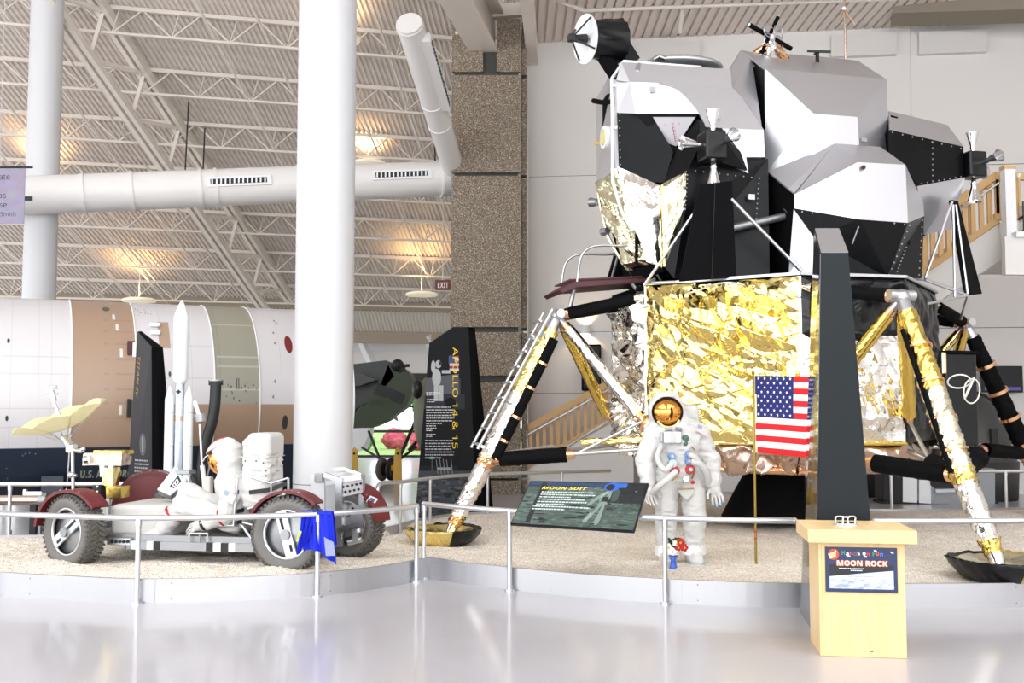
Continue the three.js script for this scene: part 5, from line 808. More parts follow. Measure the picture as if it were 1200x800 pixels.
  const tb2 = pan('tank_underside', [[1064, 261, 2.05], [1083, 253, 1.5], [1080, 326, 1.42], [1040, 325, 1.9]], M.blackPanel); rivets(tb2, [[[1066, 264, 2.06], [1042, 322, 1.92]], [[1081, 258, 1.52], [1077, 322, 1.45]], [[1062, 290, 1.85], [1050, 322, 1.75]]], 8);
  pan('tank_strip', [[930, 245, 1.8], [953, 277, 1.82], [953, 322, 1.82], [924, 322, 1.6]], M.silver);
  // aft equipment bay
  pan('aft_roof', [[1042, 130, 0.7], [1110, 146, 0.55], [1129, 171, 1.0], [1043, 153, 1.2]], M.silver);
  const ab = pan('aft_skin', [[1043, 152, 1.2], [1129, 172, 1.0], [1129, 209, 1.0], [1075, 218, 1.25], [1062, 195, 1.6], [1043, 180, 1.3]], M.blackPanel); rivets(ab, [[[1046, 155, 1.22], [1126, 174, 1.02]], [[1093, 167, 1.12], [1093, 212, 1.15]], [[1080, 215, 1.24], [1126, 207, 1.02]]], 7);
  pan('aft_lower', [[1075, 218, 1.25], [1131, 208, 1.0], [1115, 268, 0.66], [1083, 275, 0.9]], M.silver);
  // bottom deck line
  mesh('interstage_rail', cyl(lz(755, 332, 0.9), lz(942, 322, 1.55), 0.02, 0.02, 8), M.alu, as); mesh('interstage_rail', cyl(lz(942, 322, 1.55), lz(1082, 327, 1.4), 0.02, 0.02, 8), M.greyMetal, as);
  // tube that pierces the side skin, with flange
  const t0 = lz(846, 270, 1.34), t1 = lz(921, 253, 1.42); mesh('side_tube', cyl(t0, t1, 0.05, 0.05, 16), M.greyMetal, as); mesh('tube_flange', cyl(t1.clone().lerp(t0, 0.02), t1.clone().lerp(t0, -0.02), 0.1, 0.1, 24), M.greyMetal, as);
  // docking light, handholds, front handrail
  mesh('handrail', poly([lz(717, 92, 0.3), lz(718, 150, 0.32), lz(718, 212, 0.34), lz(728, 246, 0.44), lz(742, 271, 0.6)], 0.025), M.white, as);
  for (const y of [100, 149, 199]) mesh('handrail_bracket', bar(lz(717, y, 0.3), lz(724, y, 0.5), 0.04), M.white, as); mesh('handrail_bracket', bar(lz(727, 230, 0.44), lz(732, 229, 0.55), 0.04), M.white, as);
  mesh('handrail', poly([lz(717, 92, 0.3), lz(731, 72, 0.46), lz(822, 79, 0.7)], 0.022), M.white, as); for (const [x, y] of [[747, 80], [812, 86]]) mesh('handrail_bracket', bar(lz(x + 2, y - 5, 0.58), lz(x, y + 3, 0.62), 0.05), M.alu, as);
  { const c = lz(711, 161, 0.0); mesh('docking_light', cyl(c.clone().add(V(0.06, 0, 0)), c.clone().add(V(-0.05, 0, 0)), 0.16, 0.16, 28), M.white, as); mesh('docking_lens', cyl(c.clone().add(V(-0.04, 0, 0)), c.clone().add(V(-0.065, 0, 0)), 0.11, 0.11, 28), M.cream, as); }
  mesh('marker_lamp', cyl(lz(707, 168, -0.35), lz(699, 168, -0.52), 0.03, 0.03, 12), M.yellow, as);
  mesh('beacon', cyl(lz(700, 237, -0.45), lz(692, 237, -0.55), 0.05, 0.07, 16), M.greyMetal, as); mesh('beacon', cyl(lz(712, 270, -0.3), lz(706, 272, -0.4), 0.05, 0.06, 14), M.greyMetal, as);
  mesh('vent_horn', tube([lz(720, 118, 0.2), lz(708, 120, 0), lz(695, 118, -0.2)], 0.035, 16, 8), M.blackMatte, as);
  mesh('roof_dome', sph(0.5, ...lz(800, 78, 0.0).toArray(), 1.2, 0.22, 0.8), M.silver, as); mesh('roof_hook', poly([lz(765, 70, 0.3), lz(772, 66, 0.3), lz(780, 69, 0.3)], 0.03), M.alu, as);
  mesh('skin_tag', box(0.08, 0.08, 0.01, ...lz(765, 105, 0.83).toArray()), M.greyMetal, as); mesh('skin_tag', box(0.08, 0.04, 0.01, ...lz(841, 137, 1.18).toArray()), M.greyMetal, as);
}
// reaction-control thrusters
function nozzle(parent, p, dir, s = 1) { const g = lathe([[0.015, 0], [0.03, 0.01], [0.028, 0.06], [0.04, 0.08], [0.032, 0.1], [0.05, 0.16], [0.085, 0.3], [0.09, 0.3], [0.082, 0.285], [0.045, 0.15], [0.01, 0.12]].map(a => [a[0] * s, a[1] * s]), 28); g.applyQuaternion(new THREE.Quaternion().setFromUnitVectors(V(0, 1, 0), dir.clone().normalize())); mesh('nozzle', g.translate(p.x, p.y, p.z), M.chrome, parent); }
function thruster(c, label, outer) {
  const o = part('thruster_quad', lm); o.userData.label = label; mesh('thruster_box', rbox(0.28, 0.36, 0.3, 0.03, c.x, c.y, c.z), M.blackFoil, o);
  nozzle(o, c.clone().add(V(0.02, 0.17, 0)), V(0, 1, 0)); nozzle(o, c.clone().add(V(0.02, -0.17, 0)), V(0, -1, 0), 1.15); nozzle(o, c.clone().add(V(0.08, 0.02, 0.13)), V(0.1, 0.1, 0.95), 1.0); nozzle(o, c.clone().add(V(outer * 0.12, outer > 0 ? -0.03 : 0, outer > 0 ? -0.06 : 0.05)), V(outer, 0.03, outer > 0 ? -0.75 : 0.1), 1.05);
  return o;
}
const q1 = lz(834, 172, 1.55); { const o = thruster(q1, 'thruster quad by the window', -1); mesh('boom', bar(q1, q1.clone().add(V(0.15, 0, -0.45)), 0.12), M.blackMatte, o); const g = mesh('thruster_pod', new ConvexGeometry([lz(845, 158, 1.45), lz(845, 190, 1.45), lz(868, 178, 1.3), lz(846, 150, 1.3), lz(876, 200, 1.3), lz(820, 148, 1.3), lz(820, 188, 1.3)]), M.blackPanel, o); }
const q2 = lz(1139, 194, 0.95); { const o = thruster(q2, 'thruster quad on the equipment bay', 1); mesh('boom', bar(q2, q2.clone().add(V(-0.3, 0, -0.2)), 0.12), M.blackMatte, o); }
// plume deflectors with struts
{
  const o = part('plume_deflector', lm); mesh('deflector_plate', panelGeo([lz(820, 216, 1.75), lz(858, 212, 1.75), lz(863, 325, 1.55), lz(797, 330, 1.55)], LMEYE, 0.04), M.blackMatte, o); mesh('plate_seam', cyl(lz(838, 216, 1.78), lz(834, 328, 1.58), 0.004, 0.004, 5), M.dark, o);
  mesh('strut', cyl(lz(857, 233, 1.72), lz(943, 322, 1.75), 0.022, 0.022, 10), M.aluBright, o); mesh('strut', cyl(lz(813, 250, 1.6), lz(755, 334, 1.1), 0.02, 0.02, 10), M.aluBright, o); mesh('strut', cyl(lz(767, 327, 0.9), lz(755, 334, 1.1), 0.02, 0.02, 10), M.aluBright, o);
  const p = part('plume_deflector', lm); mesh('deflector_plate', panelGeo([lz(1116, 234, 1.25), lz(1123, 236, 1.1), lz(1151, 344, 0.9), lz(1134, 346, 1.25)], LMEYE, 0.05), M.blackMatte, p);
  for (const [a, b] of [[[1116, 236, 1.25], [1084, 326, 1.4]], [[1117, 240, 1.25], [1119, 350, 1.3]], [[1120, 240, 1.2], [1134, 344, 1.25]], [[1084, 328, 1.4], [1134, 346, 1.25]], [[1086, 356, 1.6], [1134, 346, 1.25]], [[1134, 346, 1.25], [1126, 374, 0.9]], [[1084, 328, 1.4], [1130, 342, 1.2]]]) mesh('strut', cyl(lz(...a), lz(...b), 0.018, 0.018, 8), M.aluBright, p);
  const h = part('plume_deflector', lm); mesh('deflector_plate', panelGeo([lz(722, 288, -1.5), lz(735, 262, -1.5), lz(735, 335, -1.3), lz(708, 338, -1.3)], LMEYE, 0.04), M.blackMatte, h); mesh('strut', cyl(lz(724, 300, -1.3), lz(713, 340, -1.0), 0.018), M.aluBright, h);
}
// ---------------- antennas on the roof
{
  const o = part('steerable_antenna', lm), c = lz(690, 46, 0.3), ax = V(-0.97, -0.1, 0.22).normalize(), q = new THREE.Quaternion().setFromUnitVectors(V(0, 1, 0), ax);
  mesh('dish', lathe([[0.02, 0], [0.2, 0.015], [0.33, 0.06], [0.335, 0.05], [0.2, 0.0], [0.02, -0.015]], 40).applyQuaternion(q).translate(c.x, c.y, c.z), M.white, o);
  const dr = new THREE.CylinderGeometry(0.24, 0.3, 0.46, 30, 10, false), Q = dr.attributes.position; for (let i = 0; i < Q.count; i++) { const a = Math.atan2(Q.getZ(i), Q.getX(i)), k = 1 + 0.05 * Math.sin(a * 13 + Q.getY(i) * 9); Q.setX(i, Q.getX(i) * k); Q.setZ(i, Q.getZ(i) * k); } dr.computeVertexNormals(); mesh('drum_wrap', dr.translate(0, -0.25, 0).applyQuaternion(q).translate(c.x, c.y, c.z), M.blackFoil, o);
  const tip = c.clone().addScaledVector(ax, 0.27); for (let k = 0; k < 4; k++) { const a = k * Math.PI / 2 + 0.5, e = V(Math.cos(a) * 0.31, 0.06, Math.sin(a) * 0.31).applyQuaternion(q).add(c); mesh('feed_strut', cyl(tip, e, 0.013, 0.013, 6), M.black, o); } mesh('feed_horn', cyl(c.clone().addScaledVector(ax, 0.05), c.clone().addScaledVector(ax, 0.24), 0.07, 0.045, 14), M.black, o); mesh('feed_tip', rbox(0.1, 0.1, 0.1, 0.02, tip.x, tip.y, tip.z), M.black, o);
  const k1 = lz(725, 48, 0.2), k2 = lz(741, 74, 0.2); mesh('elbow', cyl(k1.clone().add(V(0, 0, 0.2)), k1.clone().add(V(0, 0, -0.2)), 0.09, 0.09, 20), M.blackMatte, o); mesh('mast', bar(k1, k2, 0.16, 0.2), M.blackPanel, o); mesh('mast', bar(lz(705, 62, 0.25), lz(722, 88, 0.25), 0.14, 0.16), M.blackMatte, o); mesh('yoke', bar(lz(703, 66, 0.2), lz(726, 48, 0.2), 0.1, 0.14), M.blackMatte, o);
}
{
  const o = part('radar_antenna', lm), c = lz(904, 44, 0.1), L = (x, y, z = 0) => V(c.x + x / 83, c.y + y / 83, c.z + z);
  mesh('hub', sph(0.05, c.x, c.y, c.z), M.white, o); mesh('boom', cyl(L(-28, 13), L(26, -12), 0.035, 0.035, 8), M.blackMatte, o); mesh('boom', cyl(L(9, 26), L(-14, -22), 0.03, 0.03, 8), M.blackMatte, o); for (const [x, y] of [[-28, 13], [26, -12], [9, 26], [-14, -22]]) mesh('boom_tip', sph(0.026, ...L(x, y).toArray()), M.white, o);
  for (const [x, y] of [[-6, 7], [7, 6], [-6, -5], [7, -7]]) mesh('wire_ring', new THREE.TorusGeometry(0.095, 0.009, 6, 30).rotateY(0.4).translate(...L(x, y, 0.05).toArray()), M.alu, o);
  for (const [a, b, m] of [[[-4, -8], [-18, -20], M.copper], [[4, -8], [26, -22], M.copper], [[-2, -10], [-4, -30], M.silverFoil]]) mesh('foil_leg', foilTube(L(...a), L(...b, -0.15), 0.06, 0.065, 120 + a[0], 0.6), m, o); mesh('foil_bundle', foilTube(L(-4, -6), L(4, -12), 0.08, 0.08, 131, 0.6), M.silverFoil, o);
  const w = part('whip_antenna', lm), p = lz(991, 70, -0.3), t = lz(989, -30, -0.3), j = lz(989, 10, -0.3); mesh('whip', cyl(p, t, 0.018, 0.01, 8), M.bronzeFoil, w); mesh('whip_joint', sph(0.03, j.x, j.y, j.z), M.white, w); for (const [dx, dy] of [[-9, -17], [10, -22], [3, -20]]) mesh('whip_radial', cyl(j, V(j.x + dx / 80, j.y + dy / 80, j.z + 0.1), 0.006, 0.006, 5), M.copper, w);
  const s = part('stub_antenna', lm), b = lz(958, 78, 0.0); mesh('stub', bar(b, b.clone().add(V(0, 0.2, 0)), 0.04), M.black, s); mesh('cross_arm', bar(b.clone().add(V(-0.16, 0.22, 0)), b.clone().add(V(0.16, 0.2, 0.1)), 0.03), M.black, s); mesh('cross_arm', bar(b.clone().add(V(-0.05, 0.18, 0)), b.clone().add(V(0.06, 0.24, 0)), 0.03), M.black, s);
}
// ================================================================ lunar rover
const RVC = V(-3.30, 0, -11.36), RVA = -9.8 * RAD, RVX = V(Math.cos(RVA), 0, -Math.sin(RVA)), RVZ = V(Math.sin(RVA), 0, Math.cos(RVA));
const rover = thing('lunar_rover', 'open moon buggy with maroon fenders, grey wheels and silver frame on the sand', 'rover', [RVC.x, 0, RVC.z], RVA);
const rp = (px, py, z) => { const r = rayDir(px, py), t = (z - EYEP.clone().sub(RVC).dot(RVZ)) / r.dot(RVZ), q = EYEP.clone().addScaledVector(r, t).sub(RVC); return V(q.dot(RVX), q.y, q.dot(RVZ)); };
const rworld = p => RVC.clone().addScaledVector(RVX, p.x).addScaledVector(RVZ, p.z).add(V(0, p.y, 0));
const ZN = 0.72;
{
  const R = 0.375, tyre = lathe([[0.25, -0.1], [0.3, -0.125], [0.35, -0.115], [R - 0.006, -0.07], [R, 0], [R - 0.006, 0.07], [0.35, 0.115], [0.3, 0.125], [0.25, 0.1]], 56).rotateX(Math.PI / 2);
  const lug = []; for (let k = 0; k < 44; k++) { const a = k / 44 * 2 * Math.PI; for (const s of [-1, 1]) { const b = box(0.032, 0.03, 0.085, 0, 0, s * 0.045, 0, s * 0.5, 0).translate(0, R, 0).rotateZ(a + s * 0.035); lug.push(b); } for (const s of [-1, 1]) lug.push(box(0.024, 0.05, 0.02, 0, R - 0.025, s * 0.108).rotateZ(a + 0.07)); }
  const tread = join(lug), disc = lathe([[0.0, 0.075], [0.06, 0.07], [0.2, 0.03], [0.235, 0.05], [0.24, 0.0], [0, 0]], 48).rotateX(Math.PI / 2), ring = new THREE.TorusGeometry(0.24, 0.017, 10, 56).translate(0, 0, 0.085), hubBar = join(rbox(0.47, 0.12, 0.03, 0.006, 0, 0, 0.09)), slots = [box(0.15, 0.028, 0.012, 0.13, 0.012, 0.103), box(0.07, 0.028, 0.012, -0.14, -0.02, 0.103)], hub = new THREE.CylinderGeometry(0.05, 0.055, 0.05, 20).rotateX(Math.PI / 2).translate(0, 0, 0.11);
  const wheel = (px, py, z, steer, spin, flip) => { const c = rp(px, py, z), w = part('wheel', rover); w.position.copy(c); w.rotation.set(0, steer + (flip ? Math.PI : 0), 0); mesh('tyre', tyre, M.rubber, w); small(mesh('tread_lugs', tread, M.rubberDark, w)); mesh('wheel_disc', disc, M.greyMetal, w); mesh('rim_ring', ring, M.steel, w); const b = mesh('hub_bar', hubBar, M.aluBright, w); b.rotation.z = spin; for (const sl of slots) mesh('hub_slot', sl, M.black, w).rotation.z = spin; mesh('hub_cap', hub, M.greyMetal, w); return c; };
  const w1 = wheel(87, 622, ZN, -0.38, 0.62, false), w2 = wheel(340, 625, ZN, -0.04, 1.85, false), w3 = wheel(176, 606, -ZN, -0.1, 0.3, true), w4 = wheel(412, 612, -ZN + 0.25, -0.3, 1.0, false);
  const fender = (c, a0, a1, w, steer, name) => { const f = part('fender', rover), r = 0.44, n = 26, t = []; f.position.copy(c); f.rotation.y = steer; const q = (a, rr, z) => V(-Math.cos(a) * rr, Math.sin(a) * rr, z); for (let i = 0; i < n; i++) { const a = a0 + (a1 - a0) * i / n, b = a0 + (a1 - a0) * (i + 1) / n; for (const [r0, za, zb] of [[r, -w / 2, w / 2], [r - 0.015, w / 2, -w / 2]]) t.push(q(a, r0, za), q(b, r0, zb), q(b, r0, za), q(a, r0, za), q(a, r0, zb), q(b, r0, zb)); for (const s of [-1, 1]) { const z = s * w / 2; t.push(q(a, r, z), q(b, r, z), q(b, r - 0.03, z), q(a, r, z), q(b, r - 0.03, z), q(a, r - 0.03, z)); } } mesh('fender_skin', soup(t), M.maroon, f); const e = []; for (let k = 0; k < 6; k++) { const a = a0 + (a1 - a0) * (0.35 + 0.08 * k), p = q(a, r + 0.002, w / 2 - 0.02); e.push(sph(0.008, p.x, p.y, p.z, 1, 1, 1, 6)); } small(mesh('fender_bolts', join(e), M.alu, f)); mesh('fender_brace', cyl(q((a0 + a1) / 2, r, -w / 2 + 0.03), V(0, 0.1, -w / 2 - 0.05), 0.012, 0.012, 6), M.alu, f); return f; };
  fender(w1, 0.1, 2.5, 0.24, -0.2); fender(w2, 0.35, 2.35, 0.24, 0); { const f3 = fender(w3.clone().add(V(0.02, 0.12, 0)), 0.1, 2.9, 0.4, 0.45); mesh('fender_side', extrude([...Array(19)].map((_, i) => { const a = 0.1 + 2.8 * i / 18; return [-Math.cos(a) * 0.43, Math.sin(a) * 0.43]; }), 0.02, 0.15), M.maroon, f3); } const f4 = fender(w4, 0.8, 3.05, 0.27, -0.35);
  mesh('flag_sticker', box(0.1, 0.09, 0.004, 0.36, 0.27, 0.1, 0.0, 0.9, -0.7), M.white, f4); mesh('sticker_emblem', box(0.06, 0.05, 0.006, 0.362, 0.275, 0.102, 0.0, 0.9, -0.7), M.blueKnob, f4);
  // chassis
  const ch = part('chassis', rover), yb = rp(220, 640, 0.6).y, xa = rp(148, 640, 0.6).x, xb = rp(312, 640, 0.6).x;
  const cols = [[148, 154, M.greyMetal], [154, 162, M.silverWhite], [162, 172, M.greyMetal], [172, 180, M.silverWhite], [180, 188, M.black], [188, 242, M.greyMetal], [242, 250, M.black], [250, 259, M.silverWhite], [259, 268, M.black], [268, 276, M.silverWhite], [276, 298, M.greyMetal]];
  for (const [a, b, m] of cols) { const x0 = rp(a, 640, 0.6).x, x1 = rp(b, 640, 0.6).x; mesh('side_block', box(x1 - x0 - 0.004, 0.085, 0.06, (x0 + x1) / 2, yb, 0.58), m, ch); }
  for (const z of [0.55, -0.55]) mesh('side_beam', box(2.1, 0.07, 0.06, 0, yb + 0.07, z), M.greyMetal, ch);
  mesh('floor_pan', box(1.5, 0.03, 1.1, -0.1, yb + 0.06, 0), M.greyMetal, ch); mesh('front_pan', box(0.5, 0.05, 1.0, -1.0, yb + 0.08, 0), M.greyMetal, ch); mesh('rear_pan', box(0.8, 0.06, 1.0, 0.95, yb + 0.1, 0), M.dark, ch); mesh('belly', box(1.6, 0.1, 0.8, 0, yb - 0.02, 0), M.black, ch);
  for (const c of [w1, w2, w3, w4]) mesh('axle_arm', bar(V(c.x, c.y, c.z), V(c.x * 0.86, c.y + 0.04, 0), 0.07), M.greyMetal, ch);
  const holes = []; for (let k = 0; k < 5; k++) { const p = rp(133 + k * 4.6, 634, 0.62); holes.push(new THREE.CylinderGeometry(0.016, 0.016, 0.012, 12).rotateX(Math.PI / 2).translate(p.x, p.y, p.z + 0.03)); } const fb = rp(140, 634, 0.62); mesh('front_plate', box(0.26, 0.07, 0.04, fb.x, fb.y, fb.z), M.alu, ch); small(mesh('plate_holes', join(holes), M.black, ch));
  mesh('step_loops', join([[222, 234], [234, 243]].map(([a, b]) => poly([rp(a, 635, 0.62), rp(a, 625, 0.62), rp(b, 625, 0.62), rp(b, 635, 0.62)], 0.012))), M.alu, ch); mesh('seat_strut', join(poly([rp(268, 610, 0.5), rp(284, 616, 0.55), rp(297, 634, 0.6)], 0.015), poly([rp(284, 612, 0.5), rp(300, 616, 0.5), rp(322, 600, 0.45)], 0.014)), M.alu, ch);
  // white blanket over the front equipment
  const bl = part('equipment_cover', rover), b0 = rp(128, 628, 0.45), b1 = rp(200, 592, 0.45); mesh('cover_cloth', (g => { const Q = g.attributes.position; for (let i = 0; i < Q.count; i++) { const x = Q.getX(i), y = Q.getY(i), z = Q.getZ(i); Q.setXYZ(i, x + 0.02 * noise3(x * 5, y * 5, z * 5), y + 0.025 * noise3(x * 4 + 5, y * 4, z * 4), z + 0.03 * noise3(x * 6, y * 4 + 2, z * 4)); } g.computeVertexNormals(); return g.translate((b0.x + b1.x) / 2, (b0.y + b1.y) / 2, 0.05); })(new RoundedBoxGeometry(b1.x - b0.x, b1.y - b0.y, 0.85, 10, 0.06)), M.suitShade, bl);
  // seats: tubular frames with dark webbing
  const seat = (z) => { const s = part('seat', rover), A = (px, py) => rp(px, py, z); for (const dz of [-0.28, 0.28]) { mesh('seat_frame', poly([A(292, 559), A(289, 588), A(287, 612), A(262, 612)].map(p => p.add(V(0, 0, dz))), 0.014), M.alu, s); }
    for (const y of [574, 596, 609]) mesh('seat_strap', bar(A(291, y).add(V(0, 0, -0.28)), A(291, y).add(V(0, 0, 0.28)), 0.012, 0.04), M.dark, s); mesh('seat_cushion', box(0.42, 0.04, 0.44, A(270, 611).x, A(270, 611).y, z), M.dark, s);
    const g = []; for (const [p, q] of [[[294, 559], [318, 566]], [[318, 566], [318, 590]], [[318, 566], [338, 560]], [[338, 560], [338, 590]], [[290, 596], [316, 588]], [[316, 588], [340, 578]]]) mesh('rack_tube', cyl(rp(...p, z + 0.28), rp(...q, z + 0.26), 0.013, 0.013, 8), M.alu, s);
    for (const [p, q] of [[[292, 577], [315, 574]], [[315, 574], [336, 566]], [[292, 598], [315, 594]]]) mesh('rack_strap', bar(rp(...p, z + 0.28), rp(...q, z + 0.26), 0.01, 0.045), M.dark, s); };
  seat(0.3); seat(-0.3);
  // control console with white panel and emblem
  const co = part('console', rover), c1 = [rp(185, 574, 0.2), rp(200, 581, 0.2), rp(218, 566, 0.05), rp(207, 545, 0.05)]; const tx = canvasTex(256, 200, (g, W, H) => { g.fillStyle = '#d3dde2'; g.fillRect(0, 0, W, H); g.fillStyle = '#101012'; g.fillRect(110, 20, 86, 92); g.strokeStyle = '#f2f2f2'; g.lineWidth = 10; g.strokeRect(132, 42, 44, 46); g.fillStyle = '#f2f2f2'; g.fillRect(128, 62, 40, 10); });
  mesh('console_box', panelGeo(c1, LMEYE.clone().set(0, 6, 12), 0.14), M.greyMetal, co); mesh('console_face', facePanel([c1[0], c1[1], c1[2], c1[3]].map(p => p.clone().add(V(-0.004, 0.006, 0.008)))), S(0xffffff, 0.5, 0, { map: tx, side: THREE.DoubleSide }), co); mesh('console_top', rbox(0.2, 0.05, 0.16, 0.01, ...rp(216, 553, 0).toArray()), M.greyMetal, co); mesh('console_post', bar(rp(221, 560, 0), rp(222, 615, 0), 0.04), M.alu, co); mesh('hand_controller', bar(rp(226, 556, 0.05), rp(232, 572, 0.1), 0.05), M.dark, co);
  // low-gain antenna mast beside the driver
  const ma = part('mast_antenna', rover); mesh('mast', cyl(rp(239, 585, 0.1), rp(234, 497, 0.1), 0.011, 0.011, 8), M.white, ma); mesh('mast_base', cyl(rp(239, 560, 0.1), rp(237, 545, 0.1), 0.025, 0.025, 12), M.white, ma); mesh('mast_collar', cyl(rp(235, 494, 0.1), rp(234, 485, 0.1), 0.05, 0.07, 14), M.alu, ma); mesh('mast_tip', cyl(rp(233, 486, 0.1), rp(228, 470, 0.1), 0.022, 0.022, 12), M.white, ma); mesh('controller', rbox(0.09, 0.26, 0.09, 0.02, ...rp(244, 572, 0.15).toArray()), M.suitShade, ma);
  // umbrella dish antenna
  const um = part('umbrella_antenna', rover), hubP = rp(77, 519, 0.15), rim = [[17, 509], [40, 499], [64, 483], [90, 474], [114, 470], [125, 472], [112, 488], [92, 501], [70, 508], [38, 511]];
  const ctr = rp(76, 503, 0.15), axis = V(-0.27, 0.93, 0.25).normalize(), uq = new THREE.Quaternion().setFromUnitVectors(V(0, 1, 0), axis), RR = 0.52;
  for (let k = 0; k < 8; k++) { const a0 = k * Math.PI / 4, g = grid(8, 10, (a, b) => { const th = a0 + a * Math.PI / 4, sag = 1 - 0.07 * Math.sin(a * Math.PI) * b, r = b * RR * sag; return V(Math.cos(th) * r, 0.16 * b * b * (1 + 0.25 * Math.sin(a * Math.PI) * b), Math.sin(th) * r).applyQuaternion(uq).add(ctr); }); mesh('dish_gore', g, M.creamD ??= P(0xe6deb2, 0.8, 0, { side: THREE.DoubleSide, transmission: 0.4, thickness: 0 }), um); const e = V(Math.cos(a0) * RR, 0.16, Math.sin(a0) * RR).applyQuaternion(uq).add(ctr), m = V(Math.cos(a0) * RR * 0.5, 0.036, Math.sin(a0) * RR * 0.5).applyQuaternion(uq).add(ctr); mesh('dish_rib', poly([ctr, m, e], 0.007, 6), M.cream, um); mesh('dish_brace', cyl(m, hubP, 0.006, 0.006, 5), M.alu, um); }
  const ftip = rp(62, 468, 0.15); mesh('feed_boom', cyl(ctr, ftip, 0.018, 0.016, 10), M.chrome, um); mesh('feed_can', cyl(rp(63, 470, 0.15), rp(60, 458, 0.15), 0.035, 0.035, 16), M.chrome, um); mesh('feed_cross', join(cyl(rp(54, 455, 0.15), rp(66, 452, 0.15), 0.012), box(0.1, 0.012, 0.1, ...rp(60, 455, 0.15).toArray()), cyl(rp(56, 464, 0.15), rp(68, 461, 0.15), 0.012)), M.chrome, um);
  mesh('hub_drum', cyl(rp(75, 512, 0.15), rp(84, 525, 0.15), 0.045, 0.05, 16), M.chrome, um); mesh('hub_clamp', join(rbox(0.1, 0.1, 0.1, 0.02, ...rp(84, 525, 0.15).toArray()), cyl(rp(84, 527, 0.15), rp(96, 528, 0.15), 0.03, 0.025), sph(0.03, ...rp(97, 526, 0.15).toArray())), M.chrome, um); mesh('antenna_mast', cyl(rp(85, 528, 0.15), rp(86, 592, 0.15), 0.019, 0.019, 12), M.steel, um); mesh('mast_clamp', join(sph(0.04, ...rp(84, 556, 0.15).toArray(), 1, 1, 1, 10), cyl(rp(80, 556, 0.15), rp(90, 557, 0.15), 0.018)), M.steel, um);
  // television camera in gold foil on its pedestal
  const tv = part('television_camera', rover), bx = (px0, py0, px1, py1, z, dz, m, name, amp) => { const a = rp(px0, py1, z), b = rp(px1, py0, z), g = new THREE.BoxGeometry(b.x - a.x, b.y - a.y, dz, 14, 8, 8), Q = g.attributes.position; for (let i = 0; i < Q.count; i++) { const x = Q.getX(i), y = Q.getY(i), zz = Q.getZ(i), k = amp * (crumple(x * 2 + y, zz * 2 + y, px0) * 10 - 0.6); Q.setXYZ(i, x * (1 + k), y * (1 + k), zz * (1 + k)); } g.computeVertexNormals(); return mesh(name, g.translate((a.x + b.x) / 2, (a.y + b.y) / 2, z - dz / 2), m, tv); };
  bx(97, 531, 142, 545, 0.1, 0.22, M.bronzeFoil, 'camera_body', 0.14); bx(110, 528, 143, 532, 0.1, 0.24, M.goldDeep, 'camera_top', 0.12); mesh('camera_lens', cyl(rp(104, 538, 0.12), rp(99, 539, 0.13), 0.045, 0.05, 18), M.chrome, tv); mesh('pan_head', join(cyl(rp(118, 541, 0), rp(132, 541, 0), 0.02), bar(rp(121, 543, 0.02), rp(122, 558, 0.02), 0.06), bar(rp(131, 543, 0.02), rp(130, 556, 0.02), 0.05)), M.steel, tv); bx(120, 548, 133, 569, 0.05, 0.14, M.gold, 'pedestal_foil', 0.16); bx(124, 570, 142, 583, 0.1, 0.18, M.goldDeep, 'control_box', 0.06); mesh('control_face', box(0.1, 0.15, 0.18, ...rp(118, 576, 0.0).toArray()), M.dark, tv); mesh('connector', join([570, 576, 581].map(y => sph(0.018, ...rp(114, y, 0.1).toArray(), 1, 1, 1, 8))), M.chrome, tv); mesh('pedestal', cyl(rp(127, 582, 0), rp(127, 612, 0), 0.025, 0.025), M.alu, tv);
  // silver equipment rack at the rear
  const rk = part('tool_rack', rover), RB = (pts, w, z, m, name) => mesh(name, join(pts.slice(1).map((q, i) => bar(rp(...pts[i], z), rp(...q, z), w))), m, rk);
  RB([[398, 560], [398, 640]], 0.075, -0.1, M.alu, 'rack_post'); RB([[424, 556], [424, 625]], 0.055, -0.3, M.alu, 'rack_post'); RB([[398, 562], [424, 558]], 0.06, -0.15, M.alu, 'rack_rail'); RB([[380, 556], [398, 562]], 0.05, -0.1, M.alu, 'rack_rail'); RB([[386, 550], [406, 549]], 0.04, -0.45, M.alu, 'rack_rail'); RB([[406, 550], [424, 556]], 0.04, -0.4, M.alu, 'rack_rail'); RB([[382, 566], [396, 564]], 0.045, -0.15, M.alu, 'rack_rail'); RB([[400, 612], [426, 604]], 0.08, -0.15, M.alu, 'rack_rail'); RB([[396, 630], [426, 618]], 0.06, -0.1, M.steel, 'rack_tube'); RB([[396, 622], [428, 610]], 0.05, 0, M.steel, 'rack_tube');
  mesh('white_panel', panelGeo([rp(364, 556, -0.2), rp(380, 556, -0.2), rp(380, 602, -0.2), rp(364, 600, -0.2)], V(0, 1, 20), 0.04), M.silverWhite, rk); mesh('white_panel', panelGeo([rp(380, 556, -0.24), rp(414, 552, -0.5), rp(414, 606, -0.5), rp(380, 604, -0.24)], V(0, 1, 20), 0.03), M.silverWhite, rk); const dp = [rp(401, 566, -0.1), rp(425, 561, -0.25), rp(425, 577, -0.25), rp(401, 582, -0.1)]; mesh('drilled_plate', panelGeo(dp, V(0, 1, 20), 0.02), M.alu, rk);
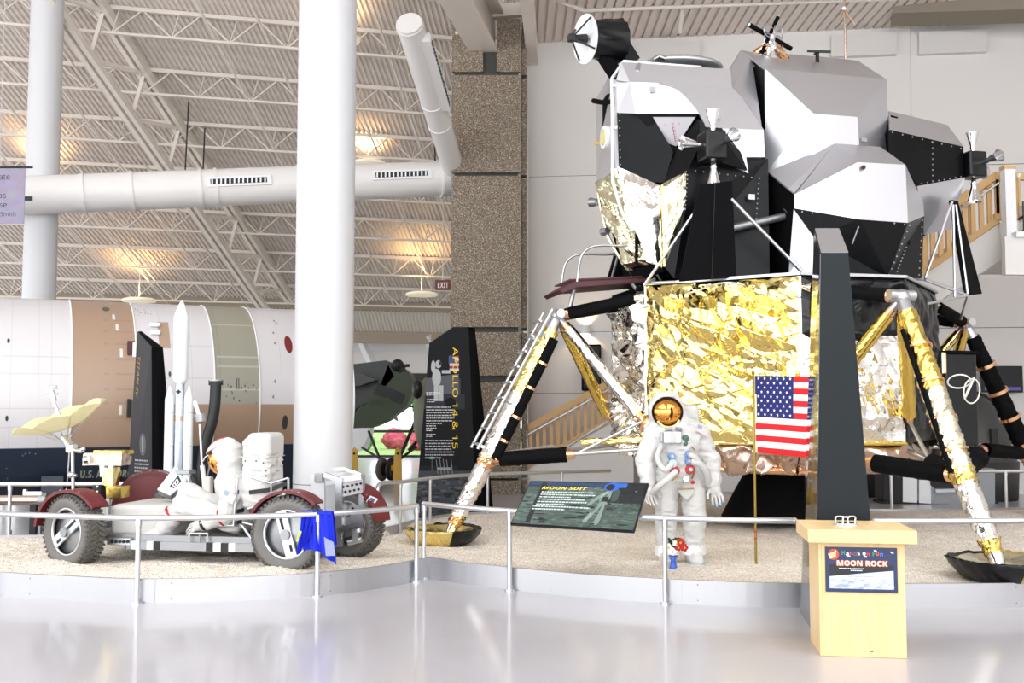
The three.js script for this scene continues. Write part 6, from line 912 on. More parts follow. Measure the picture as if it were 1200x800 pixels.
  const hl = []; for (let k = 0; k < 9; k++) { const t = (k + 0.7) / 9.4, p = dp[0].clone().lerp(dp[1], t).lerp(dp[3].clone().lerp(dp[2], t), 0.3 + 0.4 * (k % 2)); hl.push(new THREE.CylinderGeometry(0.014, 0.014, 0.01, 10).rotateX(Math.PI / 2).translate(p.x, p.y, p.z + 0.012)); } small(mesh('plate_holes', join(hl), M.dark, rk)); mesh('mesh_block', rbox(0.09, 0.1, 0.06, 0.01, ...rp(374, 560, -0.1).toArray()), M.greyMetal, rk); mesh('rear_joint', join(bar(rp(416, 620, -0.05), rp(418, 636, -0.05), 0.06), cyl(rp(408, 636, -0.05), rp(424, 632, -0.05), 0.03)), M.alu, rk);
}

// ================================================================ space-suited figures
function suitField(bones, boxes, cuts, wr = 0.006) {
  return (x, y, z) => { let d = 9; for (const [a, b, ra, rb, k] of bones) { const v = capsule(x, y, z, a, b, ra, rb); d = d > 8 ? v : smin(d, v, k ?? 0.07); }
    for (const [c, h, r, k] of boxes) { const qx = Math.abs(x - c[0]) - h[0] + r, qy = Math.abs(y - c[1]) - h[1] + r, qz = Math.abs(z - c[2]) - h[2] + r; const v = Math.hypot(Math.max(qx, 0), Math.max(qy, 0), Math.max(qz, 0)) + Math.min(Math.max(qx, qy, qz), 0) - r; d = smin(d, v, k); }
    if (Math.abs(d) < 0.05) d += wr * (Math.abs(noise3(x * 8, y * 21 + 2 * x, z * 8)) * 1.8 + 0.9 * Math.abs(noise3(x * 12 + y * 6, y * 12 - x * 4, z * 12)) - 0.7);
    for (const [c, r] of cuts) d = Math.max(d, r - Math.hypot((x - c[0]), (y - c[1]), (z - c[2])));
    return d; };
}
// five-fingered glove: palm plus bent fingers, returned as bones
function gloveBones(w, dir, side, up) {
  const b = [], q = 1.32, k = 0.03, P0 = (a, s, u) => w.clone().addScaledVector(dir, a * q).addScaledVector(side, s * q).addScaledVector(up, u * q).toArray();
  b.push([P0(-0.03, 0, 0), P0(0.02, 0, 0), 0.058, 0.05, k], [P0(0.01, -0.016, 0), P0(0.062, -0.022, 0), 0.03, 0.024, k], [P0(0.01, 0.012, 0), P0(0.06, 0.02, 0), 0.03, 0.022, k]);
  [[-0.033, 0.07], [-0.011, 0.082], [0.012, 0.076], [0.033, 0.06]].forEach(([s, l]) => { b.push([P0(0.06, s, 0), P0(0.06 + l * 0.5, s * 1.25, 0.008), 0.0135, 0.0125, 0.01], [P0(0.06 + l * 0.5, s * 1.25, 0.008), P0(0.06 + l * 0.85, s * 1.28, 0.026), 0.0125, 0.0118, 0.004], [P0(0.06 + l * 0.85, s * 1.28, 0.026), P0(0.06 + l * 1.05, s * 1.28, 0.046), 0.0118, 0.0105, 0.004]); });
  b.push([P0(0.012, -0.036, 0.005), P0(0.05, -0.068, 0.018), 0.017, 0.0145, 0.012], [P0(0.05, -0.068, 0.018), P0(0.08, -0.07, 0.034), 0.0145, 0.012, 0.006]);
  return b;
}
// the hand is meshed on its own fine grid and joined to the suit
function gloveMesh(w, dir, side, up) { const b = gloveBones(w, dir, side, up), lo = [9, 9, 9], hi = [-9, -9, -9]; for (const k of b) for (const p of [k[0], k[1]]) for (let i = 0; i < 3; i++) { lo[i] = Math.min(lo[i], p[i] - 0.075); hi[i] = Math.max(hi[i], p[i] + 0.075); } return netMesh(suitField(b, [], [], 0.001), lo, hi, 0.004); }
const joined = gs => mergeGeometries(gs);
const flagPatch = canvasTex(190, 110, (g, W, H) => { for (let i = 0; i < 13; i++) { g.fillStyle = i % 2 ? '#f0eeec' : '#c98f92'; g.fillRect(0, i * H / 13, W, H / 13 + 1); } g.fillStyle = '#8fa0ac'; g.fillRect(0, 0, 80, H * 0.54); });
const patchMat = S(0xffffff, 0.8, 0, { map: flagPatch });
{ // ---- standing figure
  const base = onGround(796, 661, 0.2), o = thing('person', 'person in white space suit with copper visor standing on the sand', 'person', [base.x, 0.2, base.z]);
  const H = [-0.12, 1.595, 0.0];
  const bones = [
    [[0.01, 0.98, 0], [0, 1.28, -0.01], 0.19, 0.222, 0.1], [[0, 1.28, -0.01], [-0.02, 1.36, -0.01], 0.222, 0.2, 0.1], [[-0.16, 1.36, 0], [0.15, 1.36, 0], 0.13, 0.13, 0.1], [[-0.06, 1.42, 0], H, 0.15, 0.15, 0.08], [[H[0], H[1] - 0.01, -0.01], [H[0], H[1] + 0.01, -0.015], 0.195, 0.2, 0.05],
    [[-0.245, 1.36, 0], [-0.345, 1.1, 0.02], 0.122, 0.106, 0.03], [[-0.345, 1.1, 0.02], [-0.34, 0.86, 0.12], 0.106, 0.08, 0.025], [[0.215, 1.36, 0], [0.33, 1.1, 0.0], 0.122, 0.108, 0.03], [[0.33, 1.1, 0], [0.355, 0.87, 0.07], 0.108, 0.085, 0.025],
    [[-0.12, 0.95, 0], [-0.14, 0.5, 0.03], 0.135, 0.112, 0.03], [[-0.14, 0.5, 0.03], [-0.145, 0.14, 0.0], 0.112, 0.108, 0.03], [[0.135, 0.95, 0], [0.155, 0.5, 0.03], 0.14, 0.118, 0.03], [[0.155, 0.5, 0.03], [0.16, 0.14, 0.0], 0.118, 0.112, 0.03],
    [[-0.13, 0.07, -0.06], [-0.14, 0.055, 0.13], 0.065, 0.07, 0.06], [[0.15, 0.07, -0.06], [0.16, 0.055, 0.14], 0.07, 0.075, 0.06],
  ];
  const fld = suitField(bones, [[[0.02, 1.33, -0.27], [0.24, 0.33, 0.11], 0.05, 0.05]], [[[H[0] - 0.005, H[1] - 0.005, 0.13], 0.163]], 0.012);
  const hdDir = V(0.2, -0.96, 0.1).normalize(), hdSide = V(0.88, 0.2, 0.3).normalize(), hdUp = V(-0.25, 0, 0.9), hdW = V(0.365, 0.815, 0.085);
  mesh('suit', joined([netMesh(fld, [-0.5, -0.03, -0.45], [0.5, 1.86, 0.32], 0.011), gloveMesh(hdW, hdDir, hdSide, hdUp), gloveMesh(V(-0.335, 0.815, 0.135), V(0.05, -0.95, 0.3).normalize(), V(-0.9, 0, 0.3).normalize(), V(0.3, 0, 0.9))]), M.suit, o);
  mesh('visor', sph(0.165, H[0] - 0.005, H[1] - 0.005, 0.03, 1.02, 0.95, 1, 36), M.visor, o); mesh('visor_rim', new THREE.TorusGeometry(0.155, 0.007, 10, 44).scale(1.02, 0.97, 1).translate(H[0] - 0.005, H[1] - 0.005, 0.108), M.blackMatte, o); mesh('visor_lip', tube([V(H[0] - 0.11, H[1] - 0.1, 0.13), V(H[0] - 0.06, H[1] - 0.15, 0.15), V(H[0], H[1] - 0.165, 0.155), V(H[0] + 0.07, H[1] - 0.145, 0.15), V(H[0] + 0.115, H[1] - 0.09, 0.13)], 0.014, 24, 8), M.cream, o);
  const bp = part('backpack', o); mesh('pack_top', rbox(0.46, 0.2, 0.24, 0.05, 0.04, 1.5, -0.28), M.suit, bp);
  const cu = part('chest_unit', o); mesh('unit_box', rbox(0.19, 0.13, 0.12, 0.02, -0.1, 1.33, 0.24), M.aluBright, cu); mesh('unit_flap', rbox(0.06, 0.11, 0.02, 0.01, -0.1, 1.33, 0.305), M.suitShade, cu); mesh('unit_side', join(rbox(0.03, 0.1, 0.08, 0.01, -0.21, 1.33, 0.23), cyl(V(-0.17, 1.41, 0.24), V(-0.1, 1.42, 0.26), 0.02), cyl(V(-0.06, 1.42, 0.25), V(0, 1.41, 0.24), 0.02)), M.greyMetal, cu); mesh('hose_joint', join(sph(0.04, 0.04, 1.32, 0.22, 1, 1, 0.6, 12), sph(0.03, 0.04, 1.27, 0.22, 1, 1, 0.6, 10)), S(0x47695c, 0.5), cu);
  const tq = 0.22; [[-0.1, 1.135, M.blueKnob, 0.036], [-0.095, 1.06, S(0x8ea0ac, 0.3, 0.6), 0.042], [-0.065, 0.985, M.red, 0.045], [0.07, 1.155, M.blueKnob, 0.038], [0.08, 1.085, M.blueKnob, 0.042], [0.09, 1.0, M.red, 0.046]].forEach(([x, y, m, r]) => { const k = part('suit_connector', o); mesh('connector_ring', new THREE.CylinderGeometry(r, r * 1.1, 0.05, 22).rotateX(1.45).translate(x, y, tq - 0.015), m, k); mesh('connector_cap', new THREE.CylinderGeometry(r * 0.45, r * 0.55, 0.03, 18).rotateX(1.45).translate(x, y, tq + 0.014), M.greyMetal, k); });
  const hose = (pts, r = 0.032) => mesh('hose', tube(pts.map(p => V(...p)), r, 40, 12), M.suit, o);
  hose([[-0.06, 0.985, 0.25], [-0.16, 0.9, 0.27], [-0.27, 0.8, 0.22], [-0.3, 0.72, 0.1]]); hose([[-0.1, 1.06, 0.25], [-0.18, 1.0, 0.26], [-0.25, 1.12, 0.22], [-0.2, 1.25, 0.2]], 0.028); hose([[0.09, 1.085, 0.25], [0.18, 1.06, 0.25], [0.26, 0.96, 0.2], [0.3, 0.84, 0.1]], 0.034); hose([[0.07, 1.155, 0.25], [0.14, 1.12, 0.26], [0.22, 1.02, 0.2], [0.28, 0.9, 0.14]], 0.028);
  mesh('gauge', join(new THREE.CylinderGeometry(0.028, 0.03, 0.03, 16).rotateX(1.5).translate(0.04, 0.905, 0.235)), M.chrome, o); mesh('red_button', sph(0.022, 0.11, 0.87, 0.225, 1, 1, 0.6, 12), M.red, o);
  mesh('zip', bar(V(-0.04, 0.935, 0.235), V(-0.1, 0.885, 0.215), 0.012), M.brass, o); mesh('zip', bar(V(0.14, 0.99, 0.215), V(0.1, 0.9, 0.225), 0.012), M.brass, o); mesh('zip', bar(V(0.1, 1.24, 0.235), V(0.14, 1.19, 0.23), 0.01), M.brass, o); mesh('zip', bar(V(-0.03, 0.79, 0.175), V(0.13, 0.805, 0.175), 0.02, 0.01), M.brass, o);
  mesh('crotch_flap', extrude([[-0.04, 0.79], [0.14, 0.8], [0.12, 0.74], [0.06, 0.68], [0.0, 0.73]], 0.02, 0.155, 0.004), M.suitShade, o);
  { const g = new THREE.PlaneGeometry(0.13, 0.09).rotateZ(-0.5).rotateX(-0.35).rotateY(0.45).translate(0.235, 1.4, 0.142); mesh('flag_patch', g, patchMat, o); }
  const gl = part('glove_cuff', o); mesh('cuff_ring', cyl(V(0.35, 0.86, 0.075), V(0.36, 0.83, 0.085), 0.06, 0.056, 20), M.alu, gl); [[-0.033, 0.07], [-0.011, 0.082], [0.012, 0.076], [0.033, 0.06]].forEach(([s, l]) => { const p = hdW.clone().addScaledVector(hdDir, (0.06 + l * 1.05) * 1.32).addScaledVector(hdSide, s * 1.28 * 1.32).addScaledVector(hdUp, 0.046 * 1.32); mesh('fingertip', sph(0.0135, p.x, p.y, p.z, 1, 1, 1, 10), M.blueTip, gl); });
  for (const [x, y] of [[-0.13, 0.12], [0.15, 0.13]]) mesh('boot_cuff', new THREE.CylinderGeometry(0.125, 0.13, 0.1, 28).translate(x, y + 0.03, 0.0), M.silverWhite, o); for (const x of [-0.14, 0.16]) mesh('boot_sole', rbox(0.16, 0.035, 0.36, 0.016, x, 0.012, 0.05), M.blueTip, o);
}
{ // ---- bunch of artificial flowers at the boots
  const b = onGround(791, 668, 0.2), o = thing('flower_bouquet', 'small bouquet of red and white flowers standing in blue vase by boots', 'flowers', [b.x - 0.02, 0.2, b.z + 0.02]);
  mesh('vase', lathe([[0.0, 0], [0.05, 0], [0.035, 0.05], [0.025, 0.1], [0.05, 0.15], [0.0, 0.14]], 18), S(0x3a63c8, 0.3), o);
  for (let k = 0; k < 22; k++) { const a = rr(0, 6.28), e = rr(0.1, 1), p = V(Math.cos(a) * 0.1 * e, 0.16 + 0.16 * rr(0, 1), Math.sin(a) * 0.07 * e); const g = sph(0.03, 0, 0, 0, 1, 0.3, 0.55, 8).rotateZ(rr(-1, 1)).rotateY(a).translate(p.x, p.y, p.z); mesh('leaf', g, S(0x1f3b24, 0.7), o); }
  for (const [x, y, m, r] of [[0.06, 0.29, M.red, 0.04], [0.1, 0.24, M.red, 0.035], [0.04, 0.24, M.red, 0.03], [-0.06, 0.24, M.white, 0.035], [-0.02, 0.2, M.white, 0.035], [-0.08, 0.19, M.white, 0.03], [0.02, 0.28, M.white, 0.028], [-0.09, 0.27, M.red, 0.02]]) { const f = part('blossom', o); for (let k = 0; k < 5; k++) { const a = k * 1.257; mesh('petal', sph(r * 0.6, x + Math.cos(a) * r * 0.6, y + Math.sin(a) * r * 0.6, 0.08, 1, 1, 0.4, 8), m, f); } mesh('centre', sph(r * 0.3, x, y, 0.095, 1, 1, 0.5, 8), M.yellow, f); }
}
{ // ---- seated driver on the rover
  const o = thing('person', 'person in white space suit with red stripes seated on the rover', 'person', [RVC.x, 0, RVC.z], RVA), zc = 0.3, A = (px, py, z = zc) => rp(px, py, z).toArray();
  const nk = rp(268, 562, zc), hd = rp(264, 536, zc);
  const bones = [
    [A(278, 606), A(276, 572), 0.17, 0.2, 0.08], [[nk.x + 0.06, nk.y - 0.06, zc - 0.16], [nk.x + 0.06, nk.y - 0.06, zc + 0.16], 0.11, 0.11, 0.08], [[nk.x, nk.y, zc], [hd.x + 0.02, hd.y, zc], 0.14, 0.15, 0.07], [[hd.x + 0.01, hd.y, zc], [hd.x + 0.02, hd.y + 0.02, zc], 0.185, 0.19, 0.05],
    [A(272, 574, zc + 0.2), A(263, 604, zc + 0.28), 0.105, 0.092, 0.03], [A(263, 604, zc + 0.28), A(238, 614, zc + 0.26), 0.092, 0.068, 0.025],
    [A(272, 574, zc - 0.2), A(252, 592, zc - 0.24), 0.1, 0.09, 0.06], [A(252, 592, zc - 0.24), A(226, 586, zc - 0.2), 0.09, 0.07, 0.05],
    [A(274, 610, zc + 0.12), A(214, 592, zc + 0.15), 0.13, 0.112, 0.025], [A(214, 592, zc + 0.15), A(188, 622, zc + 0.15), 0.112, 0.085, 0.02], [A(274, 606, zc - 0.12), A(220, 578, zc - 0.1), 0.13, 0.118, 0.025], [A(220, 578, zc - 0.1), A(200, 616, zc - 0.12), 0.112, 0.085, 0.02],
    [A(188, 624, zc + 0.15), A(172, 630, zc + 0.15), 0.075, 0.06, 0.04], [A(198, 620, zc - 0.12), A(182, 626, zc - 0.12), 0.075, 0.06, 0.04],
  ];
  const pk = rp(308, 552, zc), fld = suitField(bones, [[[pk.x, pk.y, zc], [0.155, 0.37, 0.22], 0.06, 0.03]], [[[hd.x - 0.15, hd.y - 0.06, zc], 0.212]], 0.012);
  const lo = rp(165, 640, zc), hi = rp(330, 498, zc); mesh('suit', joined([netMesh(fld, [lo.x - 0.1, lo.y - 0.1, zc - 0.5], [hi.x + 0.1, hi.y + 0.1, zc + 0.5], 0.011), gloveMesh(rp(235, 615, zc + 0.26), V(-0.93, -0.3, -0.1).normalize(), V(0.2, -0.75, 0.6).normalize(), V(-0.1, -0.6, -0.7)), gloveMesh(rp(226, 586, zc - 0.2), V(-0.95, 0.1, 0.1).normalize(), V(0, 0.2, -0.98), V(-0.1, -0.95, 0))]), M.suit, o);
  mesh('visor', sph(0.174, hd.x - 0.006, hd.y - 0.02, zc, 1, 1, 1, 36), M.visor, o); mesh('helmet_shield', (g => g)(new THREE.SphereGeometry(0.205, 32, 14, 0, Math.PI * 2, 0, 0.95).rotateZ(0.5).translate(hd.x + 0.0, hd.y + 0.0, zc)), M.suit, o); mesh('red_stripe', new THREE.TorusGeometry(0.207, 0.012, 6, 40, 1.5).rotateZ(1.25).translate(hd.x, hd.y, zc), M.red, o);
  const bp = part('backpack', o); mesh('pack_top', rbox(0.27, 0.26, 0.42, 0.06, pk.x + 0.03, pk.y + 0.28, zc), M.suit, bp); mesh('pack_seam', box(0.315, 0.008, 0.445, pk.x, pk.y + 0.16, zc), M.suitShade, bp); mesh('pack_snaps', join([[0.1, 0.1], [-0.1, 0.12], [0.02, 0.12], [0.13, 0.02], [0.13, -0.03]].map(([x, y]) => sph(0.009, pk.x + x, pk.y + y, zc + 0.222, 1, 1, 1, 6))), M.dark, bp);
  const band = (p, q, r) => mesh('red_stripe', cyl(rp(...p), rp(...q), r, r, 26), M.red, o); band([205, 601.5, zc + 0.15], [203.8, 603, zc + 0.15], 0.117); band([209, 596, zc - 0.11], [208, 597.6, zc - 0.11], 0.115); band([262, 605, zc + 0.28], [259.6, 605.8, zc + 0.279], 0.096);
  { const p = rp(267, 582, zc + 0.325), g = new THREE.PlaneGeometry(0.14, 0.1).rotateZ(-0.45).rotateX(-0.1).translate(p.x + 0.01, p.y, p.z + 0.005); mesh('flag_patch', g, patchMat, o); }
  mesh('antenna_wire', tube([rp(238, 540, zc - 0.1), rp(241, 535, zc - 0.05), rp(248, 532, zc)], 0.006, 16, 6), M.white, o); mesh('wrist_ring', cyl(rp(241, 613, zc + 0.263), rp(238, 614, zc + 0.26), 0.076, 0.072, 20), M.dark, o);
  mesh('boot_soles', join(bar(rp(168, 635, zc + 0.15), rp(190, 634, zc + 0.15), 0.13, 0.03), bar(rp(178, 631, zc - 0.12), rp(200, 629, zc - 0.12), 0.13, 0.03)), M.blueTip, o);
}
// ================================================================ rocket body lying along the hall
{
  const d0 = 16.0, y0 = 1.95, R = 1.6, ax = V(2.04, 0, -1).normalize(), p0 = V(-8, y0, -d0), s0 = -4, s1 = 5.2, N = V(-ax.z, 0, ax.x).negate();   // N points towards the visitors
  if (N.z < 0) N.negate();
  const o = thing('rocket', 'huge white, tan and navy rocket stage lying behind the rover', 'rocket', [0, 0, 0]);
  // axial position of a pixel on the visible side
  const sOf = (px, py = 461) => { const r = rayDir(px, py); let t = 10; // intersect with cylinder
    const oc = EYEP.clone().sub(p0), dr = r.clone().addScaledVector(ax, -r.dot(ax)), oo = oc.clone().addScaledVector(ax, -oc.dot(ax)); const a = dr.dot(dr), b = 2 * dr.dot(oo), c = oo.dot(oo) - R * R, D = b * b - 4 * a * c; if (D < 0) return null; t = (-b - Math.sqrt(D)) / (2 * a); const h = EYEP.clone().addScaledVector(r, t).sub(p0); return [h.dot(ax), Math.atan2(h.y, h.dot(N))]; };
  const TW = 2048, TH = 1024, U = s => (s - s0) / (s1 - s0) * TW, Vv = a => TH / 2 - a / Math.PI * TH / 2;   // canvas coords: a from -pi..pi
  const at2 = (px, py) => { const q = sOf(px, py); return q ? [U(q[0]), Vv(q[1])] : [0, 0]; };
  const tex = canvasTex(TW, TH, (g) => {
    g.fillStyle = '#e4e0e2'; g.fillRect(0, 0, TW, TH);
    const bx = px => at2(px, 440)[0];
    g.fillStyle = '#b3967f'; g.fillRect(bx(84), 0, bx(160) - bx(84), TH); g.fillStyle = '#b69a83'; g.fillRect(bx(120), 0, 2, TH);
    g.fillStyle = '#a3a090'; g.fillRect(bx(252), 0, bx(305) - bx(252), TH); g.fillStyle = '#8f8c7d'; g.fillRect(bx(252), 0, 4, TH); g.fillRect(bx(258), 0, 2, TH); g.fillRect(bx(304), 0, 4, TH); for (const y of [380, 417, 428, 455]) { g.fillStyle = '#bdbbb0'; g.fillRect(bx(255), at2(270, y)[1], bx(304) - bx(255), 3); }
    const lowTan = at2(280, 473.5)[1], navyY = at2(100, 524)[1], navyR = at2(300, 525)[1];
    g.fillStyle = '#ad8f77'; g.fillRect(bx(170), lowTan, TW - bx(170), navyY - lowTan); g.fillStyle = '#a98b72'; for (const px of [300, 316, 322]) g.fillRect(bx(px), lowTan, 3, navyY - lowTan);
    g.fillStyle = '#16263b'; g.fillRect(0, navyY, TW, TH * 0.86 - navyY); g.fillStyle = '#23364c'; for (let i = 0; i < 60; i++) g.fillRect(rnd() * TW, navyY + rnd() * 120, 30 + rnd() * 80, 1.5);
    // seams, rivet rows, stencil lines
    g.fillStyle = 'rgba(120,115,120,.18)'; for (const px of [12, 45, 60, 190, 225, 330]) g.fillRect(bx(px), 0, 1.5, navyY); for (const [px, a, b, ys] of [[0, 0, 84, [417, 437, 478, 500]], [0, 160, 250, [400, 440]]]) for (const y of ys) g.fillRect(bx(a), at2(40, y)[1], bx(b) - bx(a), 1.5);
    g.fillStyle = '#a88a74'; for (const y of [375, 388, 402, 420, 437, 455, 471, 488]) { g.fillRect(bx(122), at2(140, y)[1], bx(128) - bx(122), 3); g.fillRect(bx(136), at2(140, y)[1], bx(157) - bx(136), 3); }
    g.fillStyle = '#efe9e4'; for (const [px, y] of [[133, 371], [137, 383], [142, 413], [141, 480]]) { const [a, b] = at2(px, y); g.fillRect(a - 4, b - 7, 9, 15); }
    g.fillStyle = '#5c564f'; { const [a, b] = at2(124, 362); g.beginPath(); g.ellipse(a, b, 13, 9, 0, 0, 7); g.fill(); } g.fillStyle = '#1a1a1c'; for (const [px, y] of [[10, 399], [8, 490], [199, 438]]) { const [a, b] = at2(px, y); g.beginPath(); g.arc(a, b, 4, 0, 7); g.fill(); }
    g.fillStyle = '#bb9f8a'; { const [a, b] = at2(184, 377), [c, d] = at2(200, 408); g.fillRect(a, b, c - a, d - b); }
    g.fillStyle = '#7b746f'; for (let i = 0; i < 26; i++) { const [a, b] = at2(156 + rnd() * 22, 359 + rnd() * 10); g.fillRect(a, b, 3, 2); } for (const y of [376, 379, 390, 402, 447, 465]) { const [a, b] = at2(320 + (y % 5), y); g.beginPath(); g.moveTo(a - 4, b); g.lineTo(a + 3, b - 4); g.lineTo(a + 4, b + 3); g.fill(); }
    g.fillStyle = '#3b3a38'; for (let i = 0; i < 16; i++) { const [a, b] = at2(262 + rnd() * 40, 446 + rnd() * 26); g.fillRect(a, b, 2 + rnd() * 3, 1 + rnd() * 3); } { const [a, b] = at2(277, 450); g.fillRect(a, b - 10, 3, 18); g.fillRect(a + 7, b - 10, 3, 18); } g.fillStyle = '#7c1c1c'; { const [a, b] = at2(338, 403); g.beginPath(); g.ellipse(a, b, 14, 18, 0, 0, 7); g.fill(); } g.fillStyle = '#2a2624'; { const [a, b] = at2(334, 495); g.beginPath(); g.ellipse(a, b, 10, 12, 0, 0, 7); g.fill(); }
    { const [a, b] = at2(93, 560), [c] = at2(159, 560), e = at2(93, 551)[1]; g.fillStyle = '#cfc9a4'; g.save(); g.translate(a, b); g.font = 'bold 40px sans-serif'; const w = g.measureText('U.S. AIR FORCE').width; g.scale((c - a) / w, (b - e) / 29); g.fillText('U.S. AIR FORCE', 0, 0); g.restore(); }
    g.fillStyle = '#c9c9c9'; for (const [px, y] of [[26, 533], [29, 531], [34, 530], [41, 531], [7, 548], [8, 560]]) { const [a, b] = at2(px, y); g.fillRect(a, b, 3, 2); }
  });
  const geo = grid(24, 96, (a, b) => { const t = -Math.PI + b * 2 * Math.PI, s = s0 + a * (s1 - s0); return p0.clone().addScaledVector(ax, s).addScaledVector(N, R * Math.cos(t)).add(V(0, R * Math.sin(t), 0)); });
  mesh('body_skin', geo, P(0xe6e6e6, 0.42, 0, { map: tex, clearcoat: 0.25, clearcoatRoughness: 0.3 }), o);
  for (const s of [s0, s1]) mesh('end_bulkhead', cyl(p0.clone().addScaledVector(ax, s - 0.05), p0.clone().addScaledVector(ax, s + 0.05), R * 0.995, R * 0.995, 64), M.white, o);
  for (const px of [84, 160, 252, 305]) { const s = sOf(px)[0]; mesh('ring_frame', new THREE.TorusGeometry(R + 0.004, 0.012, 6, 96).applyQuaternion(new THREE.Quaternion().setFromUnitVectors(V(0, 0, 1), ax)).translate(...p0.clone().addScaledVector(ax, s).toArray()), M.duct, o); }
  for (const s of [-2.4, 0.6, 3.6]) { const c = p0.clone().addScaledVector(ax, s); const cr = mesh('cradle', panelGeo([c.clone().addScaledVector(N, 1.3).setY(0.0), c.clone().addScaledVector(N, -1.3).setY(0), c.clone().addScaledVector(N, -1.1).setY(0.95), c.clone().setY(0.36), c.clone().addScaledVector(N, 1.1).setY(0.95)], c.clone().addScaledVector(ax, -9), 0.3), M.navy, o); }
  // small fittings that stand off the skin
  for (const [px, y, w, h, m] of [[153, 409, 0.1, 0.22, M.maroonDark], [157, 411, 0.05, 0.22, M.silverWhite], [181, 382, 0.14, 0.06, M.white], [182, 391, 0.14, 0.06, M.white], [151, 478, 0.06, 0.28, M.black]]) { const q = sOf(px, y), c = p0.clone().addScaledVector(ax, q[0]).addScaledVector(N, (R + 0.03) * Math.cos(q[1])).add(V(0, (R + 0.03) * Math.sin(q[1]), 0)); mesh('fitting', rbox(w, h, 0.08, 0.01).rotateY(Math.atan2(N.x, N.z)).translate(c.x, c.y, c.z), m, o); }
}
// ---- ducting lying on the floor in front of the rocket body
{ const o = thing('floor_pipe', 'dull brown and grey pipe lying on stands beside the rocket body', 'pipe', [0, 0, 0]); mesh('pipe_run', cyl(at(-40, 586, 13.95), at(58, 586, 13.95), 0.07, 0.07, 16), M.bronzeFoil, o); mesh('pipe_collar', cyl(at(47, 586, 13.95), at(56, 586, 13.95), 0.1, 0.1, 16), M.greyMetal, o); for (const px of [-20, 40]) { const p = at(px, 590, 13.95); mesh('pipe_stand', box(0.08, p.y, 0.08, p.x, p.y / 2, p.z), M.dark, o); } }
// ---- white scale model of a launcher with strap-on boosters
{
  const d = 13.6, b = at(208, 600, d), o = thing('rocket_model', 'white model rocket with two strap-on boosters on a stand behind rover', 'model', [b.x, 0, b.z]);
  const Y = py => at(208, py, d).y, k = d / 1200;
  mesh('payload_fairing', lathe([[0, Y(351)], [0.012, Y(352)], [0.045, Y(358)], [8.6 * k, Y(371)], [8.6 * k, Y(445)], [5.4 * k, Y(449)], [5.2 * k, Y(450)], [0, Y(450)]], 36), S(0xe6eaec, 0.35), o);
  mesh('core_stage', lathe([[0, Y(449)], [5.2 * k, Y(449)], [5.2 * k, Y(560)], [4.4 * k, Y(566)], [0, Y(566)]], 32), S(0xc9d2dd, 0.2, 0.6), o); mesh('core_band', lathe([[5.4 * k, Y(487)], [5.4 * k, Y(493)], [5.2 * k, Y(493)]], 30), M.bronzeFoil, o);
  for (const s of [-1, 1]) { const st = part('booster', o), x = s * 11.2 * k; mesh('booster_body', lathe([[0, Y(452)], [0.01, Y(453)], [4.6 * k, Y(464)], [5.3 * k, Y(468)], [5.3 * k, Y(566)], [0, Y(566)]], 30).translate(x, 0, 0.02), S(0xe6eaec, 0.35), st); for (const y of [483, 523]) mesh('booster_band', new THREE.CylinderGeometry(5.4 * k, 5.4 * k, 0.008, 30).translate(x, Y(y), 0.02), M.greyMetal, st); }
  mesh('emblem', box(0.05, 0.05, 0.006, 0, Y(459), 5.3 * k, 0, 0, 0.785), M.dark, o); const lt = []; for (let i = 0; i < 9; i++) lt.push(box(0.012, 0.014, 0.004, 0, Y(498 + i * 3), 5.3 * k)); mesh('lettering', join(lt), M.dark, o);
  mesh('display_base', rbox(0.38, Y(566), 0.34, 0.02, 0, Y(566) / 2, 0), M.navy, o);
}
// ---- black hose standing behind the driver
{ const o = thing('black_hose', 'thick black hose standing upright before the rocket body', 'hose', [0, 0, 0]), d = 13.6; const pts = [[253, 449], [252, 470], [249, 492], [243, 512], [238, 535], [236, 560]].map(a => at(...a, d)); const e = pts.at(-1).clone(); e.y = 0; mesh('hose_body', tube([...pts, e], 0.072, 40, 16), M.black, o); mesh('hose_cuff', cyl(at(253, 451, d), at(253, 446, d), 0.095, 0.09, 20), M.dark, o); mesh('cuff_ring', cyl(at(253, 446.5, d), at(253, 445, d), 0.1, 0.1, 20), M.greyMetal, o); mesh('hose_foot', box(0.2, 0.04, 0.2, e.x, 0.02, e.z), M.dark, o); }

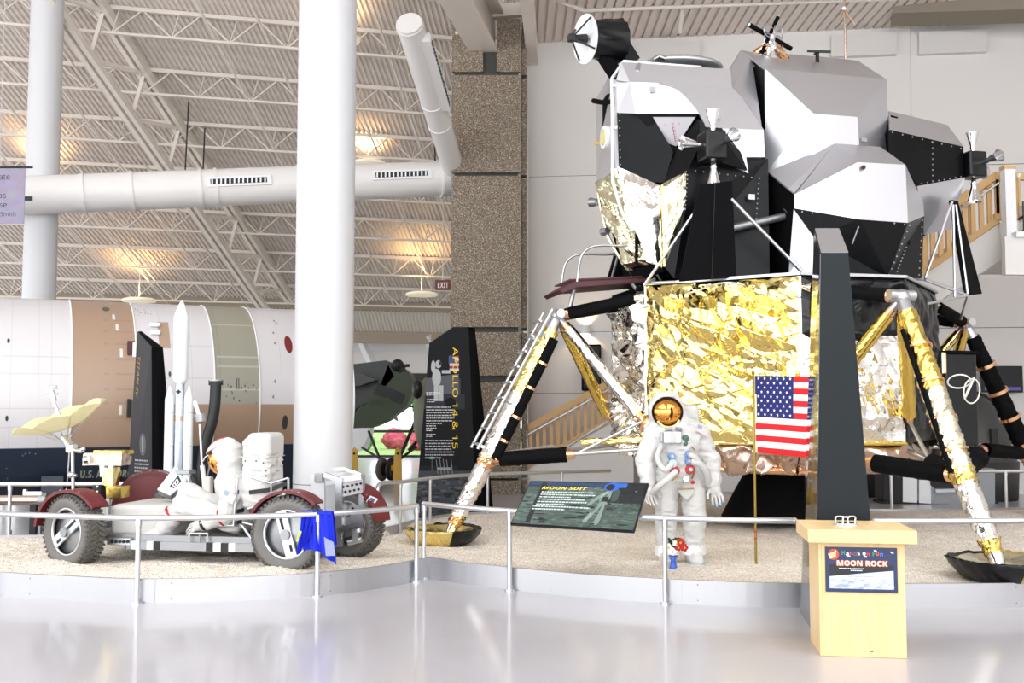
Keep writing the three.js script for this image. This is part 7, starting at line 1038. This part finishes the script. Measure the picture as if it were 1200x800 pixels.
// ================================================================ aircraft and floor stands far behind
{
  const d = 26, A = (px, py, dd = d) => at(px, py, dd), o = thing('green_aircraft', 'dark green military aircraft tail marked 13602 behind the white column', 'aircraft', [0, 0, 0]);
  const prism = (pts, dep, m, name, dd = d) => mesh(name, pylonFromOutline(o, pts.map(p => A(p[0], p[1], dd)), V(0, 0, -dep), m), m, o);
  prism([[372, 430], [410, 427], [452, 422], [462, 440], [440, 466], [418, 478], [404, 503], [372, 507]], 1.6, M.greenGrey, 'fuselage'); prism([[456, 424], [470, 430], [480, 438], [487, 452], [476, 476], [462, 486], [452, 494], [436, 501], [404, 502], [420, 478], [440, 466]], 1.2, M.green, 'fuselage');
  prism([[443, 449], [475, 462], [470, 474], [437, 461]], 0.02, M.black, 'dark_band', d - 0.02); prism([[408, 437], [425, 438], [441, 445], [420, 452], [408, 453]], 0.5, S(0x4a4a49, 0.5), 'cowling', d - 0.3); prism([[395, 503], [433, 500], [430, 515], [424, 528], [404, 533], [395, 530]], 1.0, M.silverWhite, 'belly_fairing');
  prism([[455, 484], [463, 480], [466, 494], [460, 490]], 0.2, M.greyMetal, 'fin_tab', d + 0.3);
  const t = canvasTex(256, 64, (g, W, H) => { g.clearRect(0, 0, W, H); g.fillStyle = '#39422f'; g.fillRect(0, 0, W, H); g.fillStyle = '#14170f'; g.font = '54px sans-serif'; g.fillText('13602', 40, 50); }); const c = [A(430, 475, d - 0.03), A(456, 474, d - 0.03), A(456, 466, d - 0.03), A(430, 467, d - 0.03)]; mesh('serial_number', facePanel(c), S(0xffffff, 0.6, 0, { map: t }), o);
  mesh('rotor_hub', join(cyl(A(463, 424), A(472, 434), 0.12, 0.1), sph(0.16, ...A(466, 428).toArray()), cyl(A(458, 430), A(480, 428), 0.04)), M.dark, o);
  for (const [p, q, r] of [[[424, 524], [446, 538], 0.03], [[432, 505], [446, 540], 0.035], [[486, 495], [470, 532], 0.045], [[488, 523], [466, 540], 0.035]]) mesh('gear_strut', cyl(A(...p), A(...q, 25.6), r, r, 10), M.black, o);
  for (const [px, py, m] of [[448, 538, M.rubberDark], [459, 534, M.black]]) { const p = A(px, py, 25.6).setY(0.29), g = part('gear_wheel', o); mesh('wheel_tyre', new THREE.TorusGeometry(0.19, 0.075, 12, 28).scale(0.9, 1.1, 0.9).rotateY(1.05).translate(p.x, p.y, p.z), m, g); mesh('wheel_hub', new THREE.CylinderGeometry(0.14, 0.14, 0.09, 20).rotateX(Math.PI / 2).rotateY(1.05).translate(p.x, p.y, p.z), M.dark, g); }
  const yb = A(458, 547, 25.6); mesh('chock', rbox(0.26, 0.14, 0.2, 0.02, yb.x, yb.y - 0.02, yb.z), M.yellow, o);
}
{ const d = 21, A = (px, py) => at(px, py, d), o = thing('olive_aircraft', 'olive brown aircraft nose peeking out beside the black Apollo pylon', 'aircraft', [0, 0, 0]); mesh('nose', sph(1, 0, 0, 0, 0.42, 0.92, 1.2, 32).translate(...A(507, 488).add(V(-0.08, 0, -1.2)).toArray()), M.olive, o); mesh('instrument_pod', sph(0.14, ...A(489, 456).toArray(), 0.8, 1.4, 1, 14), M.black, o); mesh('strut', cyl(A(503, 530), V(A(503, 560).x, 0.02, -22), 0.08, 0.08), M.black, o); mesh('skid', cyl(V(A(495, 560).x, 0.04, -22), V(A(520, 560).x, 0.04, -22), 0.05, 0.05), M.black, o); mesh('strut', cyl(A(500, 500).add(V(0, 0, -1)), A(473, 530).add(V(0, 0, -1)), 0.035, 0.035), M.black, o); }
for (const [px, l] of [[415, 'yellow wooden floor post beside the thick white column'], [466, 'yellow wooden floor post near the aircraft wheels']]) { const p = onGround(px, 565), o = thing('floor_post', l, 'post', [p.x, 0, p.z], 0, 'yellow floor posts by the aircraft'); mesh('post_board', extrude([[-0.11, 0], [0.11, 0], [0.09, 0.6], [0.06, 0.8], [0, 0.86], [-0.06, 0.8], [-0.09, 0.6]], 0.07, -0.035, 0.006), M.standYellow, o); mesh('post_hole', new THREE.CylinderGeometry(0.03, 0.03, 0.012, 16).rotateX(Math.PI / 2).translate(0, 0.7, 0.036), M.black, o); mesh('post_foot', box(0.26, 0.03, 0.3, 0, 0.015, 0), M.standYellow, o); }
{ const p = onGround(443, 553), o = thing('floor_marker', 'small dark red disc lying on the floor by the yellow post', 'disc', [p.x, 0, p.z]); mesh('disc', lathe([[0, 0], [0.12, 0], [0.12, 0.01], [0.05, 0.02], [0, 0.02]], 24), M.maroon, o); }
// ---- outside: lawn, flowering shrubs, trees
struct('ground_outside', box(120, 0.2, 48, -20, -0.12, -61.4), M.grass);
for (let k = 0; k < 12; k++) { const x = -16 + k * 1.35, z = -44 - (k % 3) * 0.8, red = k % 3 !== 1, s = single('flowering_shrub', (() => { const g = new THREE.IcosahedronGeometry(0.55, 4), Q = g.attributes.position; for (let i = 0; i < Q.count; i++) { const a = V(Q.getX(i), Q.getY(i), Q.getZ(i)), f = 1 + 0.35 * fbm(a.x * 4 + k, a.y * 4, a.z * 4, 3); Q.setXYZ(i, a.x * f, a.y * f * 0.9, a.z * f); } g.computeVertexNormals(); return g.translate(x, 0.38, z); })(), red ? M.flower : M.leaf, red ? 'round shrub covered in red blossom outside the far window' : 'round green shrub outside the far window', 'shrub', red ? 'red flowering shrubs outside the window' : 'green shrubs outside the window'); }
for (let k = 0; k < 5; k++) { const x = -20 + k * 5.4, z = -54 - (k % 2) * 2, o = thing('garden_tree', 'leafy green tree standing on the lawn outside the far window', 'tree', [x, 0, z], k, 'trees on the lawn outside'); mesh('trunk', cyl(V(0, 0, 0), V(0.1, 2, 0), 0.16, 0.1, 10), M.brownBeam, o); const g = new THREE.IcosahedronGeometry(1.7, 5), Q = g.attributes.position; for (let i = 0; i < Q.count; i++) { const a = V(Q.getX(i), Q.getY(i), Q.getZ(i)), f = 1 + 0.45 * fbm(a.x * 2 + k * 3, a.y * 2, a.z * 2, 4); Q.setXYZ(i, a.x * f, a.y * f + 2.6, a.z * f); } g.computeVertexNormals(); mesh('crown', g, M.leaf, o); }
// ---- dim area behind the right leg: machine, cabinet, screen, dark dome
{
  const d = 19.6, A = (px, py, dd = d) => at(px, py, dd), o = thing('white_cabinet', 'white appliance with rounded dark opening under the stairs behind the leg', 'cabinet', [0, 0, 0]), q = (pts, dep, m, n, dd = d) => mesh(n, pylonFromOutline(o, pts.map(p => A(p[0], p[1], dd)), V(0, 0, -dep), m), m, o);
  q([[1058, 549], [1075, 549], [1075, 589], [1058, 588]], 0.5, M.silverWhite, 'door_panel'); q([[1077, 549], [1091, 549], [1091, 590], [1077, 589]], 0.5, M.silverWhite, 'door_panel'); q([[1091, 549], [1166, 549], [1166, 592], [1091, 590]], 0.5, S(0x9a9ea2, 0.4, 0.3), 'body_panel'); q([[1091, 545], [1132, 545], [1132, 569], [1128, 572], [1096, 572], [1091, 568]], 0.05, M.dark, 'opening', d - 0.03); mesh('handle', bar(A(1096, 575, d - 0.05), A(1132, 574, d - 0.05), 0.06), M.aluBright, o); q([[1036, 549], [1058, 549], [1058, 588], [1036, 586]], 0.5, M.dark, 'side_cabinet');
  const base = A(1100, 592).y; mesh('plinth', box(2.2, Math.max(0.05, base), 0.5, A(1102, 590).x, Math.max(0.05, base) / 2, -d - 0.27), M.dark, o);
}
{ const p = at(1141, 540, 20.84), o = thing('dark_dome', 'large dark grey domed capsule shell behind the gold lander leg', 'capsule', [p.x, 0, p.z]); const r = at(1140, 462, 20.84).y; mesh('dome_shell', new THREE.SphereGeometry(0.82, 40, 20, 0, Math.PI * 2, 0, Math.PI / 2).scale(1, (r - 0.75) / 0.82, 0.8).translate(0, 0.75, 0), S(0x4b4a49, 0.5, 0.2), o); mesh('dome_base', lathe([[0, 0], [0.8, 0], [0.84, 0.75], [0, 0.75]], 40), S(0x3a3938, 0.6), o); mesh('dome_rim', new THREE.TorusGeometry(0.83, 0.03, 8, 60, Math.PI).scale(1, (r - 0.75) / 0.82, 1).translate(0, 0.75, 0.05), M.black, o); mesh('dome_port', rbox(0.14, 0.34, 0.06, 0.02, 0.12, 1.25, 0.66), M.black, o); }
{ const p = at(1196, 443, 20.8), o = thing('wall_screen', 'black flat screen with purple glow on the wall behind the leg', 'screen', [p.x, p.y, -wallD(p.x) + 0.2]); mesh('screen_body', rbox(0.86, 0.56, 0.1, 0.015), M.black, o); mesh('screen_strip', box(0.76, 0.07, 0.01, 0, -0.2, 0.052), new THREE.MeshStandardMaterial({ color: 0x111122, emissive: new THREE.Color().setRGB(0.25, 0.18, 0.6), emissiveIntensity: 1 }), o); mesh('screen_mount', box(0.2, 0.2, 0.2, 0, 0, -0.12), M.dark, o); }
{ const o = thing('dark_counter', 'dark counter under the stairs behind the black pylon', 'counter', [0, 0, 0]); const a = at(1015, 560, 20.4), b = at(1060, 560, 20.4); mesh('counter_body', box(b.x - a.x, 0.95, 0.6, (a.x + b.x) / 2, 0.475, -21.3), M.dark, o); mesh('counter_post', box(0.16, 1.1, 0.16, at(1032, 560, 20).x - 0.1, 0.55, -20.9), M.brownBeam, o); }
scene.traverse(o => { if (o.isSpotLight || o.isPointLight) o.castShadow = true; });
renderer.render(scene, camera);
